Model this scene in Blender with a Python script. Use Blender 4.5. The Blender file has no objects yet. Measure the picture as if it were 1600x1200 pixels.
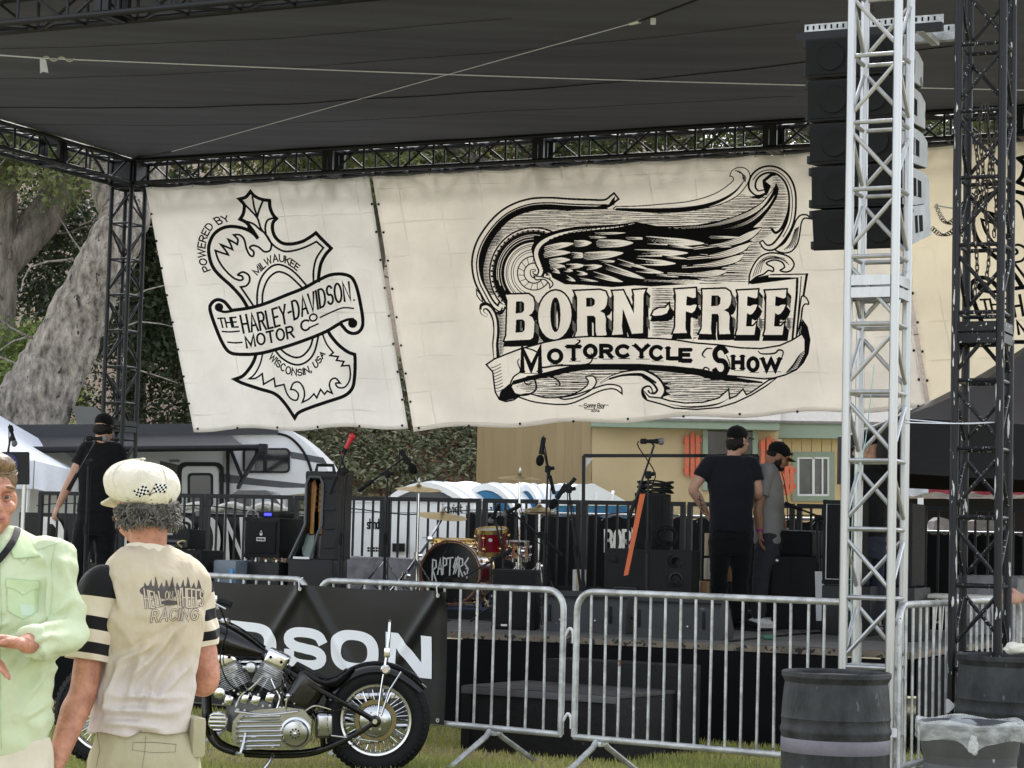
import bpy,bmesh,math,random
import numpy as np
from mathutils import Vector,Matrix,Quaternion,noise
from mathutils.geometry import tessellate_polygon
from mathutils.bvhtree import BVHTree
R=math.radians
rnd=random.Random(7)
SC=bpy.context.scene
COL=SC.collection
V3=Vector
# ------------------------------------------------------------------ camera
F=3400.0/1600.0
CAM_H=1.40
PITCH=math.atan(249.0/3400.0)
ROLL=R(1.5)
fw=V3((0,math.cos(PITCH),math.sin(PITCH)))
r0=V3((1,0,0))
u0=V3((0,-math.sin(PITCH),math.cos(PITCH)))
cr=r0*math.cos(ROLL)+u0*math.sin(ROLL)
cu=u0*math.cos(ROLL)-r0*math.sin(ROLL)
CAM=V3((0,0,CAM_H))
cd=bpy.data.cameras.new('camera')
cam=bpy.data.objects.new('camera',cd)
COL.objects.link(cam)
cd.sensor_width=36
cd.lens=36*F
cd.clip_start=0.1
cd.clip_end=2000
cam.matrix_world=Matrix(((cr.x,cu.x,-fw.x,0),(cr.y,cu.y,-fw.y,0),(cr.z,cu.z,-fw.z,CAM_H),(0,0,0,1)))
SC.camera=cam
# ------------------------------------------------------------------ sky, sun, exposure
SUN_EL,SUN_AZ=50.0,8.0
wd=bpy.data.worlds.new('World')
SC.world=wd
wd.use_nodes=True
nt=wd.node_tree
bg=nt.nodes['Background']
sky=nt.nodes.new('ShaderNodeTexSky')
sky.sky_type='NISHITA'
sky.sun_disc=False
sky.sun_elevation=R(SUN_EL)
sky.sun_rotation=R(SUN_AZ)
sky.dust_density=1.5
sky.air_density=1.0
sky.ozone_density=1.0
hs=nt.nodes.new('ShaderNodeHueSaturation')
hs.inputs['Saturation'].default_value=0.3
nt.links.new(sky.outputs[0],hs.inputs['Color'])
nt.links.new(hs.outputs[0],bg.inputs[0])
bg.inputs[1].default_value=0.15
sl=bpy.data.lights.new('sun','SUN')
sl.energy=1.3
sl.angle=R(16)
sl.color=(1,0.985,0.96)
so=bpy.data.objects.new('sun',sl)
COL.objects.link(so)
so.rotation_euler=(R(90-SUN_EL),0,R(180-SUN_AZ))
so.location=(0,0,30)
VS=SC.view_settings
VS.view_transform='Standard'
VS.look='None'
VS.gamma=1
VS.exposure=1.6
try:
 VS.use_curve_mapping=False
except Exception:
 pass
SC.cycles.use_denoising=True
SC.cycles.max_bounces=8
SC.cycles.transparent_max_bounces=12
# ------------------------------------------------------------------ picture -> place
def ray(px,py):
 return fw+cr*((px-800)/3400.0)-cu*((py-600)/3400.0)
def pd(px,py,D):
 d=ray(px,py)
 return CAM+d*(D/d.y)
def pz(px,py,z):
 d=ray(px,py)
 return CAM+d*((z-CAM_H)/d.z)
PHI=R(25)
US=V3((math.cos(PHI),-math.sin(PHI),0))
VSD=V3((math.sin(PHI),math.cos(PHI),0))
UPV=V3((0,0,1))
def W(u,v,z):
 return US*u+VSD*v+UPV*z
def pv(px,py,v):
 d=ray(px,py)
 return CAM+d*((v-CAM.dot(VSD))/d.dot(VSD))
def uv(p):
 return p.dot(US),p.dot(VSD)
MS=Matrix.Rotation(-PHI,4,'Z')
ZS=0.72
# ------------------------------------------------------------------ mesh builder
def frame(d):
 d=V3(d).normalized()
 a=V3((0,0,1)) if abs(d.z)<0.95 else V3((1,0,0))
 x=a.cross(d).normalized()
 y=d.cross(x)
 return x,y,d
class MB:
 def __init__(s):
  s.v,s.f=[],[]
 def add(s,v,f):
  o=len(s.v)
  s.v+=[tuple(p) for p in v]
  s.f+=[tuple(i+o for i in q) for q in f]
  return s
 def box(s,c,sz,M=None):
  c=V3(c)
  hx,hy,hz=sz[0]/2,sz[1]/2,sz[2]/2
  vs=[V3((x*hx,y*hy,z*hz)) for x in (-1,1) for y in (-1,1) for z in (-1,1)]
  if M is not None:
   vs=[M@p for p in vs]
  return s.add([c+p for p in vs],[(0,1,3,2),(4,6,7,5),(0,4,5,1),(2,3,7,6),(0,2,6,4),(1,5,7,3)])
 def rbox(s,c,sz,r=0.01,M=None,seg=2):
  bm=bmesh.new()
  bmesh.ops.create_cube(bm,size=1)
  for v in bm.verts:
   v.co=V3((v.co.x*sz[0],v.co.y*sz[1],v.co.z*sz[2]))
  bmesh.ops.bevel(bm,geom=list(bm.edges),offset=r,segments=seg,affect='EDGES',profile=0.6)
  s.bm(bm,c,M)
  bm.free()
  return s
 def bm(s,bm,c=(0,0,0),M=None):
  bm.verts.index_update()
  c=V3(c)
  vs=[c+((M@v.co) if M is not None else v.co) for v in bm.verts]
  return s.add(vs,[[v.index for v in f.verts] for f in bm.faces])
 def loft(s,rings,cap=True,close=True):
  n=len(rings[0])
  vs,fs=[],[]
  for r in rings:
   vs+=list(r)
  for i in range(len(rings)-1):
   for j in range(n if close else n-1):
    k=(j+1)%n
    fs.append((i*n+j,i*n+k,(i+1)*n+k,(i+1)*n+j))
  if cap and close:
   fs.append(tuple(range(n-1,-1,-1)))
   fs.append(tuple((len(rings)-1)*n+j for j in range(n)))
  return s.add(vs,fs)
 def tube(s,a,b,r,r2=None,n=8,cap=True):
  a,b=V3(a),V3(b)
  x,y,d=frame(b-a)
  r2=r if r2 is None else r2
  cs=[(math.cos(2*math.pi*i/n),math.sin(2*math.pi*i/n)) for i in range(n)]
  return s.loft([[a+x*(c*r)+y*(q*r) for c,q in cs],[b+x*(c*r2)+y*(q*r2) for c,q in cs]],cap)
 def path(s,pts,r,n=6,cap=True,sub=0,flat=None):
  pts=[V3(p) for p in pts]
  if sub:
   pts=catmull(pts,sub)
  m=len(pts)
  rr=[r]*m if not isinstance(r,(list,tuple)) else [r[0]+(r[-1]-r[0])*i/(m-1) if len(r)==2 else r[min(len(r)-1,int(i*len(r)/m))] for i in range(m)]
  t0=(pts[1]-pts[0]).normalized()
  x,y,_=frame(t0)
  rings=[]
  for i,p in enumerate(pts):
   t=(pts[min(i+1,m-1)]-pts[max(i-1,0)])
   if t.length<1e-9:
    t=t0
   t.normalize()
   q=t0.rotation_difference(t)
   x=q@x
   y=q@y
   t0=t
   fy=1 if flat is None else flat
   rings.append([p+x*(math.cos(2*math.pi*k/n)*rr[i])+y*(math.sin(2*math.pi*k/n)*rr[i]*fy) for k in range(n)])
  return s.loft(rings,cap)
 def lathe(s,prof,c=(0,0,0),ax=(0,0,1),n=20,cap=True):
  c=V3(c)
  x,y,d=frame(ax)
  return s.loft([[c+d*z+x*(math.cos(2*math.pi*k/n)*r)+y*(math.sin(2*math.pi*k/n)*r) for k in range(n)] for r,z in prof],cap)
 def ring(s,prof,c,ax,n=32):
  c=V3(c)
  x,y,d=frame(ax)
  m=len(prof)
  vs,fs=[],[]
  for k in range(n):
   a=2*math.pi*k/n
   e=x*math.cos(a)+y*math.sin(a)
   vs+=[c+e*r+d*z for r,z in prof]
  for k in range(n):
   for j in range(m):
    fs.append((k*m+j,((k+1)%n)*m+j,((k+1)%n)*m+(j+1)%m,k*m+(j+1)%m))
  return s.add(vs,fs)
 def ell(s,c,r,M=None,nu=14,nv=10):
  c=V3(c)
  rings=[]
  for i in range(nv+1):
   th=math.pi*(0.02+0.96*i/nv)
   ring=[]
   for k in range(nu):
    a=2*math.pi*k/nu
    p=V3((r[0]*math.sin(th)*math.cos(a),r[1]*math.sin(th)*math.sin(a),-r[2]*math.cos(th)))
    ring.append(c+(M@p if M is not None else p))
   rings.append(ring)
  return s.loft(rings)
 def prism(s,pts,ext):
  pts=[V3(p) for p in pts]
  e=V3(ext)
  n=len(pts)
  tri=tessellate_polygon([pts])
  vs=pts+[p+e for p in pts]
  fs=[tuple(t) for t in tri]+[tuple(i+n for i in reversed(t)) for t in tri]
  fs+=[(i,(i+1)%n,(i+1)%n+n,i+n) for i in range(n)]
  return s.add(vs,fs)
 def grid(s,fn,nu,nv):
  vs=[fn(i/nu,j/nv) for j in range(nv+1) for i in range(nu+1)]
  return s.add(vs,[(j*(nu+1)+i,j*(nu+1)+i+1,(j+1)*(nu+1)+i+1,(j+1)*(nu+1)+i) for j in range(nv) for i in range(nu)])
 def me(s,name,angle=38):
  m=bpy.data.meshes.new(name)
  m.from_pydata(s.v,[],s.f)
  bm=bmesh.new()
  bm.from_mesh(m)
  bmesh.ops.recalc_face_normals(bm,faces=list(bm.faces))
  bm.to_mesh(m)
  bm.free()
  m.shade_smooth()
  if angle:
   m.set_sharp_from_angle(angle=R(angle))
  return m
def catmull(pts,sub=6,closed=False):
 out=[]
 n=len(pts)
 rng=range(n if closed else n-1)
 for i in rng:
  if closed:
   p0,p1,p2,p3=pts[(i-1)%n],pts[i],pts[(i+1)%n],pts[(i+2)%n]
  else:
   p0,p1,p2,p3=pts[max(i-1,0)],pts[i],pts[i+1],pts[min(i+2,n-1)]
  if (p2-p1).length<1e-6:
   continue
  for k in range(sub):
   t=k/sub
   out.append(0.5*((2*p1)+(p2-p0)*t+(2*p0-5*p1+4*p2-p3)*t*t+(3*p1-p0-3*p2+p3)*t*t*t))
 if not closed:
  out.append(pts[-1].copy())
 return out
# ------------------------------------------------------------------ objects
WM={}
def _mesh(x,name,angle=38):
 return x.me(name,angle) if isinstance(x,MB) else x
def thing(name,label,cat,loc=(0,0,0),rz=0.0,group=None,kind=None):
 o=bpy.data.objects.new(name,None)
 COL.objects.link(o)
 o.empty_display_size=0.1
 o.matrix_basis=Matrix.Translation(V3(loc))@Matrix.Rotation(rz,4,'Z')
 WM[o]=o.matrix_basis.copy()
 tag(o,label,cat,group,kind)
 return o
def tag(o,label=None,cat=None,group=None,kind=None):
 if label:o['label']=label
 if cat:o['category']=cat
 if group:o['group']=group
 if kind:o['kind']=kind
 return o
def part(name,x,m,parent=None,M=None,world=False,label=None,kind=None,angle=38):
 me=_mesh(x,name,angle)
 o=bpy.data.objects.new(name,me)
 COL.objects.link(o)
 if m is not None:
  ms=m if isinstance(m,(list,tuple)) else [m]
  if len(me.materials)==0:
   for q in ms:
    me.materials.append(q)
 o.matrix_basis=M if M is not None else Matrix.Identity(4)
 if parent is not None:
  o.parent=parent
  if world:
   o.matrix_parent_inverse=WM[parent].inverted()
   WM[o]=o.matrix_basis.copy()
  else:
   WM[o]=WM[parent]@o.matrix_basis
 else:
  WM[o]=o.matrix_basis.copy()
 if label:o['label']=label
 if kind:o['kind']=kind
 return o
def single(name,x,m,label,cat,group=None,M=None,angle=38):
 return tag(part(name,x,m,None,M,angle=angle),label,cat,group)
def struct(name,x,m,angle=38):
 return tag(part(name,x,m,angle=angle),kind='structure')
_unit={}
def rod(parent,name,a,b,r,m,n=8,world=False,flat=None):
 key=(round(r,4),m.name,n)
 if key not in _unit:
  me=MB().tube((0,0,0),(0,0,1),r,n=n).me(name)
  me.materials.append(m)
  _unit[key]=me
 a,b=V3(a),V3(b)
 x,y,d=frame(b-a)
 M=Matrix(((x.x,y.x,d.x,a.x),(x.y,y.y,d.y,a.y),(x.z,y.z,d.z,a.z),(0,0,0,1)))@Matrix.Diagonal((1,1,(b-a).length,1))
 return part(name,_unit[key],None,parent,M,world)
_ubox={}
def bar(parent,name,c,sz,m,M=None,world=False,r=0.0):
 key=(tuple(round(q,4) for q in sz),m.name,r)
 if key not in _ubox:
  mb=MB().rbox((0,0,0),sz,r) if r else MB().box((0,0,0),sz)
  me=mb.me(name)
  me.materials.append(m)
  _ubox[key]=me
 X=Matrix.Translation(V3(c))
 if M is not None:
  X=X@M.to_4x4()
 return part(name,_ubox[key],None,parent,X,world)
def copy_tree(o,M=None,label=None,parent=None):
 c=o.copy()
 COL.objects.link(c)
 if parent is not None:
  c.parent=parent
 if M is not None:
  c.matrix_basis=M
 WM[c]=c.matrix_basis.copy()
 if label:c['label']=label
 for ch in list(o.children):
  copy_tree(ch,parent=c)
 return c
def pick(name,like):
 return [o for o in like.children if o.name.split('.')[0]==name]
# ------------------------------------------------------------------ materials
def C(r,g,b):
 f=lambda x:(x/255/12.92) if x/255<0.04045 else ((x/255+0.055)/1.055)**2.4
 return (f(r),f(g),f(b))
_m={}
def mat(name,c,rough=0.6,metal=0.0,var=0.14,vs=6,bump=0.0,bs=60,spec=0.5,c2=None,coat=0.0,st=(1,1,1),chip=None,trans=0.0,alpha=1.0,sheen=0.0,sss=0.0,bd=0.02):
 if name in _m:
  return _m[name]
 if max(c)<0.034:
  c=tuple(q*0.62 for q in c)
  spec=spec*0.55
 m=bpy.data.materials.new(name)
 _m[name]=m
 m.use_nodes=True
 nt=m.node_tree
 N,L=nt.nodes,nt.links
 b=N['Principled BSDF']
 tc=N.new('ShaderNodeTexCoord')
 oi=N.new('ShaderNodeObjectInfo')
 mu=N.new('ShaderNodeMath');mu.operation='MULTIPLY';mu.inputs[1].default_value=37.0
 L.new(oi.outputs['Random'],mu.inputs[0])
 mp=N.new('ShaderNodeMapping');mp.inputs['Scale'].default_value=st
 L.new(tc.outputs['Object'],mp.inputs['Vector'])
 ad=N.new('ShaderNodeVectorMath');ad.operation='ADD'
 L.new(mp.outputs[0],ad.inputs[0]);L.new(mu.outputs[0],ad.inputs[1])
 n1=N.new('ShaderNodeTexNoise');n1.inputs['Scale'].default_value=vs;n1.inputs['Detail'].default_value=6;n1.inputs['Roughness'].default_value=0.62
 L.new(ad.outputs[0],n1.inputs['Vector'])
 mr=N.new('ShaderNodeMapRange');mr.inputs[1].default_value=0.32;mr.inputs[2].default_value=0.68
 L.new(n1.outputs[0],mr.inputs[0])
 mx=N.new('ShaderNodeMix');mx.data_type='RGBA'
 ca=tuple(q*(1-var) for q in c)
 cb=c2 if c2 else tuple(min(1,q*(1+var)) for q in c)
 mx.inputs[6].default_value=(*ca,1);mx.inputs[7].default_value=(*cb,1)
 L.new(mr.outputs[0],mx.inputs[0])
 col=mx.outputs[2]
 if chip:
  n3=N.new('ShaderNodeTexNoise');n3.inputs['Scale'].default_value=chip[2];n3.inputs['Detail'].default_value=4
  L.new(ad.outputs[0],n3.inputs['Vector'])
  gt=N.new('ShaderNodeMath');gt.operation='GREATER_THAN';gt.inputs[1].default_value=chip[1]
  L.new(n3.outputs[0],gt.inputs[0])
  m2=N.new('ShaderNodeMix');m2.data_type='RGBA';m2.inputs[7].default_value=(*chip[0],1)
  L.new(gt.outputs[0],m2.inputs[0]);L.new(col,m2.inputs[6])
  col=m2.outputs[2]
 L.new(col,b.inputs['Base Color'])
 rr=N.new('ShaderNodeMapRange');rr.inputs[3].default_value=max(0.02,rough-0.1);rr.inputs[4].default_value=min(1,rough+0.1)
 L.new(n1.outputs[0],rr.inputs[0]);L.new(rr.outputs[0],b.inputs['Roughness'])
 b.inputs['Metallic'].default_value=metal
 b.inputs['Specular IOR Level'].default_value=spec
 b.inputs['Coat Weight'].default_value=coat
 b.inputs['Coat Roughness'].default_value=0.06
 if sheen:b.inputs['Sheen Weight'].default_value=sheen
 if sss:
  b.inputs['Subsurface Weight'].default_value=sss
  b.inputs['Subsurface Radius'].default_value=(0.012,0.004,0.002)
 if alpha<1:b.inputs['Alpha'].default_value=alpha
 if trans:b.inputs['Transmission Weight'].default_value=trans
 if bump:
  n2=N.new('ShaderNodeTexNoise');n2.inputs['Scale'].default_value=bs;n2.inputs['Detail'].default_value=5
  L.new(ad.outputs[0],n2.inputs['Vector'])
  bp=N.new('ShaderNodeBump');bp.inputs['Strength'].default_value=bump;bp.inputs['Distance'].default_value=bd
  L.new(n2.outputs[0],bp.inputs['Height']);L.new(bp.outputs[0],b.inputs['Normal'])
 m['col']=1
 return m
def add_translucent(m,fac,col=None):
 nt=m.node_tree
 N,L=nt.nodes,nt.links
 b=N['Principled BSDF'];o=N['Material Output']
 t=N.new('ShaderNodeBsdfTranslucent')
 src=b.inputs['Base Color'].links[0].from_socket if b.inputs['Base Color'].links else None
 if col:t.inputs[0].default_value=(*col,1)
 elif src:L.new(src,t.inputs[0])
 mx=N.new('ShaderNodeMixShader');mx.inputs[0].default_value=fac
 L.new(b.outputs[0],mx.inputs[1]);L.new(t.outputs[0],mx.inputs[2]);L.new(mx.outputs[0],o.inputs[0])
 return m
BLACKP=mat('black_paint',C(34,35,40),0.42,var=0.2,spec=0.5)
BLACKT=mat('black_truss_paint',C(36,37,42),0.36,var=0.2,chip=(C(200,200,198),0.73,26))
BLACKM=mat('matte_black',C(30,30,32),0.7,var=0.25,vs=10,bump=0.1,bs=200)
RUBBER=mat('black_rubber',C(27,27,28),0.75,var=0.2,bump=0.15,bs=120)
ALU=mat('bare_aluminium',(0.45,0.455,0.455),0.34,metal=0.85,var=0.14,vs=14,st=(1,1,0.3),bump=0.03)
GALV=mat('galvanised_steel',(0.46,0.47,0.465),0.46,metal=0.65,var=0.38,vs=11,bump=0.15,bs=70,chip=(C(112,84,66),0.70,8))
CHROME=mat('chrome',(0.68,0.69,0.71),0.11,metal=1.0,var=0.04)
STEEL=mat('steel',(0.55,0.55,0.54),0.34,metal=0.9,var=0.1)
WHITEP=mat('white_paint',(0.74,0.75,0.76),0.45,var=0.06,vs=3)
ROPE=mat('pale_rope',C(222,226,234),0.8,var=0.15,vs=80)
# ------------------------------------------------------------------ ground, hill
def build_ground():
 g=MB().grid(lambda a,b:V3((-300+600*a,-60+700*b,0)),8,8)
 struct('ground',g,mat('lawn_soil',C(124,122,88),0.95,var=0.3,vs=0.8,bump=0.5,bs=30,c2=C(164,156,122)))
 rs=np.random.RandomState(3)
 n=75000
 y=10.6+7.2*rs.rand(n)**1.25
 x=(rs.rand(n)-0.5)*0.5*y
 pt=np.sin(x*2.1+1.3*np.sin(y*1.7))*np.cos(y*2.6+x)
 h=(0.022+0.03*rs.rand(n))*(1+0.35*pt)
 a=rs.rand(n)*6.283
 w=0.004+0.004*rs.rand(n)
 lean=0.5*h*(0.3+rs.rand(n))
 la=rs.rand(n)*6.283
 p0=np.stack([x-np.cos(a)*w,y-np.sin(a)*w,np.zeros(n)],1)
 p1=np.stack([x+np.cos(a)*w,y+np.sin(a)*w,np.zeros(n)],1)
 p2=np.stack([x+np.cos(la)*lean,y+np.sin(la)*lean,h],1)
 tint=np.clip(0.45+0.35*pt+0.3*(rs.rand(n)-0.5),0,1)
 o=leafmesh('grass',np.stack([p0,p1,p2],1),tint,leafmat('grass_blades',[(0.0,C(222,206,150)),(0.4,C(186,186,108)),(1,C(126,142,70))],0.35))
 tag(o,'short patchy lawn of green and straw coloured blades',None,None,'stuff')
def leafmat(name,ramp,tr=0.3,rough=0.55):
 if name in _m:return _m[name]
 m=bpy.data.materials.new(name);_m[name]=m
 m.use_nodes=True
 N,L=m.node_tree.nodes,m.node_tree.links
 b=N['Principled BSDF']
 at=N.new('ShaderNodeAttribute');at.attribute_name='tint'
 rp=N.new('ShaderNodeValToRGB')
 while len(rp.color_ramp.elements)<len(ramp):
  rp.color_ramp.elements.new(0.5)
 for e,(p,c) in zip(rp.color_ramp.elements,ramp):
  e.position=p;e.color=(*c,1)
 L.new(at.outputs['Fac'],rp.inputs[0]);L.new(rp.outputs[0],b.inputs['Base Color'])
 b.inputs['Roughness'].default_value=rough
 b.inputs['Specular IOR Level'].default_value=0.35
 return add_translucent(m,tr)
def leafmesh(name,P,tint,m):
 n,k,_=P.shape
 me=bpy.data.meshes.new(name)
 me.vertices.add(n*k)
 me.vertices.foreach_set('co',P.reshape(-1).astype(np.float32))
 me.loops.add(n*k)
 me.loops.foreach_set('vertex_index',np.arange(n*k,dtype=np.int32))
 me.polygons.add(n)
 me.polygons.foreach_set('loop_start',np.arange(0,n*k,k,dtype=np.int32))
 me.polygons.foreach_set('loop_total',np.full(n,k,dtype=np.int32))
 at=me.attributes.new('tint','FLOAT','POINT')
 at.data.foreach_set('value',np.repeat(tint,k).astype(np.float32))
 me.update()
 me.validate()
 me.materials.append(m)
 return part(name,me,None)
def leaves(rs,cen,rad,per,size,flat=0.6,tmean=0.5,tvar=0.22,droop=0.0):
 """leaf quads scattered in clumps; cen n x 3, rad n x 3"""
 m=len(cen)
 k=m*per
 idx=np.repeat(np.arange(m),per)
 d=rs.normal(size=(k,3))
 d/=np.linalg.norm(d,axis=1,keepdims=True)+1e-9
 r=rs.rand(k,1)**0.45
 p=cen[idx]+d*r*rad[idx]
 nrm=d*0.7+rs.normal(size=(k,3))*0.7+np.array([0,-0.15,flat])
 nrm/=np.linalg.norm(nrm,axis=1,keepdims=True)+1e-9
 t=np.cross(nrm,rs.normal(size=(k,3)))
 t/=np.linalg.norm(t,axis=1,keepdims=True)+1e-9
 bt=np.cross(nrm,t)
 s=size*(0.6+0.8*rs.rand(k,1))
 P=np.stack([p-t*s,p-bt*s*0.45+nrm*s*0.1,p+t*s,p+bt*s*0.45+nrm*s*0.1],1)
 ct=np.clip(tmean+tvar*rs.normal(size=m),0,1)
 tint=np.clip(ct[idx]+0.16*rs.normal(size=k),0,1)
 return P,tint
LEAF_OAK=[(0,C(58,66,36)),(0.5,C(86,96,52)),(0.8,C(112,118,70)),(1,C(150,148,92))]
LEAF_DARK=[(0,C(40,48,34)),(0.55,C(66,78,52)),(0.85,C(100,108,76)),(1,C(140,144,104))]
LEAF_BUSH=[(0,C(60,76,34)),(0.5,C(98,118,56)),(1,C(156,168,92))]
def build_hill():
 def hz(x,y):
  t=max(0.0,(y-33.0))
  z=0.46*t-0.0012*t*t
  z*=1-0.3*max(0,min(1,(x-2)/10))
  return max(-0.4,z-0.3+0.35*noise.noise(V3((x*0.18,y*0.18,0)))*min(1,t*0.3))
 g=MB().grid(lambda a,b:V3((-60+120*a,32+60*b,hz(-60+120*a,32+60*b))),70,50)
 struct('hillside',g,mat('leaf_litter',C(78,66,50),0.95,var=0.45,vs=5,bump=0.9,bs=14,c2=C(112,92,70)))
 rs=np.random.RandomState(11)
 n=16000
 x=-5.5+8.0*rs.rand(n);y=33.2+9*rs.rand(n)
 z=np.array([hz(a,b) for a,b in zip(x,y)])+0.03
 P,t=leaves(rs,np.stack([x,y,z],1),np.full((n,3),0.05),1,0.05,1.2)
 tag(leafmesh('leaf_litter',P,t,leafmat('litter_leaves',[(0,C(70,50,36)),(0.5,C(118,88,62)),(1,C(170,132,96))],0.1)),'brown fallen leaves covering the bare lower slope',None,None,'stuff')
 n=2300
 x=-5.5+9*rs.rand(n);y=35.9+8.5*rs.rand(n)
 keep=(y-37.2+0.08*x+1.0*np.sin(x*1.1)+0.5*np.sin(x*2.7+1))>rs.rand(n)*1.2
 x,y=x[keep],y[keep]
 z=np.array([hz(a,b) for a,b in zip(x,y)])+0.14
 P,t=leaves(rs,np.stack([x,y,z],1),np.full((len(x),3),1)*np.array([0.34,0.34,0.2]),20,0.055,0.9,0.62,0.2)
 tag(leafmesh('ivy_ground_cover',P,t,leafmat('ivy_leaves',[(0,C(50,56,38)),(0.5,C(84,92,62)),(0.85,C(118,122,88)),(1,C(146,142,110))],0.2)),'dark ivy ground cover spreading over the slope',None,None,'stuff')
 return hz
BARK=mat('oak_bark',C(96,90,82),0.9,var=0.42,vs=3.2,bump=1.0,bs=9,c2=C(150,142,132),st=(2.2,2.2,0.6),bd=0.1)
BARK2=mat('pale_bark',C(92,85,77),0.9,var=0.3,vs=7.0,bump=1.0,bs=16,c2=C(182,173,160),st=(1.6,1.2,0.7),chip=(C(60,55,50),0.67,5.5),bd=0.08)
def limb(mb,pts,rads,n=14,rough=0.12,seed=0):
 pts=catmull([V3(p) for p in pts],26 if n>30 else 8)
 m=len(pts)
 t0=(pts[1]-pts[0]).normalized()
 x,y,_=frame(t0)
 rings=[]
 for i,p in enumerate(pts):
  f=i/(m-1)*(len(rads)-1)
  k=min(int(f),len(rads)-2)
  r=rads[k]+(rads[k+1]-rads[k])*(f-k)
  t=(pts[min(i+1,m-1)]-pts[max(i-1,0)]).normalized()
  q=t0.rotation_difference(t);x=q@x;y=q@y;t0=t
  ring=[]
  for j in range(n):
   a=2*math.pi*j/n
   e=x*math.cos(a)+y*math.sin(a)
   g=0 if n<30 else 0.05*abs(noise.noise(V3((a*r*7,i*0.09,seed+4))))+0.035*abs(noise.noise((p+e*r)*4.5))+0.03*abs(noise.noise((p+e*r)*11))
   s=1-g*0.9+rough*noise.noise((p+e*r)*(0.55/max(r,0.15))+V3((seed,0,0)))*2+rough*0.7*noise.noise(V3((a*2.2,i*0.05,seed))*1.6)
   ring.append(p+e*(r*s))
  rings.append(ring)
 mb.loft(rings)
 return pts
def twigs(mb,rs,pts,n,ln,r):
 for _ in range(n):
  p=pts[rs.randint(len(pts))]
  d=V3(rs.normal(size=3));d.z=abs(d.z)*0.5-0.1;d.normalize()
  q=[p]
  for k in range(3):
   d=(d+V3(rs.normal(size=3))*0.35).normalized()
   q.append(q[-1]+d*(ln*(0.6+rs.rand())/3))
  mb.path(q,[r,r*0.3],n=5,sub=2)
def tree(name,label,limbs,clumps,per,size,ramp,bark,seed=1,group='oaks behind the stage',tw=0,tmean=0.5,ln=1.2):
 rs=np.random.RandomState(seed)
 base=V3(limbs[0][0][0])
 root=thing(name,label,'tree',base,group=group)
 first=True
 for pts,rads in limbs:
  mb=MB()
  cp=limb(mb,pts,rads,n=110 if first else 16,rough=0.045 if first else 0.08,seed=seed*3.1)
  if tw:
   twigs(mb,rs,cp[len(cp)//3:],tw,ln,0.022)
  part('trunk' if first else 'limb',mb,bark,root,world=True,angle=60)
  first=False
 if clumps is not None:
  cen=np.array([c[:3] for c in clumps],float)
  rad=np.array([c[3:6] for c in clumps],float)
  P,t=leaves(rs,cen,rad,per,size,0.5,tmean,0.2)
  o=leafmesh('crown',P,t,leafmat({id(LEAF_OAK):'oak_leaves',id(LEAF_DARK):'dark_leaves',id(LEAF_BUSH):'bush_leaves'}[id(ramp)],ramp,0.3))
  o.parent=root
  o.matrix_parent_inverse=WM[root].inverted()
 return root
def clumpbox(rs,n,px0,px1,py0,py1,D0,D1,r0,r1):
 out=[]
 for _ in range(n):
  D=D0+(D1-D0)*rs.rand()
  p=pd(px0+(px1-px0)*rs.rand(),py0+(py1-py0)*rs.rand(),D)
  r=r0+(r1-r0)*rs.rand()
  out.append((p.x,p.y,p.z,r,r,r*0.7))
 return out
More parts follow.
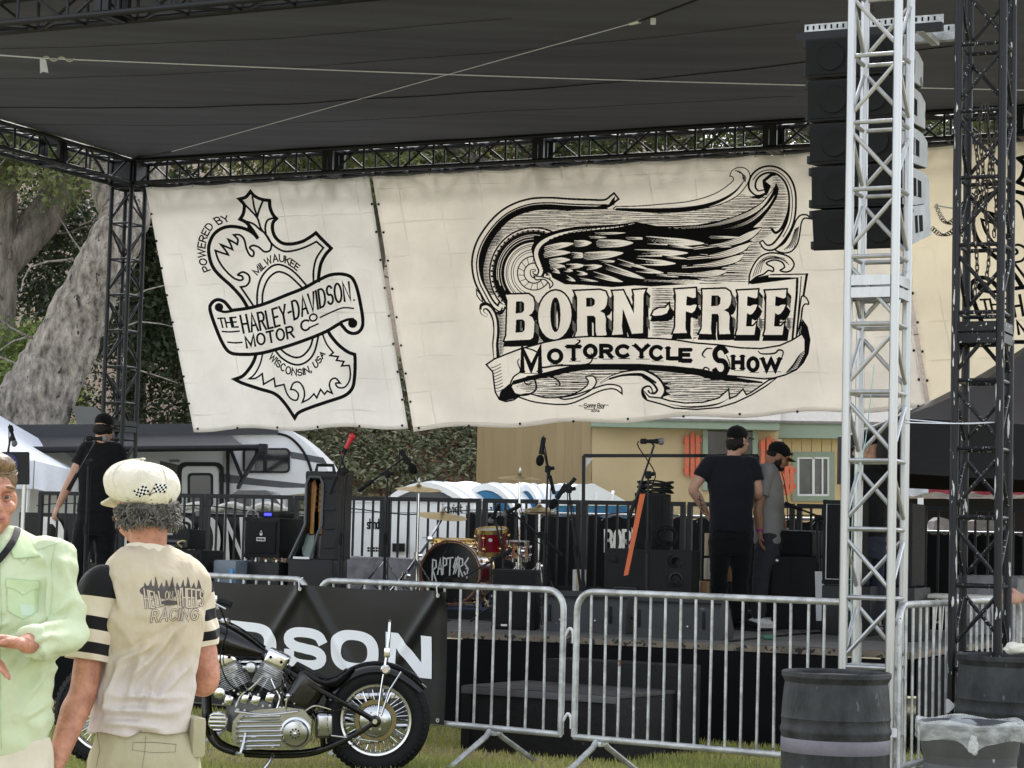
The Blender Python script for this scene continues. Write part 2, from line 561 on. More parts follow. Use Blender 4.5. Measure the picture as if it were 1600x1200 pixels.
def build_trees(hz):
 rs=np.random.RandomState(5)
 D=31.0
 g=lambda px,py,dd=0:pd(px,py,D+dd)
 tree('oak_tree','large pale oak leaning right behind the rear left truss tower',[([g(-90,960),g(-20,780),g(38,660),g(90,560),g(138,460),g(182,370),g(232,270,1),g(300,130,2),g(360,20,3)],[0.74,0.70,0.60,0.47,0.42,0.37,0.28,0.2,0.15]),([g(200,330,0.5),g(150,250,1.5),g(90,150,2),g(30,40,2)],[0.4,0.3,0.22,0.12]),([g(265,200,1),g(380,180,2),g(520,190,3),g(700,170,4)],[0.22,0.17,0.12,0.06])],clumpbox(rs,36,-60,250,30,285,31,36,0.5,1.0)+clumpbox(rs,60,200,640,60,262,33,38,0.5,0.95),520,0.05,LEAF_OAK,BARK2,4,tw=26,tmean=0.5)
 D=34.0
 tree('oak_tree','upright grey oak trunk at the far left behind the white tent',[([g(-6,800),g(0,640),g(4,500),g(4,380),g(0,250),g(-20,100)],[0.3,0.24,0.21,0.22,0.26,0.24]),([g(6,420),g(60,350,0.3),g(100,290,0.6),g(150,190,1)],[0.2,0.3,0.3,0.2])],clumpbox(rs,22,-60,130,20,290,34,38,0.5,1.0),460,0.05,LEAF_DARK,BARK,9,tw=22,tmean=0.5)
 cl=clumpbox(rs,34,20,150,330,640,36,39,0.5,1.0)+clumpbox(rs,96,195,360,290,690,35.0,38,0.45,0.9)
 tree('evergreen_tree','dense dark evergreen behind the leaning oak',[([V3((-6.5,38,1.6)),V3((-6.6,38,5)),V3((-6.2,38,9))],[0.25,0.2,0.1])],cl,330,0.06,LEAF_DARK,BARK,12,tw=14,tmean=0.36)
 cl=clumpbox(rs,26,-40,95,520,640,32.5,33.6,0.3,0.62)
 tree('shrub','light green shrub in front of the oak trunks at the left edge',[([V3((-7.4,33,0.3)),V3((-7.4,33,1.6)),V3((-7.2,33,2.6))],[0.08,0.06,0.03])],cl,300,0.042,LEAF_BUSH,BARK,14,tmean=0.6)
 spots=[(560,4.0,'oak with yellow green leaves above the seam of two banners'),(800,5.0,'bare branched oak above the winged wheel banner'),(1060,4.0,'leafy oak crown above the right half of the winged banner'),(1330,3.5,'oak crown showing behind the hanging speakers'),(1580,4,'oak crown behind the black truss tower at right')]
 for i,(px,hh,lab) in enumerate(spots):
  D0=46.0-0.8*i
  b=pd(px,500,D0);b.z=max(0.0,hz(b.x,b.y))-0.2
  top=pd(px+20,150,D0)
  tree('oak_tree',lab,[([b,b.lerp(top,0.5)+V3((0.3,0,0)),top],[0.3,0.22,0.12]),([b.lerp(top,0.7),pd(px-100,230,D0-0.5),pd(px-150,190,D0-1)],[0.14,0.09,0.05]),([b.lerp(top,0.72),pd(px+100,240,D0-0.5),pd(px+150,200,D0-1)],[0.14,0.08,0.05])],clumpbox(rs,70,px-150,px+150,120,320,D0-2,D0+2.5,0.55,1.15),330,0.06,LEAF_OAK,BARK,20+i,tw=18,tmean=0.55,ln=2.0)
build_ground()
HZ=build_hill()
build_trees(HZ)
# ------------------------------------------------------------------ flat print: letters and line art
def _el(cx,cy,rx,ry,a0,a1,n=10):
 return [(cx+rx*math.cos(R(a0+(a1-a0)*i/n)),cy+ry*math.sin(R(a0+(a1-a0)*i/n))) for i in range(n+1)]
GL={'A':(0.8,[[(0,0),(0.4,1),(0.8,0)],[(0.14,0.33),(0.66,0.33)]]),'B':(0.7,[[(0,0),(0,1),(0.35,1)]+_el(0.38,0.76,0.27,0.24,90,-90)+[(0,0.52)],[(0.38,0.52)]+_el(0.42,0.26,0.28,0.26,90,-90)+[(0,0)]]),'C':(0.74,[_el(0.4,0.5,0.4,0.5,48,312,18)]),'D':(0.74,[[(0,0),(0,1),(0.3,1)]+_el(0.3,0.5,0.44,0.5,90,-90,14)+[(0,0)]]),'E':(0.6,[[(0.6,1),(0,1),(0,0),(0.6,0)],[(0,0.52),(0.5,0.52)]]),'F':(0.58,[[(0.58,1),(0,1),(0,0)],[(0,0.5),(0.48,0.5)]]),'G':(0.8,[_el(0.4,0.5,0.4,0.5,48,330,18)+[(0.77,0.45),(0.45,0.45)]]),'H':(0.72,[[(0,0),(0,1)],[(0.72,0),(0.72,1)],[(0,0.5),(0.72,0.5)]]),'I':(0.02,[[(0.01,0),(0.01,1)]]),'K':(0.7,[[(0,0),(0,1)],[(0.68,1),(0.02,0.4)],[(0.24,0.6),(0.7,0)]]),'L':(0.55,[[(0,1),(0,0),(0.55,0)]]),'M':(0.9,[[(0,0),(0,1),(0.45,0.12),(0.9,1),(0.9,0)]]),'N':(0.74,[[(0,0),(0,1),(0.74,0),(0.74,1)]]),'O':(0.82,[_el(0.41,0.5,0.41,0.5,90,450,24)]),'P':(0.66,[[(0,0),(0,1),(0.38,1)]+_el(0.38,0.73,0.28,0.27,90,-90)+[(0,0.46)]]),'R':(0.7,[[(0,0),(0,1),(0.38,1)]+_el(0.4,0.75,0.28,0.25,90,-90)+[(0,0.5)],[(0.34,0.5),(0.7,0)]]),'S':(0.66,[_el(0.33,0.75,0.31,0.25,25,250,12)+_el(0.33,0.26,0.33,0.26,72,-155,12)]),'T':(0.7,[[(0,1),(0.7,1)],[(0.35,1),(0.35,0)]]),'U':(0.72,[[(0,1),(0,0.34)]+_el(0.36,0.34,0.36,0.34,180,360,12)+[(0.72,1)]]),'V':(0.76,[[(0,1),(0.38,0),(0.76,1)]]),'W':(1.05,[[(0,1),(0.26,0),(0.525,0.9),(0.79,0),(1.05,1)]]),'Y':(0.74,[[(0,1),(0.37,0.48),(0.74,1)],[(0.37,0.48),(0.37,0)]]),'-':(0.32,[[(0,0.5),(0.32,0.5)]]),'/':(0.4,[[(0,-0.1),(0.4,1.1)]]),',':(0.08,[[(0.06,0.06),(0.0,-0.16)]]),' ':(0.3,[]),"'":(0.05,[[(0.02,1),(0.02,0.75)]]),'0':(0.6,[_el(0.3,0.5,0.3,0.5,90,450,16)]),'1':(0.25,[[(0,0.8),(0.2,1),(0.2,0)]]),'2':(0.6,[_el(0.3,0.72,0.3,0.28,170,-35,9)+[(0,0),(0.6,0)]]),'6':(0.6,[_el(0.3,0.3,0.3,0.3,100,460,14),[(0.02,0.4),(0.2,0.9),(0.42,1)]]),'h':(0.5,[[(0,0),(0,1)],[(0,0.5)]+_el(0.24,0.42,0.24,0.24,140,0,6)+[(0.48,0)]]),'i':(0.02,[[(0,0),(0,0.64)],[(0,0.86),(0,0.94)]]),'s':(0.42,[_el(0.2,0.49,0.19,0.16,25,250,8)+_el(0.2,0.17,0.21,0.17,72,-155,8)]),'n':(0.48,[[(0,0),(0,0.66)],[(0,0.44)]+_el(0.24,0.42,0.24,0.24,150,0,6)+[(0.48,0)]]),'d':(0.5,[[(0.5,1),(0.5,0)],_el(0.25,0.33,0.25,0.33,30,330,12)]),'a':(0.5,[[(0.5,0.66),(0.5,0)],_el(0.25,0.33,0.25,0.33,30,330,12)]),'w':(0.7,[[(0,0.66),(0.18,0),(0.35,0.6),(0.52,0),(0.7,0.66)]]),'e':(0.5,[[(0.02,0.34),(0.48,0.34)]+_el(0.25,0.33,0.25,0.33,5,310,12)]),'t':(0.3,[[(0.12,0.95),(0.12,0.1),(0.3,0.02)],[(0,0.66),(0.3,0.66)]]),'y':(0.5,[[(0,0.66),(0.25,0.05)],[(0.5,0.66),(0.15,-0.3),(0.0,-0.28)]]),'o':(0.5,[_el(0.25,0.33,0.25,0.33,90,450,14)]),'p':(0.5,[[(0,0.66),(0,-0.3)],_el(0.25,0.33,0.25,0.33,150,-150,12)]),'k':(0.44,[[(0,0),(0,1)],[(0.42,0.66),(0.0,0.25)],[(0.16,0.4),(0.44,0)]]),'r':(0.3,[[(0,0),(0,0.66)],[(0,0.42),(0.14,0.62),(0.3,0.64)]]),'l':(0.02,[[(0,0),(0,1)]]),}
def cm(pts,sub=5,closed=False):
 segs,cur=[],[pts[0]]
 P=list(pts)+([pts[0]] if closed else [])
 i=1
 while i<len(P):
  cur.append(P[i])
  if i+1<len(P) and P[i+1]==P[i]:
   segs.append(cur);cur=[P[i]];i+=1
  i+=1
 segs.append(cur)
 out=[]
 for s in segs:
  if len(s)<2:continue
  q=catmull([V3((a,b,0)) for a,b in s],sub)
  out+=[(p.x,p.y) for p in q][(1 if out else 0):]
 return out
class Art:
 """polygons in picture pixels (or any flat frame); laid on a surface by a map"""
 def __init__(s):
  s.t={};s.kw=1.0
 def _put(s,col,lay,tris):
  s.t.setdefault((col,lay),[]).append(tris)
 def poly(s,pts,col='k',lay=0,holes=()):
  loops=[[V3((a,b,0)) for a,b in pts]]+[[V3((a,b,0)) for a,b in h] for h in holes]
  flat=[p for l in loops for p in l]
  s._put(col,lay,[[(flat[i].x,flat[i].y) for i in t] for t in tessellate_polygon(loops)])
 def stroke(s,pts,w,col='k',lay=0,smooth=0,taper=None,cap=True):
  if smooth:pts=cm(pts,smooth)
  q=[pts[0]]
  for p in pts[1:]:
   if math.hypot(p[0]-q[-1][0],p[1]-q[-1][1])>1e-6:q.append(p)
  if len(q)<2:return
  n=len(q)
  L,Rr=[],[]
  for i in range(n):
   a,b,c=q[max(i-1,0)],q[i],q[min(i+1,n-1)]
   closed=q[0]==q[-1]
   if closed and i in (0,n-1):a,c=q[n-2],q[1]
   d1=(b[0]-a[0],b[1]-a[1]);d2=(c[0]-b[0],c[1]-b[1])
   l1=math.hypot(*d1) or 1;l2=math.hypot(*d2) or 1
   if d1==(0,0):d1,l1=d2,l2
   if d2==(0,0):d2,l2=d1,l1
   n1=(-d1[1]/l1,d1[0]/l1);n2=(-d2[1]/l2,d2[0]/l2)
   m=(n1[0]+n2[0],n1[1]+n2[1]);ml=math.hypot(*m)
   if ml<0.25:m,ml,k=n1,1,1
   else:k=min(2.6,2/ml)
   hw=w/2*(s.kw if col=='k' else 1)
   if taper:
    f=i/(n-1)
    hw*=taper(f)
   m=(m[0]/ml*hw*k,m[1]/ml*hw*k)
   ex=(0,0)
   if cap and not closed and i==0:ex=(-d2[0]/l2*hw*0.9,-d2[1]/l2*hw*0.9)
   if cap and not closed and i==n-1:ex=(d1[0]/l1*hw*0.9,d1[1]/l1*hw*0.9)
   L.append((b[0]+m[0]+ex[0],b[1]+m[1]+ex[1]));Rr.append((b[0]-m[0]+ex[0],b[1]-m[1]+ex[1]))
  tr=[]
  for i in range(n-1):
   tr+=[[L[i],Rr[i],Rr[i+1]],[L[i],Rr[i+1],L[i+1]]]
  s._put(col,lay,tr)
 def outline(s,pts,w,col='k',lay=0,smooth=0,fill=None,flay=0):
  p=cm(pts,smooth,True) if smooth else list(pts)+[pts[0]]
  if fill:s.poly(p[:-1],fill,flay)
  s.stroke(p,w,col,lay)
 def disc(s,c,r,col='k',lay=0,n=18):
  s.poly([(c[0]+r*math.cos(6.2832*i/n),c[1]+r*math.sin(6.2832*i/n)) for i in range(n)],col,lay)
 def hatch(s,poly,sp,w,col='k',lay=0,seed=0,amp=0.6,slope=0.0,taper=True):
  rr=random.Random(seed)
  ys=[p[1] for p in poly]
  y=min(ys)+sp*0.5
  while y<max(ys):
   xs=[]
   for i in range(len(poly)):
    (x0,y0),(x1,y1)=poly[i],poly[(i+1)%len(poly)]
    if (y0<=y)!=(y1<=y):xs.append(x0+(y-y0)/(y1-y0)*(x1-x0))
   xs.sort()
   for a,b in zip(xs[::2],xs[1::2]):
    if b-a<2:continue
    cut=[a]
    for _ in range(int((b-a)/90)):cut.append(a+(b-a)*rr.random())
    cut=sorted(cut)+[b]
    for c,d in zip(cut,cut[1:]):
     if d-c<3:continue
     n=max(2,int((d-c)/8));ph=rr.random()*6
     pts=[(c+0.6+(d-c-1.2)*i/n,y+amp*math.sin(ph+(c+(d-c)*i/n)*0.05)+slope*(c+(d-c)*i/n-a)) for i in range(n+1)]
     s.stroke(pts,w,col,lay,taper=(lambda f:min(1,0.35+4*f,0.35+4*(1-f))) if taper else None,cap=False)
   y+=sp
 def strip(s,text,bot,top,w,col='k',lay=0,gap=0.2,smooth=True,skew=0.0):
  """text between two guide curves"""
  tot,xs=0,[]
  for ch in text:
   xs.append(tot);tot+=GL[ch][0]+gap
  tot-=gap
  B=cm(bot,8) if smooth else bot
  T=cm(top,8) if smooth else top
  def at(P,f):
   d=[0]
   for a,b in zip(P,P[1:]):d.append(d[-1]+math.hypot(b[0]-a[0],b[1]-a[1]))
   x=max(0,min(1,f))*d[-1]
   for i in range(len(P)-1):
    if x<=d[i+1] or i==len(P)-2:
     k=(x-d[i])/max(d[i+1]-d[i],1e-9)
     return (P[i][0]+(P[i+1][0]-P[i][0])*k,P[i][1]+(P[i+1][1]-P[i][1])*k)
  for ch,x in zip(text,xs):
   for pl in GL[ch][1]:
    q=[]
    if len(pl)==2:
     pl=[pl[0],((pl[0][0]+pl[1][0])/2,(pl[0][1]+pl[1][1])/2),pl[1]]
    for a,b in pl:
     f=(x+a+skew*b)/tot
     p0,p1=at(B,f),at(T,f)
     q.append((p0[0]+(p1[0]-p0[0])*b,p0[1]+(p1[1]-p0[1])*b))
    if pl[0]==pl[-1]:q[-1]=q[0]
    s.stroke(q,w,col,lay)
 def text(s,t,x0,y0,x1,y1,w,col='k',lay=0,gap=0.2,skew=0.0):
  s.strip(t,[(x0,y0),(x1,y0)],[(x0,y1),(x1,y1)],w,col,lay,gap,False,skew)
 def build(s,fn,mats,parent,base=0.003,step=0.0012,maxlen=9.0,names=None,world=True):
  """fn(x, y, off) -> 3D point"""
  by={}
  k=0
  for (col,lay),groups in sorted(s.t.items(),key=lambda q:q[0][1]):
   mb=by.setdefault(col,MB())
   for g in groups:
    k+=1
    off=base+step*lay+2.0e-7*(k%1500)
    st=list(g)
    while st:
     a,b,c=st.pop()
     la,lb,lc=math.dist(b,c),math.dist(c,a),math.dist(a,b)
     m=max(la,lb,lc)
     if m>maxlen:
      if m==la:
       h=((b[0]+c[0])/2,(b[1]+c[1])/2);st+=[(a,b,h),(a,h,c)]
      elif m==lb:
       h=((a[0]+c[0])/2,(a[1]+c[1])/2);st+=[(a,b,h),(h,b,c)]
      else:
       h=((a[0]+b[0])/2,(a[1]+b[1])/2);st+=[(a,h,c),(h,b,c)]
      continue
     p=[fn(q[0],q[1],off) for q in (a,b,c)]
     if None in p:continue
     mb.add(p,[(0,1,2)])
  out=[]
  for col,mb in by.items():
   if not mb.v:continue
   m=bpy.data.meshes.new('print')
   m.from_pydata(mb.v,[],mb.f)
   m.shade_smooth()
   out.append(part((names or {}).get(col,'print'),m,mats[col],parent,world=world))
  return out
 def ink(s,fn,mats,parent,name,off=0.003,res=0.34,world=True):
  """settle the layers on a fine raster, then lay only the inked runs on the surface as thin strips"""
  al=[t for (c,l),g in sorted(s.t.items(),key=lambda q:q[0][1]) for gg in g for t in [(c,gg)]]
  xs=[p[0] for c,g in al for t in g for p in t];ys=[p[1] for c,g in al for t in g for p in t]
  x0,y0=min(xs)-1,min(ys)-1
  w,h=int((max(xs)-x0+1)/res)+1,int((max(ys)-y0+1)/res)+1
  im=np.zeros((h,w),np.uint8)
  code={'k':1,'g':2,'c':0}
  for c,g in al:
   v=code[c]
   for t in g:
    (ax,ay),(bx,by),(cx,cy)=[((p[0]-x0)/res,(p[1]-y0)/res) for p in t]
    ar=(bx-ax)*(cy-ay)-(by-ay)*(cx-ax)
    if abs(ar)<1e-9:continue
    if ar<0:bx,by,cx,cy=cx,cy,bx,by
    i0,i1=max(0,int(min(ax,bx,cx))),min(w,int(max(ax,bx,cx))+2)
    j0,j1=max(0,int(min(ay,by,cy))),min(h,int(max(ay,by,cy))+2)
    X=np.arange(i0,i1)[None,:]+0.5;Y=np.arange(j0,j1)[:,None]+0.5
    e=1e-6
    m=((bx-ax)*(Y-ay)-(by-ay)*(X-ax)>=-e)&((cx-bx)*(Y-by)-(cy-by)*(X-bx)>=-e)&((ax-cx)*(Y-cy)-(ay-cy)*(X-cx)>=-e)
    im[j0:j1,i0:i1][m]=v
  vs,fs,mi=[],[],[]
  mx=int(9/res)
  for j in range(h):
   row=im[j]
   ch=np.flatnonzero(np.diff(np.concatenate([[0],row,[0]])))
   if not len(ch):continue
   st=[0]+list(ch)
   for a,b in zip(ch[:-1],ch[1:]):
    v=row[a]
    if not v:continue
    n=max(1,-(-(b-a)//mx))
    for q in range(n):
     p,r=a+(b-a)*q/n,a+(b-a)*(q+1)/n
     k=len(vs)
     Y0,Y1=y0+j*res,y0+(j+1)*res
     vs+=[fn(x0+p*res,Y0,off),fn(x0+r*res,Y0,off),fn(x0+r*res,Y1,off),fn(x0+p*res,Y1,off)]
     fs.append((k,k+1,k+2,k+3));mi.append(v-1)
  m=bpy.data.meshes.new(name)
  m.from_pydata(vs,[],fs)
  m.polygons.foreach_set('material_index',np.array(mi,np.int32))
  o=part(name,m,mats,parent,world=world)
  return o
K=5.7142857
def cA(x,y):return (730+x/K,250+y/K)
def cB(x,y):return (1000+x/K,250+y/K)
def cC(x,y):return (730+x/K,440+y/K)
def cD(x,y):return (1000+x/K,440+y/K)
def cE(x,y):return (300+x/K,290+y/K)
def cG(x,y):return (300+x/K,450+y/K)
def mp_(f,pts):return [f(*p) for p in pts]
def art_shield():
 a=Art()
 H,h=4.8,2.8
 a.kw=1.12
 o=mp_(cE,[(490,1080),(440,1000),(350,900),(240,800),(180,720),(150,620),(150,530),(190,440),(260,385),(340,365),(430,375),(500,400),(545,430),(585,475),(585,475),(530,390),(480,330),(425,300),(425,300),(455,250),(465,180),(450,150),(420,120),(420,120),(480,100),(525,48),(525,48),(560,90),(620,120),(690,132),(690,132),(695,200),(720,260),(750,295),(750,295),(720,330),(715,390),(740,460),(800,512),(880,522),(980,500),(1060,455),(1105,422),(1105,422),(1150,470),(1243,560),(1243,560),(1190,620),(1150,700),(1132,800),(1130,850)])
 a.stroke(o,H,smooth=5)
 a.poly(mp_(cE,[(480,322),(510,360),(545,395),(585,475),(530,430),(470,395),(490,375)]),lay=1)
 a.stroke(mp_(cE,[(545,1070),(430,905),(430,905),(480,895),(510,850),(500,800),(450,772),(405,797),(440,808),(450,835),(420,845),(360,820),(280,740),(230,660),(205,580),(205,580),(260,600),(320,618),(320,618),(290,570),(252,525),(252,525),(300,545),(358,570),(358,570),(340,520),(320,480),(320,480),(360,500),(400,525),(400,525),(405,480),(370,440),(370,440),(420,440),(460,480),(480,560),(510,620),(540,630),(545,590),(510,555),(540,535),(590,550),(640,590),(690,580),(705,530),(690,490),(650,430),(600,390),(540,340),(450,312)]),h,smooth=4)
 for q in ([(540,100),(555,200),(580,270)],[(630,140),(600,210),(580,275)],[(465,165),(520,220),(580,290),(610,380),(655,440),(700,510),(760,560),(830,588),(920,578),(1020,545),(1110,500),(1110,500),(1172,555),(1172,555),(1110,650),(1085,760),(1085,860)],[(725,290),(670,310),(650,370),(655,430)],[(580,1060),(580,950),(610,830),(680,740),(760,705),(850,730),(930,790),(1020,890)],[(625,1050),(630,950),(665,850),(720,790),(780,770),(860,800),(930,860),(985,915)]):
  a.stroke(mp_(cE,q),h,smooth=5)
 rb=mp_(cG,[(350,200),(500,180),(650,140),(850,60),(1000,0),(1130,-70),(1230,-115),(1330,-125),(1410,-105),(1450,-60),(1480,20),(1510,150),(1530,280),(1525,350),(1490,395),(1440,405),(1390,385),(1345,335),(1320,320),(1200,390),(1000,470),(800,535),(600,585),(420,592),(330,570),(270,490),(210,350),(160,200),(170,140),(220,105),(280,120),(320,160)])
 a.outline(rb,H,smooth=5,fill=None)
 a.disc(cG(238,172),38/K);a.disc(cG(1440,315),42/K)
 a.stroke(mp_(cG,[(238,200),(290,214),(350,206)]),H*0.8,smooth=4)
 a.stroke(mp_(cG,[(1335,305),(1390,283),(1440,278)]),H*0.8,smooth=4)
 for q in ([(745,555),(800,620),(880,670),(960,685),(1040,650),(1100,570),(1135,430)],[(795,545),(850,590),(930,620),(1000,600),(1060,530),(1085,450)]):
  a.stroke(mp_(cG,q),h,smooth=5)
 a.stroke(mp_(cG,[(575,590),(540,680),(460,780),(380,815),(380,815),(450,850),(600,900),(740,945),(830,1030),(920,1160),(920,1160),(960,1110),(1080,1060),(1230,1010),(1370,960),(1440,890),(1460,780),(1465,650),(1460,592),(1460,592),(1400,570),(1320,510),(1250,430),(1220,380)]),H,smooth=5)
 a.stroke(mp_(cG,[(635,580),(610,680),(560,770),(510,810),(510,810),(570,805),(630,765),(630,765),(640,860),(640,860),(735,805),(735,805),(745,880),(745,880),(825,860),(825,860),(850,940),(890,990),(940,1000),(955,950),(925,912),(885,905),(885,905),(910,850),(960,840),(1000,890),(1010,960),(990,1020),(990,1020),(1050,990),(1095,945),(1095,945),(1120,980),(1120,980),(1155,905),(1155,905),(1190,948),(1190,948),(1215,918),(1215,918),(1260,940),(1260,940),(1235,870),(1250,820),(1290,805),(1330,848),(1330,848),(1292,850),(1310,885),(1370,885),(1415,820),(1420,740),(1410,690),(1410,690),(1345,695),(1345,695),(1365,655),(1365,655),(1298,645),(1298,645),(1315,612),(1315,612),(1240,602),(1240,602),(1270,575),(1270,575),(1210,500),(1170,405)]),h*0.85,smooth=4)
 a.strip('THE',mp_(cG,[(250,352),(410,348)]),mp_(cG,[(230,272),(390,262)]),2.3,gap=0.22,smooth=False)
 a.strip('HARLEY-DAVIDSON',mp_(cG,[(462,400),(700,358),(840,315),(930,275),(1080,208),(1200,155),(1320,125),(1418,106)]),mp_(cG,[(430,248),(640,212),(790,165),(890,122),(1040,55),(1160,5),(1290,-38),(1400,-52)]),3.0,gap=0.3)
 a.strip('MOTOR',mp_(cG,[(492,532),(915,438)]),mp_(cG,[(475,438),(900,340)]),2.9,gap=0.3,smooth=False)
 a.strip('C',mp_(cG,[(990,390),(1062,362)]),mp_(cG,[(968,300),(1050,280)]),2.9,smooth=False)
 a.strip('O',mp_(cG,[(1062,302),(1128,282)]),mp_(cG,[(1045,245),(1110,225)]),2.4,smooth=False)
 for q in ([(1062,350),(1130,320)],[(270,388),(340,392),(420,385)],[(320,484),(390,490),(445,485)],[(1150,262),(1250,215),(1350,177),(1445,182)]):
  a.stroke(mp_(cG,q),2.2,smooth=4)
 a.strip('POWERED BY',mp_(cE,[(160,752),(128,680),(113,590),(122,500),(155,415),(205,362),(265,338),(335,315)]),mp_(cE,[(108,772),(70,690),(52,600),(56,510),(85,420),(135,340),(215,285),(312,270)]),2.0,gap=0.26)
 a.strip('MILWAUKEE',mp_(cE,[(578,798),(640,735),(700,690),(765,676),(830,690),(900,730),(935,758)]),mp_(cE,[(535,758),(605,690),(690,628),(775,616),(855,640),(920,682),(962,715)]),1.9,gap=0.24)
 a.strip('WISCONSIN, USA',mp_(cG,[(690,622),(760,695),(850,762),(935,780),(1010,772),(1095,730),(1150,670),(1195,590)]),mp_(cG,[(722,582),(795,655),(880,708),(955,726),(1020,712),(1085,665),(1130,615),(1165,560)]),1.9,gap=0.24)
 a.disc(cG(1450,108),1.6,n=8)
 return a
def leafshape(p0,p1,w,bend=0.0):
 (x0,y0),(x1,y1)=p0,p1
 dx,dy=x1-x0,y1-y0
 L=math.hypot(dx,dy)
 nx,ny=-dy/L,dx/L
 up=[(0,0.45),(0.3,0.5),(0.6,0.48),(0.82,0.3),(1,0)]
 dn=[(0.82,-0.28),(0.6,-0.46),(0.3,-0.5),(0,-0.45)]
 return cm([(x0+dx*t+nx*(o*w+bend*math.sin(t*3.14)),y0+dy*t+ny*(o*w+bend*math.sin(t*3.14))) for t,o in up+dn],4,True)
def art_wing():
 a=Art()
 a.kw=1.3
 top=mp_(cA,[(300,560),(470,470),(700,430),(1000,430),(1330,440)])+mp_(cB,[(0,480),(300,480),(560,440),(760,380),(900,300),(1000,330),(1150,290),(1190,120),(1300,190),(1330,320),(1310,540),(1190,640),(1090,730),(1090,840),(990,950),(985,1090),(400,1110),(700,960),(1000,720),(1180,340),(1000,470),(700,555),(300,575),(0,570)])+mp_(cA,[(1500,560),(1200,580),(860,610),(720,640),(600,615),(450,620),(330,690),(240,800)])
 a.hatch(top,2.5,0.85,lay=0,seed=1)
 a.hatch(mp_(cA,[(120,760),(300,560),(330,690),(240,800),(205,940),(225,1100),(290,1200),(170,1200),(110,1050),(95,900)]),2.3,1.25,lay=0,seed=2,amp=0.1)
 a.hatch(mp_(cC,[(240,250),(340,190),(345,520),(330,640),(270,680),(255,500)]),2.3,1.2,seed=3,amp=0.1)
 a.hatch(mp_(cC,[(430,930),(640,850),(1000,790),(1400,780)])+mp_(cD,[(0,790),(400,820),(700,870),(1090,915),(1000,1000),(700,1060),(300,1060),(190,1000),(150,880),(60,820)])+mp_(cC,[(1500,800),(1250,850),(1130,940),(1000,1010),(800,1050),(600,1020)]),2.6,0.95,seed=4)
 a.hatch(mp_(cD,[(100,60),(300,60),(300,470),(100,490)]),2.5,0.9,seed=5)
 a.hatch(mp_(cD,[(470,60),(560,60),(530,480),(460,540)]),2.5,0.9,seed=6)
 a.hatch(mp_(cD,[(1020,340),(1380,320),(1380,420),(1020,420)]),2.5,0.9,seed=7)
 a.hatch(mp_(cC,[(600,180),(700,100),(700,560),(600,560)]),2.5,0.9,seed=8)
 left=mp_(cA,[(1315,340),(1240,388),(1100,388),(900,380),(760,370),(640,372),(560,382),(460,410),(350,465),(255,545),(175,645),(115,750),(82,860),(78,960),(100,1075),(150,1180),(215,1290),(280,1340),(305,1310)])
 a.stroke(left,11.5,smooth=5,lay=1)
 a.stroke([(p[0]+3.4,p[1]+4.0) for p in mp_(cA,[(1250,410),(1100,400),(900,395),(760,385),(640,387),(560,397),(460,425),(350,480),(262,560),(190,650),(135,755),(105,860),(100,960),(120,1075),(170,1180)])],10,smooth=5,lay=0,taper=lambda f:min(1,6*f,0.3+3*(1-f)))
 a.stroke(left,8.6,'c',2,smooth=5)
 a.stroke([(p[0]+1.4,p[1]+2.2) for p in left[1:]],1.7,'k',3,smooth=5)
 a.poly(mp_(cA,[(1328,318),(1320,400),(1240,425),(1100,425),(1270,395),(1300,350)]),lay=3)
 lf=mp_(cB,[(-210,420),(0,415),(180,400),(400,380),(560,345),(680,300),(780,235),(838,180),(830,145),(808,138),(808,138),(825,95),(870,68),(925,70),(962,100),(975,150),(940,230),(860,320),(720,390),(560,430),(400,452),(200,455),(0,450),(-210,440)])
 a.outline(lf,2.4,lay=1,smooth=4,fill='c',flay=1)
 a.stroke(mp_(cB,[(-200,440),(0,448),(200,452),(400,442),(560,415),(720,362),(850,280),(930,180)]),6.0,lay=2,smooth=5,taper=lambda f:min(1,0.5+2*f,0.15+1.6*(1-f)))
 for i in range(4):
  a.stroke(mp_(cB,[(850+18*i,90+10*i),(905+12*i,110+12*i),(920+6*i,170+8*i)]),0.9,lay=2,smooth=4)
 sc=mp_(cB,[(1100,285),(1045,295),(1000,245),(1010,170),(1060,112),(1140,82),(1230,95),(1310,165),(1355,275),(1362,420),(1340,560),(1280,680),(1200,770),(1130,780),(1092,740)])
 a.stroke(sc,10.5,lay=2,smooth=5,taper=lambda f:min(1,0.55+3*f,0.6+2*(1-f)))
 a.stroke(sc,7.4,'c',3,smooth=5,taper=lambda f:min(1,0.5+3*f,0.5+2*(1-f)))
 a.stroke([(p[0]-0.4,p[1]+0.9) for p in sc[3:12]],1.1,lay=4,smooth=5)
 a.stroke(mp_(cB,[(1180,620),(1215,650),(1270,600),(1320,480),(1335,380)]),3.2,lay=2,smooth=5)
 a.poly(mp_(cB,[(1090,180),(1160,120),(1240,120),(1170,150),(1120,190),(1170,230),(1140,300),(1060,350),(970,330),(1050,315),(1110,280),(1095,230)]),lay=1)
 a.outline(mp_(cB,[(1390,545),(1430,495),(1490,490),(1525,525),(1525,525),(1470,520),(1442,560),(1430,640),(1410,740),(1360,810),(1290,830),(1210,800),(1290,740),(1350,640)]),1.9,lay=2,smooth=4,fill='c',flay=1)
 for i in range(5):
  a.stroke(mp_(cB,[(1290+22*i,800-6*i),(1345+14*i,740-10*i),(1385+8*i,620-6*i)]),0.9,lay=3,smooth=4)
 a.outline(mp_(cB,[(975,1100),(982,1020),(1020,930),(1080,860),(1160,830),(1260,838),(1340,870),(1378,930),(1350,985),(1300,1000),(1255,985),(1292,958),(1270,912),(1200,892),(1130,922),(1190,960),(1190,995),(1150,985),(1108,1018),(1040,1045)]),2.0,lay=4,smooth=4,fill='c',flay=3)
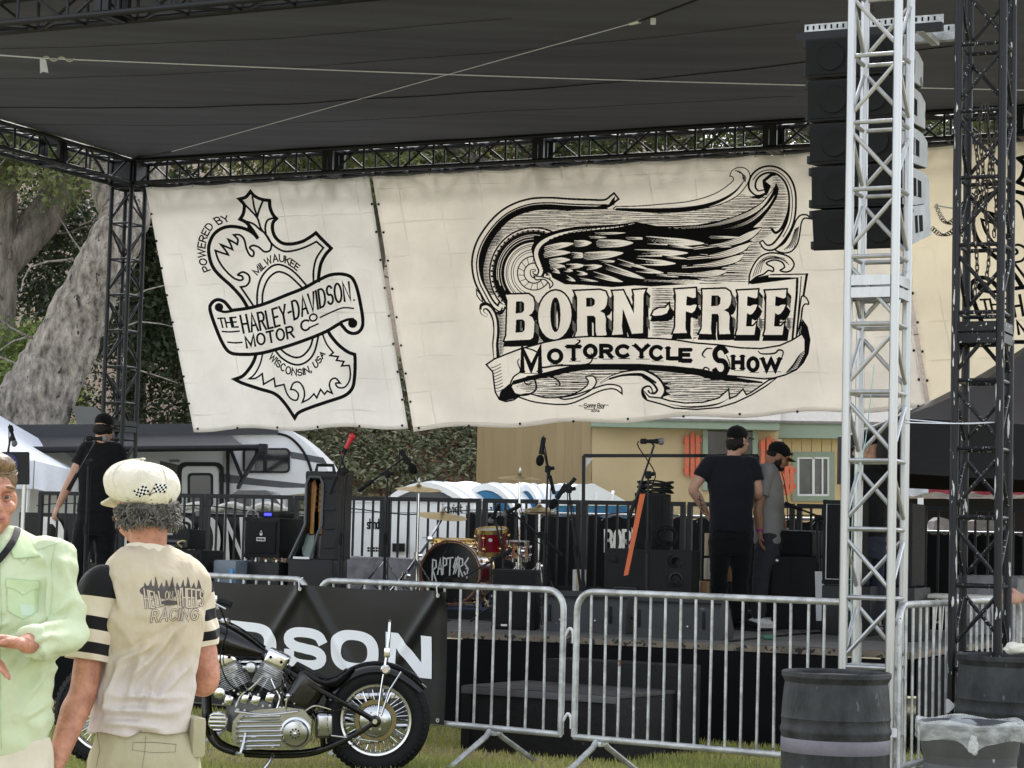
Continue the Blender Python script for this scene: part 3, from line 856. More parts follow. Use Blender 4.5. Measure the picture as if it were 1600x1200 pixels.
 for i in range(4):
  a.stroke(mp_(cB,[(1010+22*i,1040-12*i),(1060+20*i,920-8*i),(1160+30*i,858+8*i),(1290+14*i,880+18*i)]),0.9,lay=5,smooth=4)
 a.poly(mp_(cB,[(980,1100),(1040,1048),(1180,1018),(1505,1012),(1475,1190),(1395,1520+330),(1330,1850),(1390,1190),(1395,1060),(1000,1110)]),lay=3)
 a.poly(mp_(cB,[(1150,1030),(1480,1024),(1455,1190),(1392,1840),(1348,1840),(1412,1190),(1418,1048),(1150,1046)]),'c',4)
 a.stroke(mp_(cB,[(1442,1040),(1430,1190),(1372,1840)]),1.2,lay=5)
 a.outline(mp_(cD,[(1440,330),(1450,240),(1475,200),(1508,200),(1490,150),(1455,128),(1440,150),(1425,260),(1400,480)]),1.8,lay=5,smooth=4,fill='c',flay=4)
 a.stroke(mp_(cC,[(165,300),(135,280),(130,240),(170,225),(215,260),(250,340),(260,450),(250,560),(262,680)]),8,lay=1,smooth=5,taper=lambda f:0.5+0.5*min(1,2*f))
 a.stroke(mp_(cC,[(165,300),(135,280),(130,240),(170,225),(215,260),(246,340),(254,450),(244,560),(250,670)]),4,'c',2,smooth=5)
 a.stroke(mp_(cC,[(115,240),(125,205),(170,195),(215,225),(260,280),(310,260)]),3,lay=3,smooth=5)
 a.outline(mp_(cC,[(80,70),(118,115),(140,185),(110,160),(85,120)]),1.5,lay=3)
 cx,cy=cA(600,1010)
 def arc(r,w,col,lay,a0=-80,a1=-232):
  a.stroke([(cx+r/K*math.cos(R(a0+(a1-a0)*i/40)),cy+r/K*1.02*math.sin(R(a0+(a1-a0)*i/40))) for i in range(41)],w,col,lay,cap=False)
 arc(398,2.0,'k',1,-58);arc(372,6.5,'c',1,-60);arc(372,0.8,'k',2,-60)
 arc(318,13.5,'k',2,-66,-226);arc(320,1.2,'c',3,-90,-200);arc(298,0.8,'c',3,-90,-210);arc(335,0.8,'c',3,-80,-190)
 for i in range(24):
  t=R(-62-i*7.2)
  a.poly([(cx+388/K*math.cos(t-0.03),cy+388/K*math.sin(t-0.03)),(cx+388/K*math.cos(t+0.03),cy+388/K*math.sin(t+0.03)),(cx+352/K*math.cos(t),cy+352/K*math.sin(t))],'k',3)
 a.disc((cx,cy),268/K,'c',2,40)
 for r,w in ((250,0.9),(236,0.7),(205,1.0),(185,0.7)):arc(r,w,'k',4,-75,-250)
 arc(148,1.4,'k',4,0,-359);arc(88,1.4,'k',4,0,-359)
 for i in range(15):
  t=R(i*24)
  a.stroke([(cx+92/K*math.cos(t),cy+92/K*math.sin(t)),(cx+142/K*math.cos(t+0.1),cy+142/K*math.sin(t+0.1))],0.8,lay=4)
 wing=mp_(cA,[(590,850),(575,790),(600,735),(650,690),(740,645),(870,612),(1000,592),(1330,575),(1515,553)])+mp_(cB,[(150,588),(300,588),(500,580),(700,542),(850,500),(960,450),(1070,390),(1150,310),(1200,240),(1215,200),(1240,260),(1222,340),(1160,440),(1080,540),(1010,602),(1095,597),(1050,665),(985,718),(1008,722),(960,800),(895,838),(938,830),(900,895),(830,935),(725,965),(790,987),(740,1025),(600,1052),(505,1058),(590,1080),(540,1100),(330,1115),(100,1130)])+mp_(cA,[(1500,1120),(1300,1135),(1050,1115),(880,1110),(780,1060),(720,1020),(660,1005),(635,930)])
 a.poly(wing,'k',5)
 def fe(f,p0,p1,w,b=0,lines=4):
  w=w*0.84;lines+=1
  s=leafshape(f(*p0),f(*p1),w/K,b/K)
  a.poly(s,'c',6)
  (x0,y0),(x1,y1)=f(*p0),f(*p1)
  L=math.hypot(x1-x0,y1-y0);nx,ny=-(y1-y0)/L,(x1-x0)/L
  for i in range(lines):
   o=((i+0.5)/lines-0.5)*w/K*0.95
   ln=0.42+0.3*((i*37)%10)/10
   a.stroke([(x0+(x1-x0)*t*ln+nx*(o*(1-0.4*t)+b/K*math.sin(t*ln*3.14)),y0+(y1-y0)*t*ln+ny*(o*(1-0.4*t)+b/K*math.sin(t*ln*3.14))) for t in (-0.05,0.3,0.65,1)],1.2,'k',7,taper=lambda f:1.15-f,cap=False)
 for p0,p1,w in (((1165,748),(1488,740),82),((960,748),(1118,738),66),((1050,862),(1400,830),80),((935,850),(1082,850),62),((890,952),(1058,940),52),((1050,962),(1212,945),52),((975,1005),(1085,1018),42),((860,975),(952,990),40),((1120,1015),(1395,1088),52),((1220,945),(1590,1062),58),((880,1040),(975,1082),40),((1330,900),(1640,985),50)):
  fe(cA,p0,p1,w)
 for p0,p1,w in (((700,800),(962,745),62),((692,850),(932,825),58),((740,915),(928,890),58),((745,962),(882,948),44),((762,985),(835,1012),40),((710,1020),(760,1050),36)):
  fe(cA,p0,p1,w,-8,2)
 for p0,p1,w in (((40,715),(575,745),82),((-60,830),(428,830),74),((-40,905),(315,925),66),((-70,970),(208,1008),50)):
  fe(cB,p0,p1,w,0,6)
 for q,w in (([(250,610),(600,590),(900,510),(1080,410),(1190,270)],36),([(350,660),(700,628),(950,560),(1120,430),(1205,310)],22),([(480,790),(800,742),(980,672),(1085,605)],58),([(420,880),(700,852),(900,792),(1000,732)],58),([(370,955),(650,932),(850,885),(930,840)],56),([(240,1015),(500,1025),(680,1008),(785,988)],52),([(30,1075),(300,1085),(480,1090),(583,1081)],38)):
  p=mp_(cB,q)
  a.stroke(p,w/K,'c',6,smooth=6,taper=lambda f:max(0.02,min(0.35+1.2*f,1,3.2*(1-f))),cap=False)
  for o in (-0.28,0,0.26):
   a.stroke([(x,y+o*w/K) for x,y in p[:-1]],0.9,'k',7,smooth=6,taper=lambda f:max(0.1,1.4-1.3*f))
 for p0,p1,w in (((620,690),(900,690),26),((560,760),(820,776),24),((520,850),(760,860),24),((420,940),(640,950),22),((250,760),(500,790),24),((200,860),(440,885),22),((120,1020),(340,1045),22)):
  fe(cB,p0,p1,w,0,1)
 for p0,p1,w in (((1130,660),(1420,650),24),((1420,700),(1640,700),26),((1180,905),(1360,905),24),((1000,1060),(1180,1085),22),((1080,690),(1250,690),22)):
  fe(cA,p0,p1,w,0,1)
 ed=mp_(cA,[(1500,565),(1330,600),(1100,620),(900,648),(760,690),(660,750),(620,830),(640,920),(665,985),(640,1040),(590,1030),(580,990),(610,985)])
 a.stroke(ed,8.5,'k',8,smooth=5,taper=lambda f:min(1,0.1+2.5*f,0.3+2*(1-f)))
 a.stroke(ed,6.2,'c',9,smooth=5,taper=lambda f:min(1,0.05+2.2*f,0.2+2*(1-f)))
 for i in range(17):
  x=700+i*42
  y=722-105*(1-math.exp(-(x-700)/250.0))-(x-700)*0.045
  a.stroke(mp_(cA,[(x,y+22),(x+28,y+12),(x+44,y-12),(x+80,y-12)]),1.0,'k',10,smooth=4)
 a.outline(mp_(cA,[(600,1035),(680,1045),(745,1070),(770,1110),(745,1140),(740,1140),(735,1105),(690,1065),(620,1070)]),1.5,lay=9,smooth=4,fill='c',flay=8)
 for i in range(9):
  a.stroke(mp_(cA,[(640+6*i,840+22*i),(665+5*i,880+16*i),(690+3*i,900+14*i)]),1.3,'k',10,smooth=4)
 rib=mp_(cC,[(168,742),(240,692),(350,648),(480,600),(700,540),(900,502),(1100,488),(1300,492),(1543,505)])+mp_(cD,[(150,508),(300,520),(480,548),(700,566),(900,592),(1080,598),(1250,570),(1360,522),(1440,470),(1455,350),(1492,405),(1516,520),(1500,640),(1460,720),(1400,785),(1300,832),(1200,860),(1110,868),(900,850),(780,840),(550,790),(300,762),(0,742)])+mp_(cC,[(1300,742),(1100,742),(900,765),(720,812),(560,850),(420,890),(395,940),(430,1000),(480,1015),(420,1055),(350,1070),(290,1050),(252,985),(240,900),(228,805)])
 a.stroke(mp_(cC,[(420,905),(560,865),(720,830),(900,785),(1100,760),(1300,760),(1543,762)])+mp_(cD,[(300,785),(550,818),(780,862),(900,880),(1090,900)]),7.5,'k',10,smooth=4,taper=lambda f:min(1,0.5+2*f,0.25+4*(1-f)))
 a.outline(rib,2.0,lay=12,fill='c',flay=11)
 a.poly(mp_(cC,[(285,1040),(300,980),(370,920),(395,905),(390,960),(430,1010),(470,1020),(420,1045),(350,1062)]),'k',12)
 a.poly(mp_(cD,[(1440,350),(1495,410),(1515,520),(1500,640),(1455,725),(1400,780),(1470,640),(1470,520),(1440,470)]),'k',12)
 for i in range(9):
  a.stroke(mp_(cC,[(215+6*i,770+26*i),(250+5*i,760+27*i),(300+3*i,735+28*i)]),0.9,'k',12,smooth=3)
  a.stroke(mp_(cD,[(1470-6*i,620+18*i),(1420-6*i,660+16*i),(1370-8*i,740+9*i)]),0.9,'k',12,smooth=3)
 a.outline(mp_(cC,[(450,1022),(600,1072),(800,1096),(930,1088),(1060,1035),(1200,972),(1310,958),(1382,1002),(1382,1002),(1370,942),(1290,918),(1200,930),(1000,1000),(860,1030),(700,1035),(560,1000)]),1.8,lay=6,smooth=4,fill='c',flay=5)
 a.outline(mp_(cC,[(820,1035),(960,1000),(1060,940),(1085,890),(1062,850),(1130,845),(1155,900),(1110,965),(1000,1025),(880,1050)]),1.8,lay=7,smooth=4,fill='c',flay=6)
 s2=mp_(cC,[(1190,905),(1280,855),(1400,822),(1543,812)])+mp_(cD,[(60,835),(140,890),(185,970),(140,1030),(70,1020),(45,975),(75,955),(95,985)])
 a.stroke(s2,12,lay=5,smooth=5,taper=lambda f:min(1,0.1+2.4*f,0.4+2.5*(1-f)))
 a.stroke(s2,8.6,'c',6,smooth=5,taper=lambda f:min(1,0.05+2.2*f,0.3+2.2*(1-f)))
 a.stroke([(p[0]-1,p[1]+2.2) for p in s2[1:6]],2.4,lay=7,smooth=5)
 a.outline(mp_(cD,[(20,965),(60,1060),(180,1092),(300,1130),(500,1142),(700,1125),(850,1080),(1000,1010),(1130,930),(1220,862),(1150,880),(1000,985),(950,1010),(920,960),(860,1020),(800,1045),(790,960),(700,1040),(560,1078),(400,1085),(260,1065),(180,1040),(80,1030)]),1.9,lay=6,fill='c',flay=5)
 a.stroke(mp_(cD,[(240,1090),(400,1118),(560,1115),(700,1090),(800,1040)]),2.2,lay=7,smooth=5,taper=lambda f:min(1,3*f,3*(1-f)))
 a.poly(mp_(cD,[(100,840),(190,900),(270,900),(215,930),(280,950),(220,975),(270,1010),(170,1040),(205,970)]),'k',5)
 Lt=[]
 Lt.append((cC,[(345,118),(550,112),(590,140),(604,190),(600,250),(580,285),(552,300),(585,318),(603,360),(600,450),(590,500),(565,517),(335,528),(352,480),(362,170)],[[(445,182),(490,182),(505,195),(505,255),(490,272),(440,278)],[(445,345),(495,343),(512,360),(510,430),(495,445),(440,450)]]))
 Lt.append((cC,[(787+150*math.cos(t*0.2618)+8*math.sin(t*0.2618),298-218*math.sin(t*0.2618)) for t in range(24)],[[(792+40*math.cos(t*0.349),295-150*math.sin(t*0.349)) for t in range(18)]]))
 Lt.append((cC,[(965,85),(1190,75),(1240,90),(1258,140),(1250,205),(1230,240),(1190,262),(1230,285),(1242,330),(1240,430),(1250,472),(1240,480),(1160,482),(1150,440),(1150,320),(1135,305),(1075,305),(1075,440),(1082,482),(965,490),(985,440),(990,140)],[[(1075,150),(1120,148),(1140,165),(1138,200),(1120,215),(1075,218)]]))
 Lt.append((cC,[(1302,85),(1395,80),(1488,285),(1494,120),(1484,78),(1592,70),(1574,120),(1566,460),(1470,466),(1392,240),(1382,400),(1392,470),(1295,476),(1308,420),(1314,130)],[]))
 Lt.append((cD,[(105,298),(122,260),(170,237),(220,237),(250,205),(255,240),(235,282),(190,300),(130,306)],[]))
 Lt.append((cD,[(305,72),(492,60),(492,140),(470,148),(412,130),(405,212),(440,217),(478,205),(502,210),(482,260),(455,282),(402,265),(398,420),(412,460),(288,462),(308,410),(316,120)],[]))
 Lt.append((cD,[(552,72),(760,65),(800,90),(815,140),(805,200),(785,235),(745,255),(785,275),(797,310),(792,420),(803,467),(705,471),(700,430),(700,310),(690,290),(635,290),(627,420),(634,470),(522,466),(545,420),(556,130)],[[(640,130),(690,130),(710,150),(705,195),(690,210),(635,215)]]))
 E=[(868,82),(1055,72),(1050,140),(1030,150),(960,130),(955,215),(985,220),(1015,205),(1050,205),(1032,250),(1005,285),(980,295),(955,280),(945,400),(1010,400),(1036,372),(1020,475),(855,475),(870,420),(880,130)]
 Lt.append((cD,E,[]));Lt.append((cD,[(x+253,y) for x,y in E],[]))
 for f,o,hs_ in Lt:
  P=mp_(f,o)
  Hs=[mp_(f,h) for h in hs_]
  for j in range(9):
   t=(j+1)/9
   a.poly([(x+8.0*t,y+9.5*t) for x,y in P],'k',8,[[(x+8.0*t,y+9.5*t) for x,y in h] for h in Hs])
  for j in range(4):
   t=(j+1)/4
   a.poly([(x-3.0*t,y+9.5*t) for x,y in P],'k',8,[[(x-3*t,y+9.5*t) for x,y in h] for h in Hs])
  a.stroke(P+[P[0]],4.2,'k',9)
  a.poly(P,'c',10,Hs)
  for h in Hs:
   a.stroke(h+[h[0]],1.6,'k',11)
   gx=sum(p[0] for p in h)/len(h);gy=sum(p[1] for p in h)/len(h);hh=max(p[1] for p in h)-min(p[1] for p in h)
   a.stroke([(gx,gy-hh*0.34),(gx,gy+hh*0.34)],2.6,'g',12)
  xr=max(p[0] for p in P);yt=min(p[1] for p in P);yb=max(p[1] for p in P)
  if yb-yt>40:
   for q in (0.2,0.68):
    a.poly([(xr+1.5,yt+(yb-yt)*q-6),(xr+6.5,yt+(yb-yt)*q),(xr+6.5,yt+(yb-yt)*q+16),(xr+1.5,yt+(yb-yt)*q+9)],'g',9)
 for ch,f,x0,y0,x1,y1,w in (('M',cC,500,800,655,600,5.2),('O',cC,735,718,845,612,4.6),('T',cC,905,690,1005,580,4.6),('O',cC,1055,668,1150,572,4.6),('R',cC,1200,672,1290,572,4.6),('C',cC,1340,668,1440,575,4.6),('Y',cC,1500,672,1610,572,4.6),('C',cD,95,690,190,582,4.6),('L',cD,245,685,325,595,4.6),('E',cD,355,705,440,610,4.6),('S',cD,660,830,770,590,6.0),('H',cD,830,775,915,668,4.6),('O',cD,968,792,1052,685,4.6),('W',cD,1095,785,1250,690,4.4)):
  (xa,ya),(xb,yb)=f(x0,y0),f(x1,y1)
  a.text(ch,xa,ya,xb,yb,w*1.05,'k',14)
  a.text(ch,xa-1.1,ya,xb-1.1,yb,w*0.8,'k',14)
  if ch in 'TRYLEHMW':
   for pl in GL[ch][1]:
    for gx,gy in (pl[0],pl[-1]):
     if gy in (0,1):
      px_,py_=xa+(xb-xa)*gx/GL[ch][0],ya+(yb-ya)*gy
      a.stroke([(px_-4.2,py_),(px_+3.4,py_)],1.7,'k',14)
  a.stroke([(xa+2,ya+3.4),(xb+2,ya+3.4)],0.8,'k',13)
 for f,q in ((cC,[(470,600),(520,590),(640,640),(660,760),(800,750),(1060,740),(1120,690),(1110,640)]),(cC,[(470,690),(455,720),(480,800),(420,850),(390,930),(430,1000),(540,1010),(620,960),(600,860),(540,850),(520,900),(560,920),(580,890)]),(cC,[(560,850),(660,840),(760,850),(820,890),(830,925),(795,915)]),(cC,[(905,590),(960,570),(1000,545),(1010,525),(985,520)]),(cD,[(640,600),(590,600),(550,650),(575,680)]),(cD,[(770,660),(800,760),(740,860),(640,870),(560,820),(570,770),(610,780),(600,805)]),(cD,[(400,785),(480,780),(540,840),(640,870)]),(cD,[(1055,620),(1090,645),(1200,640),(1240,610),(1280,630),(1250,720)])):
  a.stroke(mp_(f,q),2.2,'k',15,smooth=5,taper=lambda t:0.45+0.55*math.sin(3.14*min(1,max(0,t))))
 a.text('s',*cC(1045,1125),*cC(1078,1070),1.0,lay=0);a.text('onny',*cC(1082,1122),*cC(1150,1085),0.9,lay=0,skew=0.2);a.text('Boy',*cC(1165,1122),*cC(1228,1088),1.0,lay=0,skew=0.15)
 a.text('2016',*cC(1110,1162),*cC(1185,1148),0.7,lay=0)
 for q in ([(1000,1108),(1035,1110)],[(1050,1135),(1140,1140),(1220,1125)],[(1230,1100),(1262,1104)]):
  a.stroke(mp_(cC,q),0.8,smooth=3)
 return a
# ------------------------------------------------------------------ trusses, canopy, banners, deck
def truss(root,A,B,e1,e2,s,bay,m,cr_=0.025,br=0.0125,joints=(),flip=0,n=8):
 """square box truss: A, B world ends on the axis; e1, e2 unit cross axes; s = chord spacing"""
 A,B=V3(A),V3(B)
 L=(B-A).length
 d=(B-A)/L
 cor=[e1*(i*s/2)+e2*(j*s/2) for i,j in ((-1,-1),(1,-1),(1,1),(-1,1))]
 for c in cor:
  rod(root,'chord',A+c,B+c,cr_,m,10 if n>6 else 8,True)
 nb=max(1,round(L/bay))
 b=L/nb
 for k in range(nb+1):
  for f in range(4):
   c0,c1=cor[f],cor[(f+1)%4]
   p=A+d*(k*b)
   rod(root,'rung',p+c0,p+c1,br,m,n,True)
   if k<nb:
    if (k+f+flip)%2:
     c0,c1=c1,c0
    rod(root,'diagonal',p+c0+d*(0.12*b),p+c1+d*(0.88*b),br,m,n,True)
 Mr=Matrix((e1,e2,d)).transposed()
 for j in joints:
  for o in (-0.034,0.034):
   p=A+d*(j+o)
   for f in range(4):
    c0,c1=cor[f],cor[(f+1)%4]
    mid=(c0+c1)/2
    ax=(c1-c0).normalized()
    X=Matrix((ax,d.cross(ax),d)).transposed()
    bar(root,'joint_plate',p+mid,(s-0.04,0.012+0.03,0.056),m,X,True)
TW=0.25
def tower(name,label,px,py,D,z0,z1,m,joints,group,bay=0.37,s=0.262):
 c=pd(px,py,D)
 A=V3((c.x,c.y,z0));B=V3((c.x,c.y,z1))
 root=thing(name,label,'truss tower',A,group=group)
 truss(root,A,B,US,VSD,s,bay,m,0.0254,0.0125,[j-z0 for j in joints])
 bar(root,'base_plate',V3((c.x,c.y,z0-0.012)),(s+0.2,s+0.2,0.02),m,MS.to_3x3(),True)
 return root,c
VB=20.1
VF=13.25
ZT=5.42
def build_trusses():
 g='box truss towers around the stage'
 tower('truss_tower','bare aluminium truss tower in front of the hanging speakers',1371,500,12.0,0.03,6.4,ALU,(2.86,),g,0.37)
 global BT
 r,c=tower('truss_tower','black truss tower with chipped white paint and a hanging chain at right',1536,500,12.75,0.03,6.4,mat('chipped_black_paint',C(36,37,42),0.36,var=0.2,chip=(C(206,206,204),0.655,38)),(2.70,),g,0.41)
 BT=c
 c=pd(195,450,24.2)
 u0_,v0_=uv(c)
 r,c2=tower('truss_tower','black truss tower at the rear left corner of the stage',195,450,24.2,0.03,ZT-0.17,BLACKT,(2.58,),g,0.40)
 gg='black box truss beams carrying the canopy'
 UL=u0_
 A=W(UL+0.17,VB,ZT);B=W(-1.6,VB,ZT)
 t=thing('truss_beam','long black truss beam behind and above the banners','truss beam',A,group=gg)
 truss(t,A,B,VSD,UPV,TW,0.41,BLACKP,0.0254,0.0125,(2.46,4.92,7.38,9.84))
 A=W(UL,VB-0.17,ZT);B=W(UL,VF-0.3,ZT)
 t=thing('truss_beam','black truss beam running along the left edge of the canopy','truss beam',A,group=gg)
 truss(t,A,B,US,UPV,TW,0.41,BLACKP,0.0254,0.0125,(1.25,3.7))
 bar(t,'corner_block',W(UL,VB,ZT),(0.32,0.32,0.32),BLACKP,MS.to_3x3(),True)
 A=W(UL-0.3,VF,ZT-0.05);B=W(-1.6,VF,ZT-0.05)
 t=thing('truss_beam','black truss beam crossing the top left of the canopy nearest the camera','truss beam',A,group=gg)
 truss(t,A,B,VSD,UPV,TW,0.46,BLACKP,0.0254,0.0125,(2.46,4.92))
 fab=mat('black_shade_cloth',C(98,100,113),0.92,var=0.16,vs=1.2,bump=0.25,bs=160,spec=0.1,st=(0.25,3.0,1))
 zc=ZT+TW/2+0.03
 def P(a,b,dz=0.0):
  u=UL+0.10+a*(13.4)
  v=VF-0.15+b*(VB-VF+0.20)
  sag=-0.10*math.sin(math.pi*min(1,max(0,b)))*math.sin(math.pi*min(1,max(0,a*1.15)))
  ed=0.05*abs(math.sin(b*21)) if a<0.004 else 0
  return W(u+ed,v,zc+sag+dz+0.012*noise.noise(V3((u*1.4,v*1.1,0))))
 root=thing('stage_canopy','dark grey shade cloth canopy stretched over the stage','canopy',W(UL,VF,zc))
 mb=MB().grid(lambda a,b:P(a,b),60,40).grid(lambda a,b:P(a,b,0.006),60,40)
 part('canopy_cloth',mb,fab,root,world=True,angle=0)
 for pts in ([(0,165),(350,155),(690,131),(1000,108),(1490,62)],[(0,68),(400,46),(800,12)],[(0,116),(300,100),(800,60),(1250,20)],[(0,193),(400,186),(800,162),(1240,140)]):
  w=[]
  for p in catmull([V3((*q,0)) for q in pts],10):
   q=pz(p.x,p.y,zc)
   uu,vv=uv(q)
   w.append(P((uu-UL-0.10)/13.4,(vv-VF+0.15)/(VB-VF+0.2),-0.008))
  part('seam',MB().path(w,0.008 if pts[0][1]==165 else 0.003,5,flat=0.5),mat('dark_seam',C(26,27,28),0.9),root,world=True)
 def guy(name,lab,a,b,r,sagm,strap=None):
  t=thing(name,lab,'rope',a,group='ropes under the canopy')
  pts=[a.lerp(b,i/16)-UPV*(sagm*math.sin(math.pi*i/16)) for i in range(17)]
  part('line',MB().path(pts,r,6),ROPE,t,world=True)
  return t
 a,b=pz(70,92,ZT-0.1),pv(1700,143,15.5)
 a=pz(66,91,5.25);b=pz(1700,143,5.25)
 t=guy('guy_rope','white rope with a tied ribbon running across under the canopy',a,b,0.0048,0.03)
 part('ribbon',MB().prism([a+V3((-0.02,0,0)),a+V3((0.03,0,-0.01)),a+V3((0.055,0,-0.12)),a+V3((0.01,0,-0.11)),a+V3((-0.012,0,-0.125))],(0,0.004,0)),ROPE,t,world=True)
 part('shackle',MB().path([a+(b-a).normalized()*q+UPV*(0.018*math.sin(q*50)) for q in [0.02*i for i in range(14)]],0.008,6),STEEL,t,world=True)
 a2=pz(-60,82,5.25)
 rod(t,'tail',a,a2,0.006,ROPE,6,True)
 a,b=pz(268,237,5.40),pz(1000,33,5.30)
 t=guy('guy_rope','thin rope rising diagonally to a black strap under the canopy',a,b,0.0034,0.0)
 part('strap',MB().path([b,pz(1100,-4,5.28),pz(1250,-60,5.25)],0.016,5,flat=0.4),BLACKM,t,world=True)
 part('buckle',MB().path([b+(a-b).normalized()*q for q in (0.0,0.06,0.13)],[0.02,0.012],6),STEEL,t,world=True)
 part('strap_end',MB().path([a,a+V3((-0.1,0.1,0.0)),pv(212,246,20.0)],0.02,5,flat=0.4),BLACKM,t,world=True)
 e=b+(b-a).normalized()*0.16
 part('tag',MB().rbox(e-UPV*0.03,(0.04,0.02,0.05),0.006),WHITEP,t,world=True)
def canvas(name,c):
 m=mat(name,c,0.85,var=0.06,vs=1.6,bump=0.12,bs=240,spec=0.2)
 nt=m.node_tree;N,L=nt.nodes,nt.links
 b=N['Principled BSDF']
 uvn=N.new('ShaderNodeUVMap')
 sp=N.new('ShaderNodeSeparateXYZ');L.new(uvn.outputs[0],sp.inputs[0])
 nz=N.new('ShaderNodeTexNoise');nz.inputs['Scale'].default_value=2.3;L.new(uvn.outputs[0],nz.inputs['Vector'])
 def ridge(sock,period,off):
  a=N.new('ShaderNodeMath');a.operation='MULTIPLY_ADD';a.inputs[1].default_value=1/period;a.inputs[2].default_value=off;L.new(sock,a.inputs[0])
  w=N.new('ShaderNodeMath');w.operation='MULTIPLY_ADD';w.inputs[1].default_value=0.12;L.new(nz.outputs[0],w.inputs[0]);L.new(a.outputs[0],w.inputs[2])
  f=N.new('ShaderNodeMath');f.operation='PINGPONG';f.inputs[1].default_value=0.5;L.new(w.outputs[0],f.inputs[0])
  r=N.new('ShaderNodeMapRange');r.inputs[1].default_value=0.0;r.inputs[2].default_value=0.022;r.inputs[3].default_value=1;r.inputs[4].default_value=0;r.interpolation_type='SMOOTHSTEP';L.new(f.outputs[0],r.inputs[0])
  return r.outputs[0]
 r1,r2=ridge(sp.outputs[1],0.36,0.1),ridge(sp.outputs[0],0.47,0.3)
 mx=N.new('ShaderNodeMath');mx.operation='MAXIMUM';L.new(r1,mx.inputs[0]);L.new(r2,mx.inputs[1])
 n4=N.new('ShaderNodeTexNoise');n4.inputs['Scale'].default_value=4.5;n4.inputs['Detail'].default_value=3;n4.inputs['Distortion'].default_value=1.5;L.new(uvn.outputs[0],n4.inputs['Vector'])
 m2=N.new('ShaderNodeMath');m2.operation='MULTIPLY';L.new(mx.outputs[0],m2.inputs[0])
 n5=N.new('ShaderNodeTexNoise');n5.inputs['Scale'].default_value=1.7;L.new(uvn.outputs[0],n5.inputs['Vector'])
 m5=N.new('ShaderNodeMapRange');m5.inputs[1].default_value=0.42;m5.inputs[2].default_value=0.66;m5.inputs[4].default_value=0.7;L.new(n5.outputs[0],m5.inputs[0]);L.new(m5.outputs[0],m2.inputs[1])
 m3=N.new('ShaderNodeMath');m3.operation='MULTIPLY_ADD';m3.inputs[1].default_value=0.7;L.new(n4.outputs[0],m3.inputs[0]);L.new(m2.outputs[0],m3.inputs[2])
 bp=N.new('ShaderNodeBump');bp.inputs['Strength'].default_value=0.7;bp.inputs['Distance'].default_value=0.03
 L.new(m3.outputs[0],bp.inputs['Height'])
 old=b.inputs['Normal'].links[0].from_socket
 L.new(old,bp.inputs['Normal']);L.new(bp.outputs[0],b.inputs['Normal'])
 return add_translucent(m,0.5)
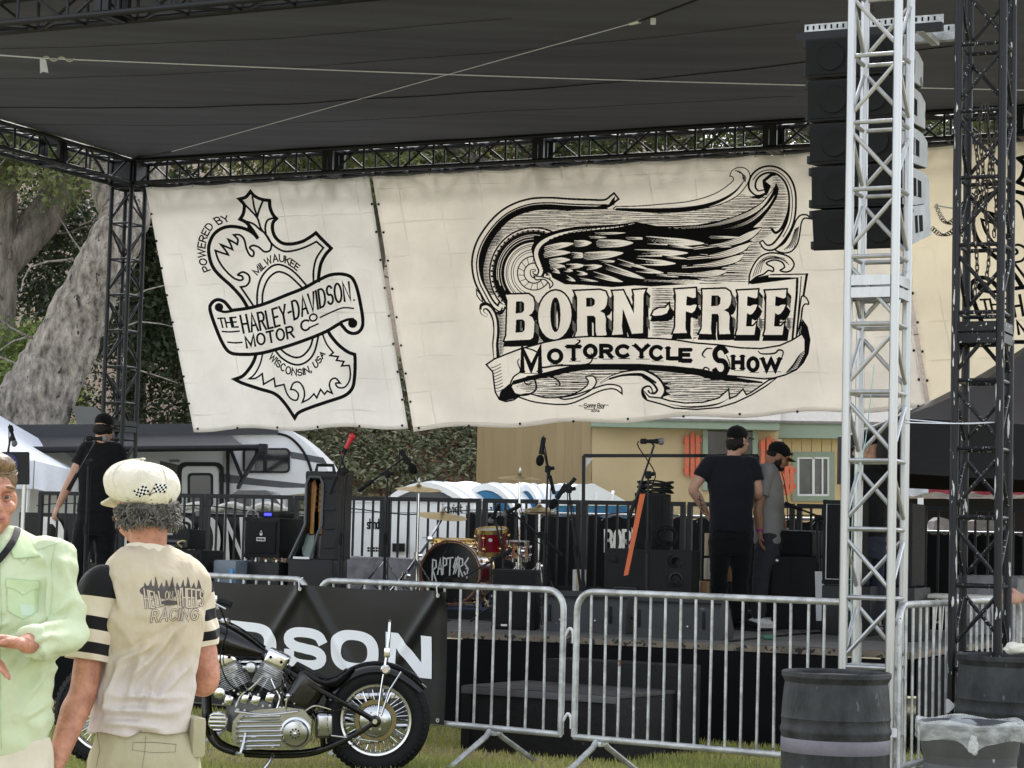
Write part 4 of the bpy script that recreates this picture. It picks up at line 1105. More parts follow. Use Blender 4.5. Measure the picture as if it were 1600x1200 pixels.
class Banner:
 def __init__(s,name,label,TL,TR,BL,BR,m,seed,vtop=19.93,lean=0.40):
  s.O=pv(*TL,vtop)
  s.e1=pv(*TR,vtop)-s.O
  s.e2=pv(*BL,vtop+lean)-s.O
  s.n=s.e2.cross(s.e1).normalized()
  if s.n.dot(CAM-s.O)<0:s.n=-s.n
  s.l1,s.l2=s.e1.length,s.e2.length
  s.seed=seed
  a,b=s.st(*BR)
  s.bR,s.aR=b,a
  s.root=thing(name,label,'banner',s.O,group='white canvas banners hung along the back of the stage')
  nu,nv=max(30,int(s.l1/0.055)),int(s.l2/0.055)
  def P(a,b):
   aa=a*(1+(s.aR-1)*b)
   return s.at(aa,b*(1+(s.bR-1)*a)+0.006*b*math.sin(a*s.l1*5+seed)*1.2,0)
  me=MB().grid(P,nu,nv).me('canvas',0)
  ul=me.uv_layers.new(name='UVMap')
  uvs=np.zeros((len(me.loops),2),np.float32)
  li=np.zeros(len(me.loops),np.int32);me.loops.foreach_get('vertex_index',li)
  uvs[:,0]=(li%(nu+1))/nu*s.l1+seed*3.3
  uvs[:,1]=(li//(nu+1))/nv*s.l2+seed*1.7
  ul.data.foreach_set('uv',uvs.reshape(-1))
  o=part('canvas',me,m,s.root,world=True)
  o.modifiers.new('thick','SOLIDIFY').thickness=0.0012
  o.modifiers['thick'].offset=1 if False else -1
  n=int(s.l1/0.55)
  for i in range(n+1):
   p=s.at((i+0.12)/(n+0.24),0.008,0.004)
   rod(s.root,'tie',p,V3((p.x,p.y,ZT-TW/2-0.02))+VSD*0.04,0.006,BLACKM,5,True)
   for bb in (0.992,):
    q=s.at((i+0.12)/(n+0.24)*(1+(s.aR-1)*bb),bb*(1+(s.bR-1)*i/n),0.003)
    part('grommet',_grom(),None,s.root,Matrix.Translation(q),True)
  for i in range(1,9):
   for sd in (0.004,0.996):
    b=i/9
    q=s.at(sd*(1+(s.aR-1)*b),b*(1+(s.bR-1)*sd),0.003)
    part('grommet',_grom(),None,s.root,Matrix.Translation(q),True)
 def st(s,px,py):
  d=ray(px,py)
  nn=s.e1.cross(s.e2)
  t=(s.O-CAM).dot(nn)/d.dot(nn)
  p=CAM+d*t-s.O
  a11,a12,a22=s.e1.dot(s.e1),s.e1.dot(s.e2),s.e2.dot(s.e2)
  b1,b2=p.dot(s.e1),p.dot(s.e2)
  D=a11*a22-a12*a12
  return (b1*a22-b2*a12)/D,(b2*a11-b1*a12)/D
 def wr(s,a,b):
  x,y=a*s.l1,b*s.l2
  w=0.012*math.sin(x*2.1+1.1*y+s.seed)+0.02*noise.noise(V3((x*1.1,y*0.8,s.seed)))+0.006*noise.noise(V3((x*2.6,y*2.2,s.seed+5)))
  top=math.exp(-b*s.l2/0.22)
  n=int(s.l1/0.55)
  return w*(1-0.7*top)+0.03*top*(abs(math.sin(math.pi*(a*(n+0.24)-0.12)))-0.3)
 def at(s,a,b,off):
  top=math.exp(-max(b,0)*s.l2/0.10)
  n=int(s.l1/0.55)
  sg=0.02*top*abs(math.sin(math.pi*(a*(n+0.24)-0.12)))
  return s.O+s.e1*a+s.e2*b+s.n*(s.wr(a,b)+off)-UPV*sg
 def px(s,x,y,off):
  a,b=s.st(x,y)
  return s.at(a,b,off)
_gr=[]
def _grom():
 if not _gr:
  me=MB().ell((0,0,0),(0.014,0.014,0.014),None,6,4).me('grommet')
  me.materials.append(BLACKM);_gr.append(me)
 return _gr[0]
INK=mat('black_ink',C(26,26,28),0.8,var=0.2,spec=0.2)
def build_banners():
 c1,c2,c3=canvas('white_canvas',C(231,229,225)),canvas('cream_canvas',C(233,229,222)),canvas('aged_canvas',C(233,227,213))
 b1=Banner('stage_banner','white canvas banner with a shield and ribbon emblem hung at the left',(228,292),(577,275),(302,673),(637,668),c1,1)
 b2=Banner('stage_banner','wide cream banner with a winged wheel and big block letters',(582,275),(1377,231),(645,672),(1447,638),c2,2)
 b3=Banner('stage_banner','cream banner behind the black truss tower at right, shield emblem partly hidden',(1386,231),(1735,213),(1455,640),(1800,628),c3,3)
 sh=art_shield()
 sh.ink(b1.px,[INK],b1.root,'printed_emblem')
 k=1.0
 def px3(x,y,off):
  a,b=b1.st(x,y)
  return b3.at(a*b1.l1/b3.l1+0.02,b*b1.l2/b3.l2-0.01,off)
 sh.ink(px3,[INK],b3.root,'printed_emblem')
 art_wing().ink(b2.px,[INK,mat('grey_ink',C(120,117,112),0.8,var=0.4,vs=60,spec=0.2)],b2.root,'printed_artwork')
VD=15.05
def build_deck():
 u0_,u1_=-15.5,-3.9
 vb=19.6
 wood=mat('worn_deck_boards',C(84,83,82),0.8,var=0.35,vs=3,bump=0.3,bs=50,c2=C(116,113,108),st=(1,5,1))
 root=thing('stage_deck','low stage of worn grey deck panels with a black skirt','stage',W(u0_,VD,0),-PHI)
 nu,nv=10,4
 su,sv=(u1_-u0_)/nu,(vb-VD)/nv
 key=None
 for i in range(nu):
  for j in range(nv):
   bar(root,'deck_panel',V3((su*(i+0.5),sv*(j+0.5),ZS-0.02)),(su-0.008,sv-0.008,0.04),wood)
 edge=mat('splintered_edge',C(112,102,88),0.8,var=0.4,vs=12,chip=(C(36,34,32),0.58,24))
 bar(root,'edge_strip',V3(((u1_-u0_)/2,-0.012,ZS-0.03)),(u1_-u0_,0.02,0.045),edge)
 bar(root,'edge_strip',V3((u1_-u0_+0.012,(vb-VD)/2,ZS-0.03)),(0.02,vb-VD,0.045),edge)
 sk=mat('black_skirt_cloth',C(23,23,26),0.85,var=0.2,vs=3,spec=0.2)
 def S(a,b):
  u=a*(u1_-u0_)
  w=0.035*math.sin(u*7.5+0.8*math.sin(u*2.3))*(1-b*0.9)
  dr=0.05*(1-b)*noise.noise(V3((u*1.5,b*3,0)))
  return V3((u,-0.035-0.02+w*0.6+dr,b*(ZS-0.06)))
 part('skirt',MB().grid(S,260,6),sk,root,angle=0)
 def S2(a,b):
  v=a*(vb-VD)
  return V3((u1_-u0_+0.05+0.03*math.sin(v*8)*(1-b*0.9),v,b*(ZS-0.06)))
 part('skirt',MB().grid(S2,80,6),sk,root,angle=0)
build_trusses()
build_banners()
build_deck()
# ------------------------------------------------------------------ behind the stage
def rr2(x0,y0,x1,y1,r,n=4):
 out=[]
 for cx,cy,a in ((x1-r,y0+r,-90),(x1-r,y1-r,0),(x0+r,y1-r,90),(x0+r,y0+r,180)):
  for i in range(n+1):
   t=R(a+90*i/n)
   out.append((cx+r*math.cos(t),cy+r*math.sin(t)))
 return out
def plate(pts,D,th,dy=0.0):
 return MB().prism([pd(x,y,D)+V3((0,dy,0)) for x,y in pts],(0,th,0))
def ringplate(outer,inner,D,th):
 mb=MB()
 n=len(outer)
 o=[pd(x,y,D) for x,y in outer];i_=[pd(x,y,D) for x,y in inner]
 e=V3((0,th,0))
 vs=o+i_+[p+e for p in o]+[p+e for p in i_]
 fs=[]
 for k in range(n):
  j=(k+1)%n
  fs+=[(k,j,n+j,n+k),(2*n+k,3*n+k,3*n+j,2*n+j),(k,2*n+k,2*n+j,j),(n+k,n+j,3*n+j,3*n+k)]
 return mb.add(vs,fs)
GLASSD=mat('dark_glass',C(34,38,42),0.12,var=0.15,spec=0.8,coat=0.5)
def build_rv():
 D=30.0
 t=thing('travel_trailer','white travel trailer with dark stripes and a grey awning out','trailer',pd(250,860,D))
 wh=mat('trailer_white',C(222,224,226),0.35,var=0.04,vs=1.5,coat=0.2)
 gr=mat('trailer_stripe',C(78,80,84),0.4)
 part('body',plate([(-60,676),(432,667),(452,671),(476,690),(500,714),(514,738),(521,762),(500,768),(440,775),(425,832),(-60,832)],D,2.4),wh,t,world=True)
 part('roof_edge',plate([(-60,664),(433,661),(434,678),(-60,684)],D-0.10,0.12),mat('trailer_dark',C(48,50,54),0.5),t,world=True)
 part('stripe',plate([(250,720),(330,737),(400,748),(515,760),(515,762),(440,762),(330,752),(250,735)],D-0.004,0.02),gr,t,world=True)
 part('stripe',plate([(452,705),(505,715),(512,726),(455,716)],D-0.004,0.02),gr,t,world=True)
 part('nose_seal',MB().path([pd(x,y,D-0.01) for x,y in [(432,677),(452,683),(470,700),(482,722),(490,750)]],0.02,6,sub=5),BLACKM,t,world=True)
 w=part('window',ringplate(rr2(379,700,453,739,7),rr2(382,703,450,736,5),D-0.03,0.04),BLACKP,t,world=True)
 part('pane',plate(rr2(381,702,451,737,5),D-0.012,0.01),GLASSD,w,world=True)
 part('frame',plate([(411,702),(417,702),(417,737),(411,737)],D-0.03,0.02),BLACKP,w,world=True)
 part('pane',plate([(383,704),(398,704),(398,735),(383,735)],D-0.018,0.004),mat('blind',C(120,122,124),0.6),w,world=True)
 d=part('door',ringplate(rr2(277,722,349,815,12),rr2(283,728,343,812,9),D-0.04,0.05),BLACKP,t,world=True)
 part('door_panel',plate(rr2(284,729,342,811,8),D-0.016,0.02),wh,d,world=True)
 part('frame',plate(rr2(293,739,333,792,6),D-0.03,0.012),BLACKP,d,world=True)
 part('pane',plate(rr2(297,743,329,789,4),D-0.034,0.004),GLASSD,d,world=True)
 part('light',plate(rr2(264,718,281,722,2,2),D-0.03,0.03),mat('grey_plastic',C(120,122,124),0.5),t,world=True)
 aw=mat('awning_cloth',C(56,56,59),0.8,var=0.2,vs=2,bump=0.2,bs=30,st=(1,12,12))
 a0,a1=pd(-60,682,D-0.02),pd(356,676,D-0.02)
 b0,b1=pd(-60,704,D-1.7),pd(404,699,D-1.7)
 def A(u,v):
  p=a0.lerp(a1,u);q=b0.lerp(b1,u)
  r=p.lerp(q,v);r.z-=0.06*math.sin(3.14*v)
  return r
 part('awning',MB().grid(A,30,10).grid(lambda u,v:A(u,v)-V3((0,0,0.006)),30,10),aw,t,world=True,angle=0)
 part('awning_roller',MB().tube(b0,b1,0.045,n=10),BLACKP,t,world=True)
 part('awning_cap',MB().rbox(b1+V3((0.06,0,-0.02)),(0.12,0.1,0.14),0.02),BLACKP,t,world=True)
 for a,b in (((404,706),(372,762)),((360,702),(378,746)),((356,682),(356,800))):
  p=pd(*a,D-1.6 if a[0]>400 else D-0.06);q=pd(*b,D-0.06)
  d_=(q-p).normalized()
  x,y,z=frame(d_)
  part('awning_arm',MB().box((p+q)/2,(0.045,0.045,(q-p).length),Matrix((x,y,z)).transposed()),BLACKP,t,world=True)
 for px in (120,200):
  c=pd(px,870,D+0.1);c.z=0.36
  wz=part('wheel',MB().lathe([(0.1,-0.1),(0.34,-0.1),(0.36,-0.06),(0.36,0.06),(0.34,0.1),(0.1,0.1)],c,(0,1,0),20),RUBBER,t,world=True)
  part('rim',MB().lathe([(0.02,-0.11),(0.2,-0.115),(0.2,-0.09)],c,(0,1,0),16),STEEL,wz,world=True)
 v=part('roof_vent',plate([(112,634),(150,636),(163,648),(166,664),(120,662)],D+0.8,0.5),GLASSD,t,world=True)
def build_pickup():
 D=27.6
 t=thing('pickup_truck','dark pickup truck parked behind the stage railing by the trailer','pickup truck',pd(400,880,D))
 pa=mat('charcoal_car_paint',C(58,60,64),0.3,var=0.06,coat=0.6)
 part('body',plate([(300,800),(345,792),(352,800),(455,796),(470,802),(476,850),(300,855)],D,1.9),pa,t,world=True)
 part('cab',plate([(352,800),(362,772),(372,766),(415,766),(430,776),(446,797)],D+0.15,1.6),pa,t,world=True)
 w=part('window',plate([(362,793),(368,776),(388,773),(388,793)],D+0.14,0.012),GLASSD,t,world=True)
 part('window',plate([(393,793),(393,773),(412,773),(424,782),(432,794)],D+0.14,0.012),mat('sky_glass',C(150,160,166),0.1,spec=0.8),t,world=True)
 part('windscreen_pillar',plate([(432,780),(436,780),(450,798),(445,798)],D+0.13,0.03),WHITEP,t,world=True)
 for px in (325,448):
  c=pd(px,850,D+0.1);c.z=0.38
  wz=part('wheel',MB().lathe([(0.1,-0.12),(0.36,-0.12),(0.38,-0.07),(0.38,0.1),(0.1,0.12)],c,(0,1,0),20),RUBBER,t,world=True)
  part('rim',MB().lathe([(0.02,-0.13),(0.22,-0.135),(0.22,-0.1)],c,(0,1,0),16),STEEL,wz,world=True)
 for i in range(3):
  c=pd(310+55*i,796,25.2)
  single('bundle',MB().path([c+V3((-0.2,0,0)),c+V3((-0.05,0.05,0.05)),c+V3((0.1,0,0.02)),c+V3((0.24,0.03,0))],[0.04,0.05,0.03],7,sub=4),mat('pale_tarp',C(176,176,170),0.8,var=0.3,vs=30),('rolled pale tarp lying farthest left on the dark ledge','rolled pale tarp in the middle of the dark ledge','rolled pale tarp on the dark ledge by the bass amplifier')[i],'tarp','rolled tarps on the ledge')
 single('loading_ledge',MB().rbox(pd(370,815,25.4)+V3((0,0.2,-0.06)),(2.2,0.5,0.3),0.02),BLACKM,'dark ledge behind the railing holding rolled pale tarps','ledge')
def build_generator():
 D=24.6
 t=thing('generator','large white generator cabinet behind the drum kit','generator',pd(632,900,D))
 wh=mat('generator_white',C(228,232,238),0.4,var=0.05,vs=2)
 part('cabinet',plate([(520,783),(741,784),(741,905),(520,903)],D,1.0),wh,t,world=True)
 part('roof',plate([(517,779),(744,780),(744,785),(517,784)],D-0.03,1.06),wh,t,world=True)
 sm=mat('panel_seam',C(150,154,160),0.6)
 for a,b in (((522,800),(738,802)),((640,802),(640,900)),((700,803),(700,860)),((660,840),(690,840))):
  rod(t,'seam',pd(*a,D),pd(*b,D),0.006,sm,5,True)
 for i in range(8):
  for j in range(2):
   part('vent',plate([(574+i*4.2,855+j*4),(577.4+i*4.2,855+j*4),(577.4+i*4.2,858+j*4),(574+i*4.2,858+j*4)],D-0.003,0.02),BLACKM,t,world=True)
 part('control_box',plate([(613,849),(632,849),(632,862),(613,862)],D-0.12,0.12),BLACKM,t,world=True)
 a=Art()
 a.text('shindaiwa',574,826,608,811,2.0,gap=0.16)
 a.text('Kwiet'.replace('K','k'),692,801,722,788,1.7,gap=0.16)
 a.text('/VA',524,795,546,785,2.2,gap=0.12,skew=0.2)
 a.build(lambda x,y,o:pd(x,y,D-o),{'k':INK},t,base=0.004,names={'k':'lettering'})[0]['kind']='stuff'
def build_toilets():
 gp='portable toilets in a row behind the fence'
 bl=mat('toilet_blue',C(44,118,164),0.5,var=0.1,vs=3)
 gy=mat('toilet_grey',C(74,78,82),0.5,var=0.1,vs=3)
 wt=mat('toilet_roof',C(224,228,232),0.5,var=0.05,vs=3)
 fr=mat('toilet_trim_blue',C(30,92,140),0.5)
 specs=[(592,735,755,800,27.6,gy,gy,'grey portable toilet with white domed roof beside the white generator',1),(714,803,757,800,28.2,bl,fr,'blue portable toilet with a paper notice on its door',1),(800,842,758,800,28.8,bl,fr,'narrow blue portable toilet behind the high cymbal',0.6),(842,900,758,800,29.4,bl,fr,'blue portable toilet behind the hi hat and condenser microphone',0.7)]
 for x0,x1,yt,y1,D,m,tr,lab,asp in specs:
  b=pd((x0+x1)/2,880,D);
  t=thing('portable_toilet',lab,'portable toilet',V3((b.x,D,0)),group=gp)
  xc,hw=(x0+x1)/2,(x1-x0)/2
  def arch(w,h,yb,n=14):
   return [(xc-w+2*w*i/n,yb-h*(math.sin(math.pi*i/n)**0.75)) for i in range(n+1)]
  base=880
  wall=[(xc-hw,base)]+arch(hw*0.98,y1-yt-9,y1-1)+[(xc+hw,base)]
  part('cabin',plate([(p[0],p[1]+2) for p in wall],D,1.15),m,t,world=True)
  ro=arch(hw*1.04,y1-yt,y1+1);ri=arch(hw*0.95,y1-yt-8,y1+1)
  rings=[]
  for k,(dy,s) in enumerate(((-0.05,1.0),(-0.05,1.02),(0.3,1.03),(0.6,1.02),(0.9,1.03),(1.2,1.0))):
   rings.append([pd(xc+(x-xc)*s,y,D)+V3((0.42*max(dy,0),dy,0.02*(k%2)+0.05*max(dy,0))) for x,y in ro]+[pd(xc+(x-xc)*s,y,D)+V3((0.42*max(dy,0),dy,0)) for x,y in reversed(ri)])
  part('roof',MB().loft(rings),wt,t,world=True)
  for i in range(3):
   pts=[pd(x,y,D) for x,y in ro]
   part('roof_rib',MB().path([p+V3((0.42*(0.25+0.35*i),0.25+0.35*i,0.022)) for p in pts],0.03,6),wt,t,world=True)
  part('door_trim',MB().path([pd(x,y+5,D-0.02) for x,y in [(xc-hw*0.72,base)]+arch(hw*0.72,(y1-yt)*0.5,y1-2)+[(xc+hw*0.72,base)]],0.025,6),tr,t,world=True)
  if 'notice' in lab:
   n=part('notice',plate([(744,786),(770,786),(770,801),(744,801)],D-0.05,0.01),mat('notice_white',C(226,230,232),0.6),t,world=True)
   part('notice_band',plate([(745,792),(769,792),(769,797),(745,797)],D-0.055,0.004),mat('notice_blue',C(40,52,96),0.6),n,world=True)
 D=27.4
 t=thing('portable_toilet','wide blue portable toilet seen from its side, right end of the row','portable toilet',V3((pd(930,880,D).x,D,0)),group=gp)
 part('cabin',plate([(868,786),(982,786),(982,880),(868,880)],D,1.1),bl,t,world=True)
 ro=[(866,787),(884,768),(905,756),(930,757),(955,770),(980,784),(983,790),(868,790)]
 part('roof',plate(ro,D-0.06,1.2),wt,t,world=True)
 for x in (884,905,930,955):
  part('roof_rib',MB().path([pd(x,787,D-0.07),pd(x+2,772,D-0.065),pd(x+3,768,D-0.02)],0.02,5),wt,t,world=True)
 for x0 in (880,927,955):
  part('side_panel',plate(rr2(x0,794,x0+24,876,4),D-0.012,0.02),fr,t,world=True)
def build_building():
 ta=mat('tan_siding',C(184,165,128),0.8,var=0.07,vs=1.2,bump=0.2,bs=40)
 tb=mat('shaded_tan_siding',C(158,138,102),0.8,var=0.1,vs=1.5,bump=0.25,bs=40,st=(1,1,0.3))  # same tan paint as the front, the side wall's shade put into the colour
 gn=mat('sage_trim',C(138,154,136),0.6,var=0.06)
 og=mat('orange_shutter',C(198,102,74),0.65,var=0.1,vs=20)
 rf=mat('roof_grey',C(126,124,120),0.9,var=0.2,vs=20)
 D=31.0
 t=thing('clubhouse','tan building with sage green trim and orange picket shutters','building',V3((pd(1060,900,D).x,D,0)))
 gz=lambda px:pd(px,870,D)
 part('wall',plate([(925,664),(1216,664),(1216,905),(925,905)],D,0.2),ta,t,world=True)
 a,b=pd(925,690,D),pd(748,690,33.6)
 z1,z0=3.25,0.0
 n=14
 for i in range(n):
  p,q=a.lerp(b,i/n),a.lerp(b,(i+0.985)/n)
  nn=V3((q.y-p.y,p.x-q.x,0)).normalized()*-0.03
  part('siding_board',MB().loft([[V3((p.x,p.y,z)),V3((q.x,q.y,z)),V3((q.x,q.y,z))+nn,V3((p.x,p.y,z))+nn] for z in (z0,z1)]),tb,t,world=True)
 part('eave',plate([(924,655),(1218,660),(1218,672),(924,666)],D-0.35,0.42),gn,t,world=True)
 part('roof',MB().loft([[pd(x,y,D-0.4) for x,y in ((915,655),(1220,660),(1220,657),(915,651))],[pd(x,y,D+2.5) for x,y in ((915,600),(1220,606),(1220,603),(915,597))]]),rf,t,world=True)
 def window(x0,y0,x1,y1,D,tr,white=False):
  w=part('window',ringplate([(x0-8,y0-8),(x1+8,y0-8),(x1+8,y1+8),(x0-8,y1+8)],[(x0,y0),(x1,y0),(x1,y1),(x0,y1)],D-0.05,0.07),tr,t,world=True)
  part('pane',plate([(x0,y0),(x1,y0),(x1,y1),(x0,y1)],D-0.005,0.01),mat('net_glass',C(96,98,94),0.25,var=0.25,vs=4) if white else GLASSD,w,world=True)
  if white:
   part('frame',ringplate([(x0-1,y0-1),(x1+1,y0-1),(x1+1,y1+1),(x0-1,y1+1)],[(x0+3,y0+3),(x1-3,y0+3),(x1-3,y1-3),(x0+3,y1-3)],D-0.04,0.03),WHITEP,w,world=True)
   xm=(x0+x1)/2
   part('frame',plate([(xm-2,y0),(xm+2,y0),(xm+2,y1),(xm-2,y1)],D-0.04,0.03),WHITEP,w,world=True)
   part('frame',plate([(x1-12,y0),(x1-9.5,y0),(x1-9.5,y1),(x1-12,y1)],D-0.035,0.02),WHITEP,w,world=True)
  return w
 window(1106,672,1176,758,D,gn)
 def shutter(x,y0,y1,D,tilt=1):
  s=part('shutter',plate([(x,y0+12),(x+30,y0+10),(x+30,y0+17),(x,y0+19)],D-0.05,0.03),og,t,world=True)
  part('batten',plate([(x,y1-16),(x+30,y1-18),(x+30,y1-11),(x,y1-9)],D-0.05,0.03),og,s,world=True)
  for k,(o,u,l) in enumerate(((3,5,4),(12,0,0),(20,5,4))):
   part('slat',plate([(x+o,y0+u+3),(x+o+3.2,y0+u),(x+o+6.5,y0+u+3),(x+o+6.5,y1-l),(x+o,y1-l)],D-0.085,0.035),og,s,world=True)
 shutter(1067,674,747,D);shutter(1186,680,752,D);shutter(1214,722,774,D-0.6)
 D2=32.0
 part('wall',plate([(1216,690),(1420,690),(1420,905),(1216,905)],D2,0.2),mat('cream_planks',C(206,186,142),0.8,var=0.06),t,world=True)
 for i in range(12):
  x=1222+i*15.5
  part('plank',plate([(x,686),(x+14.6,686),(x+14.6,708),(x,708)],D2-0.03,0.04),mat('cream_planks',C(206,186,142),0.8),t,world=True)
 part('eave',plate([(1214,661),(1420,664),(1420,686),(1214,684)],D2-0.3,0.36),gn,t,world=True)
 part('roof',MB().loft([[pd(x,y,D2-0.35) for x,y in ((1210,661),(1425,664),(1425,660),(1210,657))],[pd(x,y,D2+2.5) for x,y in ((1210,606),(1425,610),(1425,606),(1210,602))]]),rf,t,world=True)
 window(1246,714,1296,775,D2,gn,True)
 shutter(1316,705,775,D2)
def build_tents():
 D=26.8
 tw=mat('white_tent_cloth',C(226,230,240),0.7,var=0.03,vs=1.5,bump=0.25,bs=7,st=(1,1,3))
 add_translucent(tw,0.3)
 def tent(name,label,cx,D,half,ze,zp,zv,m,leg,rz=0.0,closed=False,mv=None):
  t=thing(name,label,'tent',V3((cx,D,0)),rz)
  c4=[V3((-half,-half,ze)),V3((half,-half,ze)),V3((half,half,ze)),V3((-half,half,ze))]
  for k in range(4):
   a,b=c4[k],c4[(k+1)%4]
   def S(u,v,a=a,b=b):
    e=a.lerp(b,u)
    p=e.lerp(V3((0,0,zp)),v)
    p.z-=0.10*math.sin(math.pi*v)+0.035*math.sin(math.pi*u)*(1-v)
    return p
   part('roof_panel',MB().grid(S,14,14),m,t,angle=0)
   nrm=V3(((a+b)/2).xy.to_3d()).normalized()
   def Vv(u,v,a=a,b=b,nrm=nrm):
    e=a.lerp(b,u)
    return e+V3((0,0,-0.035*math.sin(math.pi*u)-v*(ze-zv)))+nrm*(0.02*math.sin(u*26)*v+0.01)
   part('valance',MB().grid(Vv,40,4),mv or m,t,angle=0)
   if closed and k in closed:
    part('side_wall',MB().grid(lambda u,v,a=a,b=b,nrm=nrm:V3(a.lerp(b,u).xy.to_3d())+V3((0,0,zv*(1-v)))+nrm*0.02*math.sin(u*18),40,5),m,t,angle=0)
  for c in c4:
   rod(t,'leg',V3((c.x*0.97,c.y*0.97,0)),V3((c.x*0.97,c.y*0.97,ze)),0.022,leg)
  return t
 ct=pd(-160,600,D+1.5)
 tent('canopy_tent','white pop up canopy tent at the left behind the stage',ct.x,D+1.5,2.33,2.24,3.75,1.9,tw,STEEL,R(0))
 tb=mat('black_tent_cloth',C(76,74,77),0.75,var=0.1,vs=2,bump=0.3,bs=6,st=(1,1,2.5))
 ct=pd(1640,600,19.6)
 tent('canopy_tent','black pop up canopy tent beside the stage behind the right truss tower',ct.x,19.6,1.65,2.52,3.45,2.06,tb,BLACKP,R(0),False,mat('black_valance',C(44,43,46),0.8,bump=0.3,bs=6,st=(1,1,3)))
 tm=mat('maroon_cloth',C(128,30,52),0.7,var=0.1,vs=3)
 ct=pd(1590,700,27.5)
 t=thing('canopy_tent','maroon and white canopy edge showing below the black tent','tent',V3((ct.x,27.5,0)))
 def V_(px0,px1,y0,y1,D,wav):
  def f(u,v):
   p=pd(px0+(px1-px0)*u,y0+(y1-y0)*v,D)
   p.y+=0.03*math.sin(u*wav)*v
   if v>0.95:p.z+=0.02*math.sin(u*wav*0.7)
   return p
  return MB().grid(f,50,5)
 part('valance',V_(1451,1680,751,771,26,40),tm,t,world=True,angle=0)
 part('valance',V_(1395,1451,749,773,26.02,12),mat('grey_white_cloth',C(190,194,206),0.7,var=0.06),t,world=True,angle=0)
 part('valance',V_(1440,1680,770,779,26.4,30),mat('grey_white_cloth',C(190,194,206),0.7),t,world=True,angle=0)
 part('roof',MB().loft([[pd(1395,750,26.1),pd(1680,752,26.1),pd(1680,744,26.1),pd(1395,742,26.1)],[pd(1420,720,29),pd(1680,722,29),pd(1680,716,29),pd(1420,714,29)]]),tm,t,world=True)
 for px in (1440,1560,1660):
  q=pd(px,780,26.3)
  rod(t,'leg',V3((q.x,q.y,0)),q,0.022,BLACKP,8,True)
 part('side_wall',MB().grid(lambda u,v:pd(1395+290*u,779+130*v,28.5),10,4),BLACKM,t,world=True,angle=0)
 single('notice_sheet',plate([(1434,778),(1443,778),(1443,790),(1434,790)],25.6,0.01),mat('notice_white',C(226,230,232),0.6),'small white notice hanging below the grey canopy edge','notice')
 for i,(x0,x1,y0,y1,c,lab) in enumerate(((1428,1452,806,834,C(200,206,222),'pale wrapped bundle behind the railing left of the black tower'),(1458,1486,808,830,C(118,112,112),'grey wrapped bundle behind the railing beside the pale one'),(1520,1570,808,832,C(96,92,92),'dark wrapped bundle behind the black truss tower'))):
  rs=random.Random(i)
  q=[(x0,y1),(x0+3,y0+6),(x0+(x1-x0)*0.4,y0),(x1-4,y0+3+4*rs.random()),(x1,y1)]
  single('bundle',plate(q,24.6,0.4),mat('wrap_%d'%i,c,0.35,var=0.3,vs=9,bump=0.6,bs=14),lab,'bundle','wrapped bundles behind the railing')
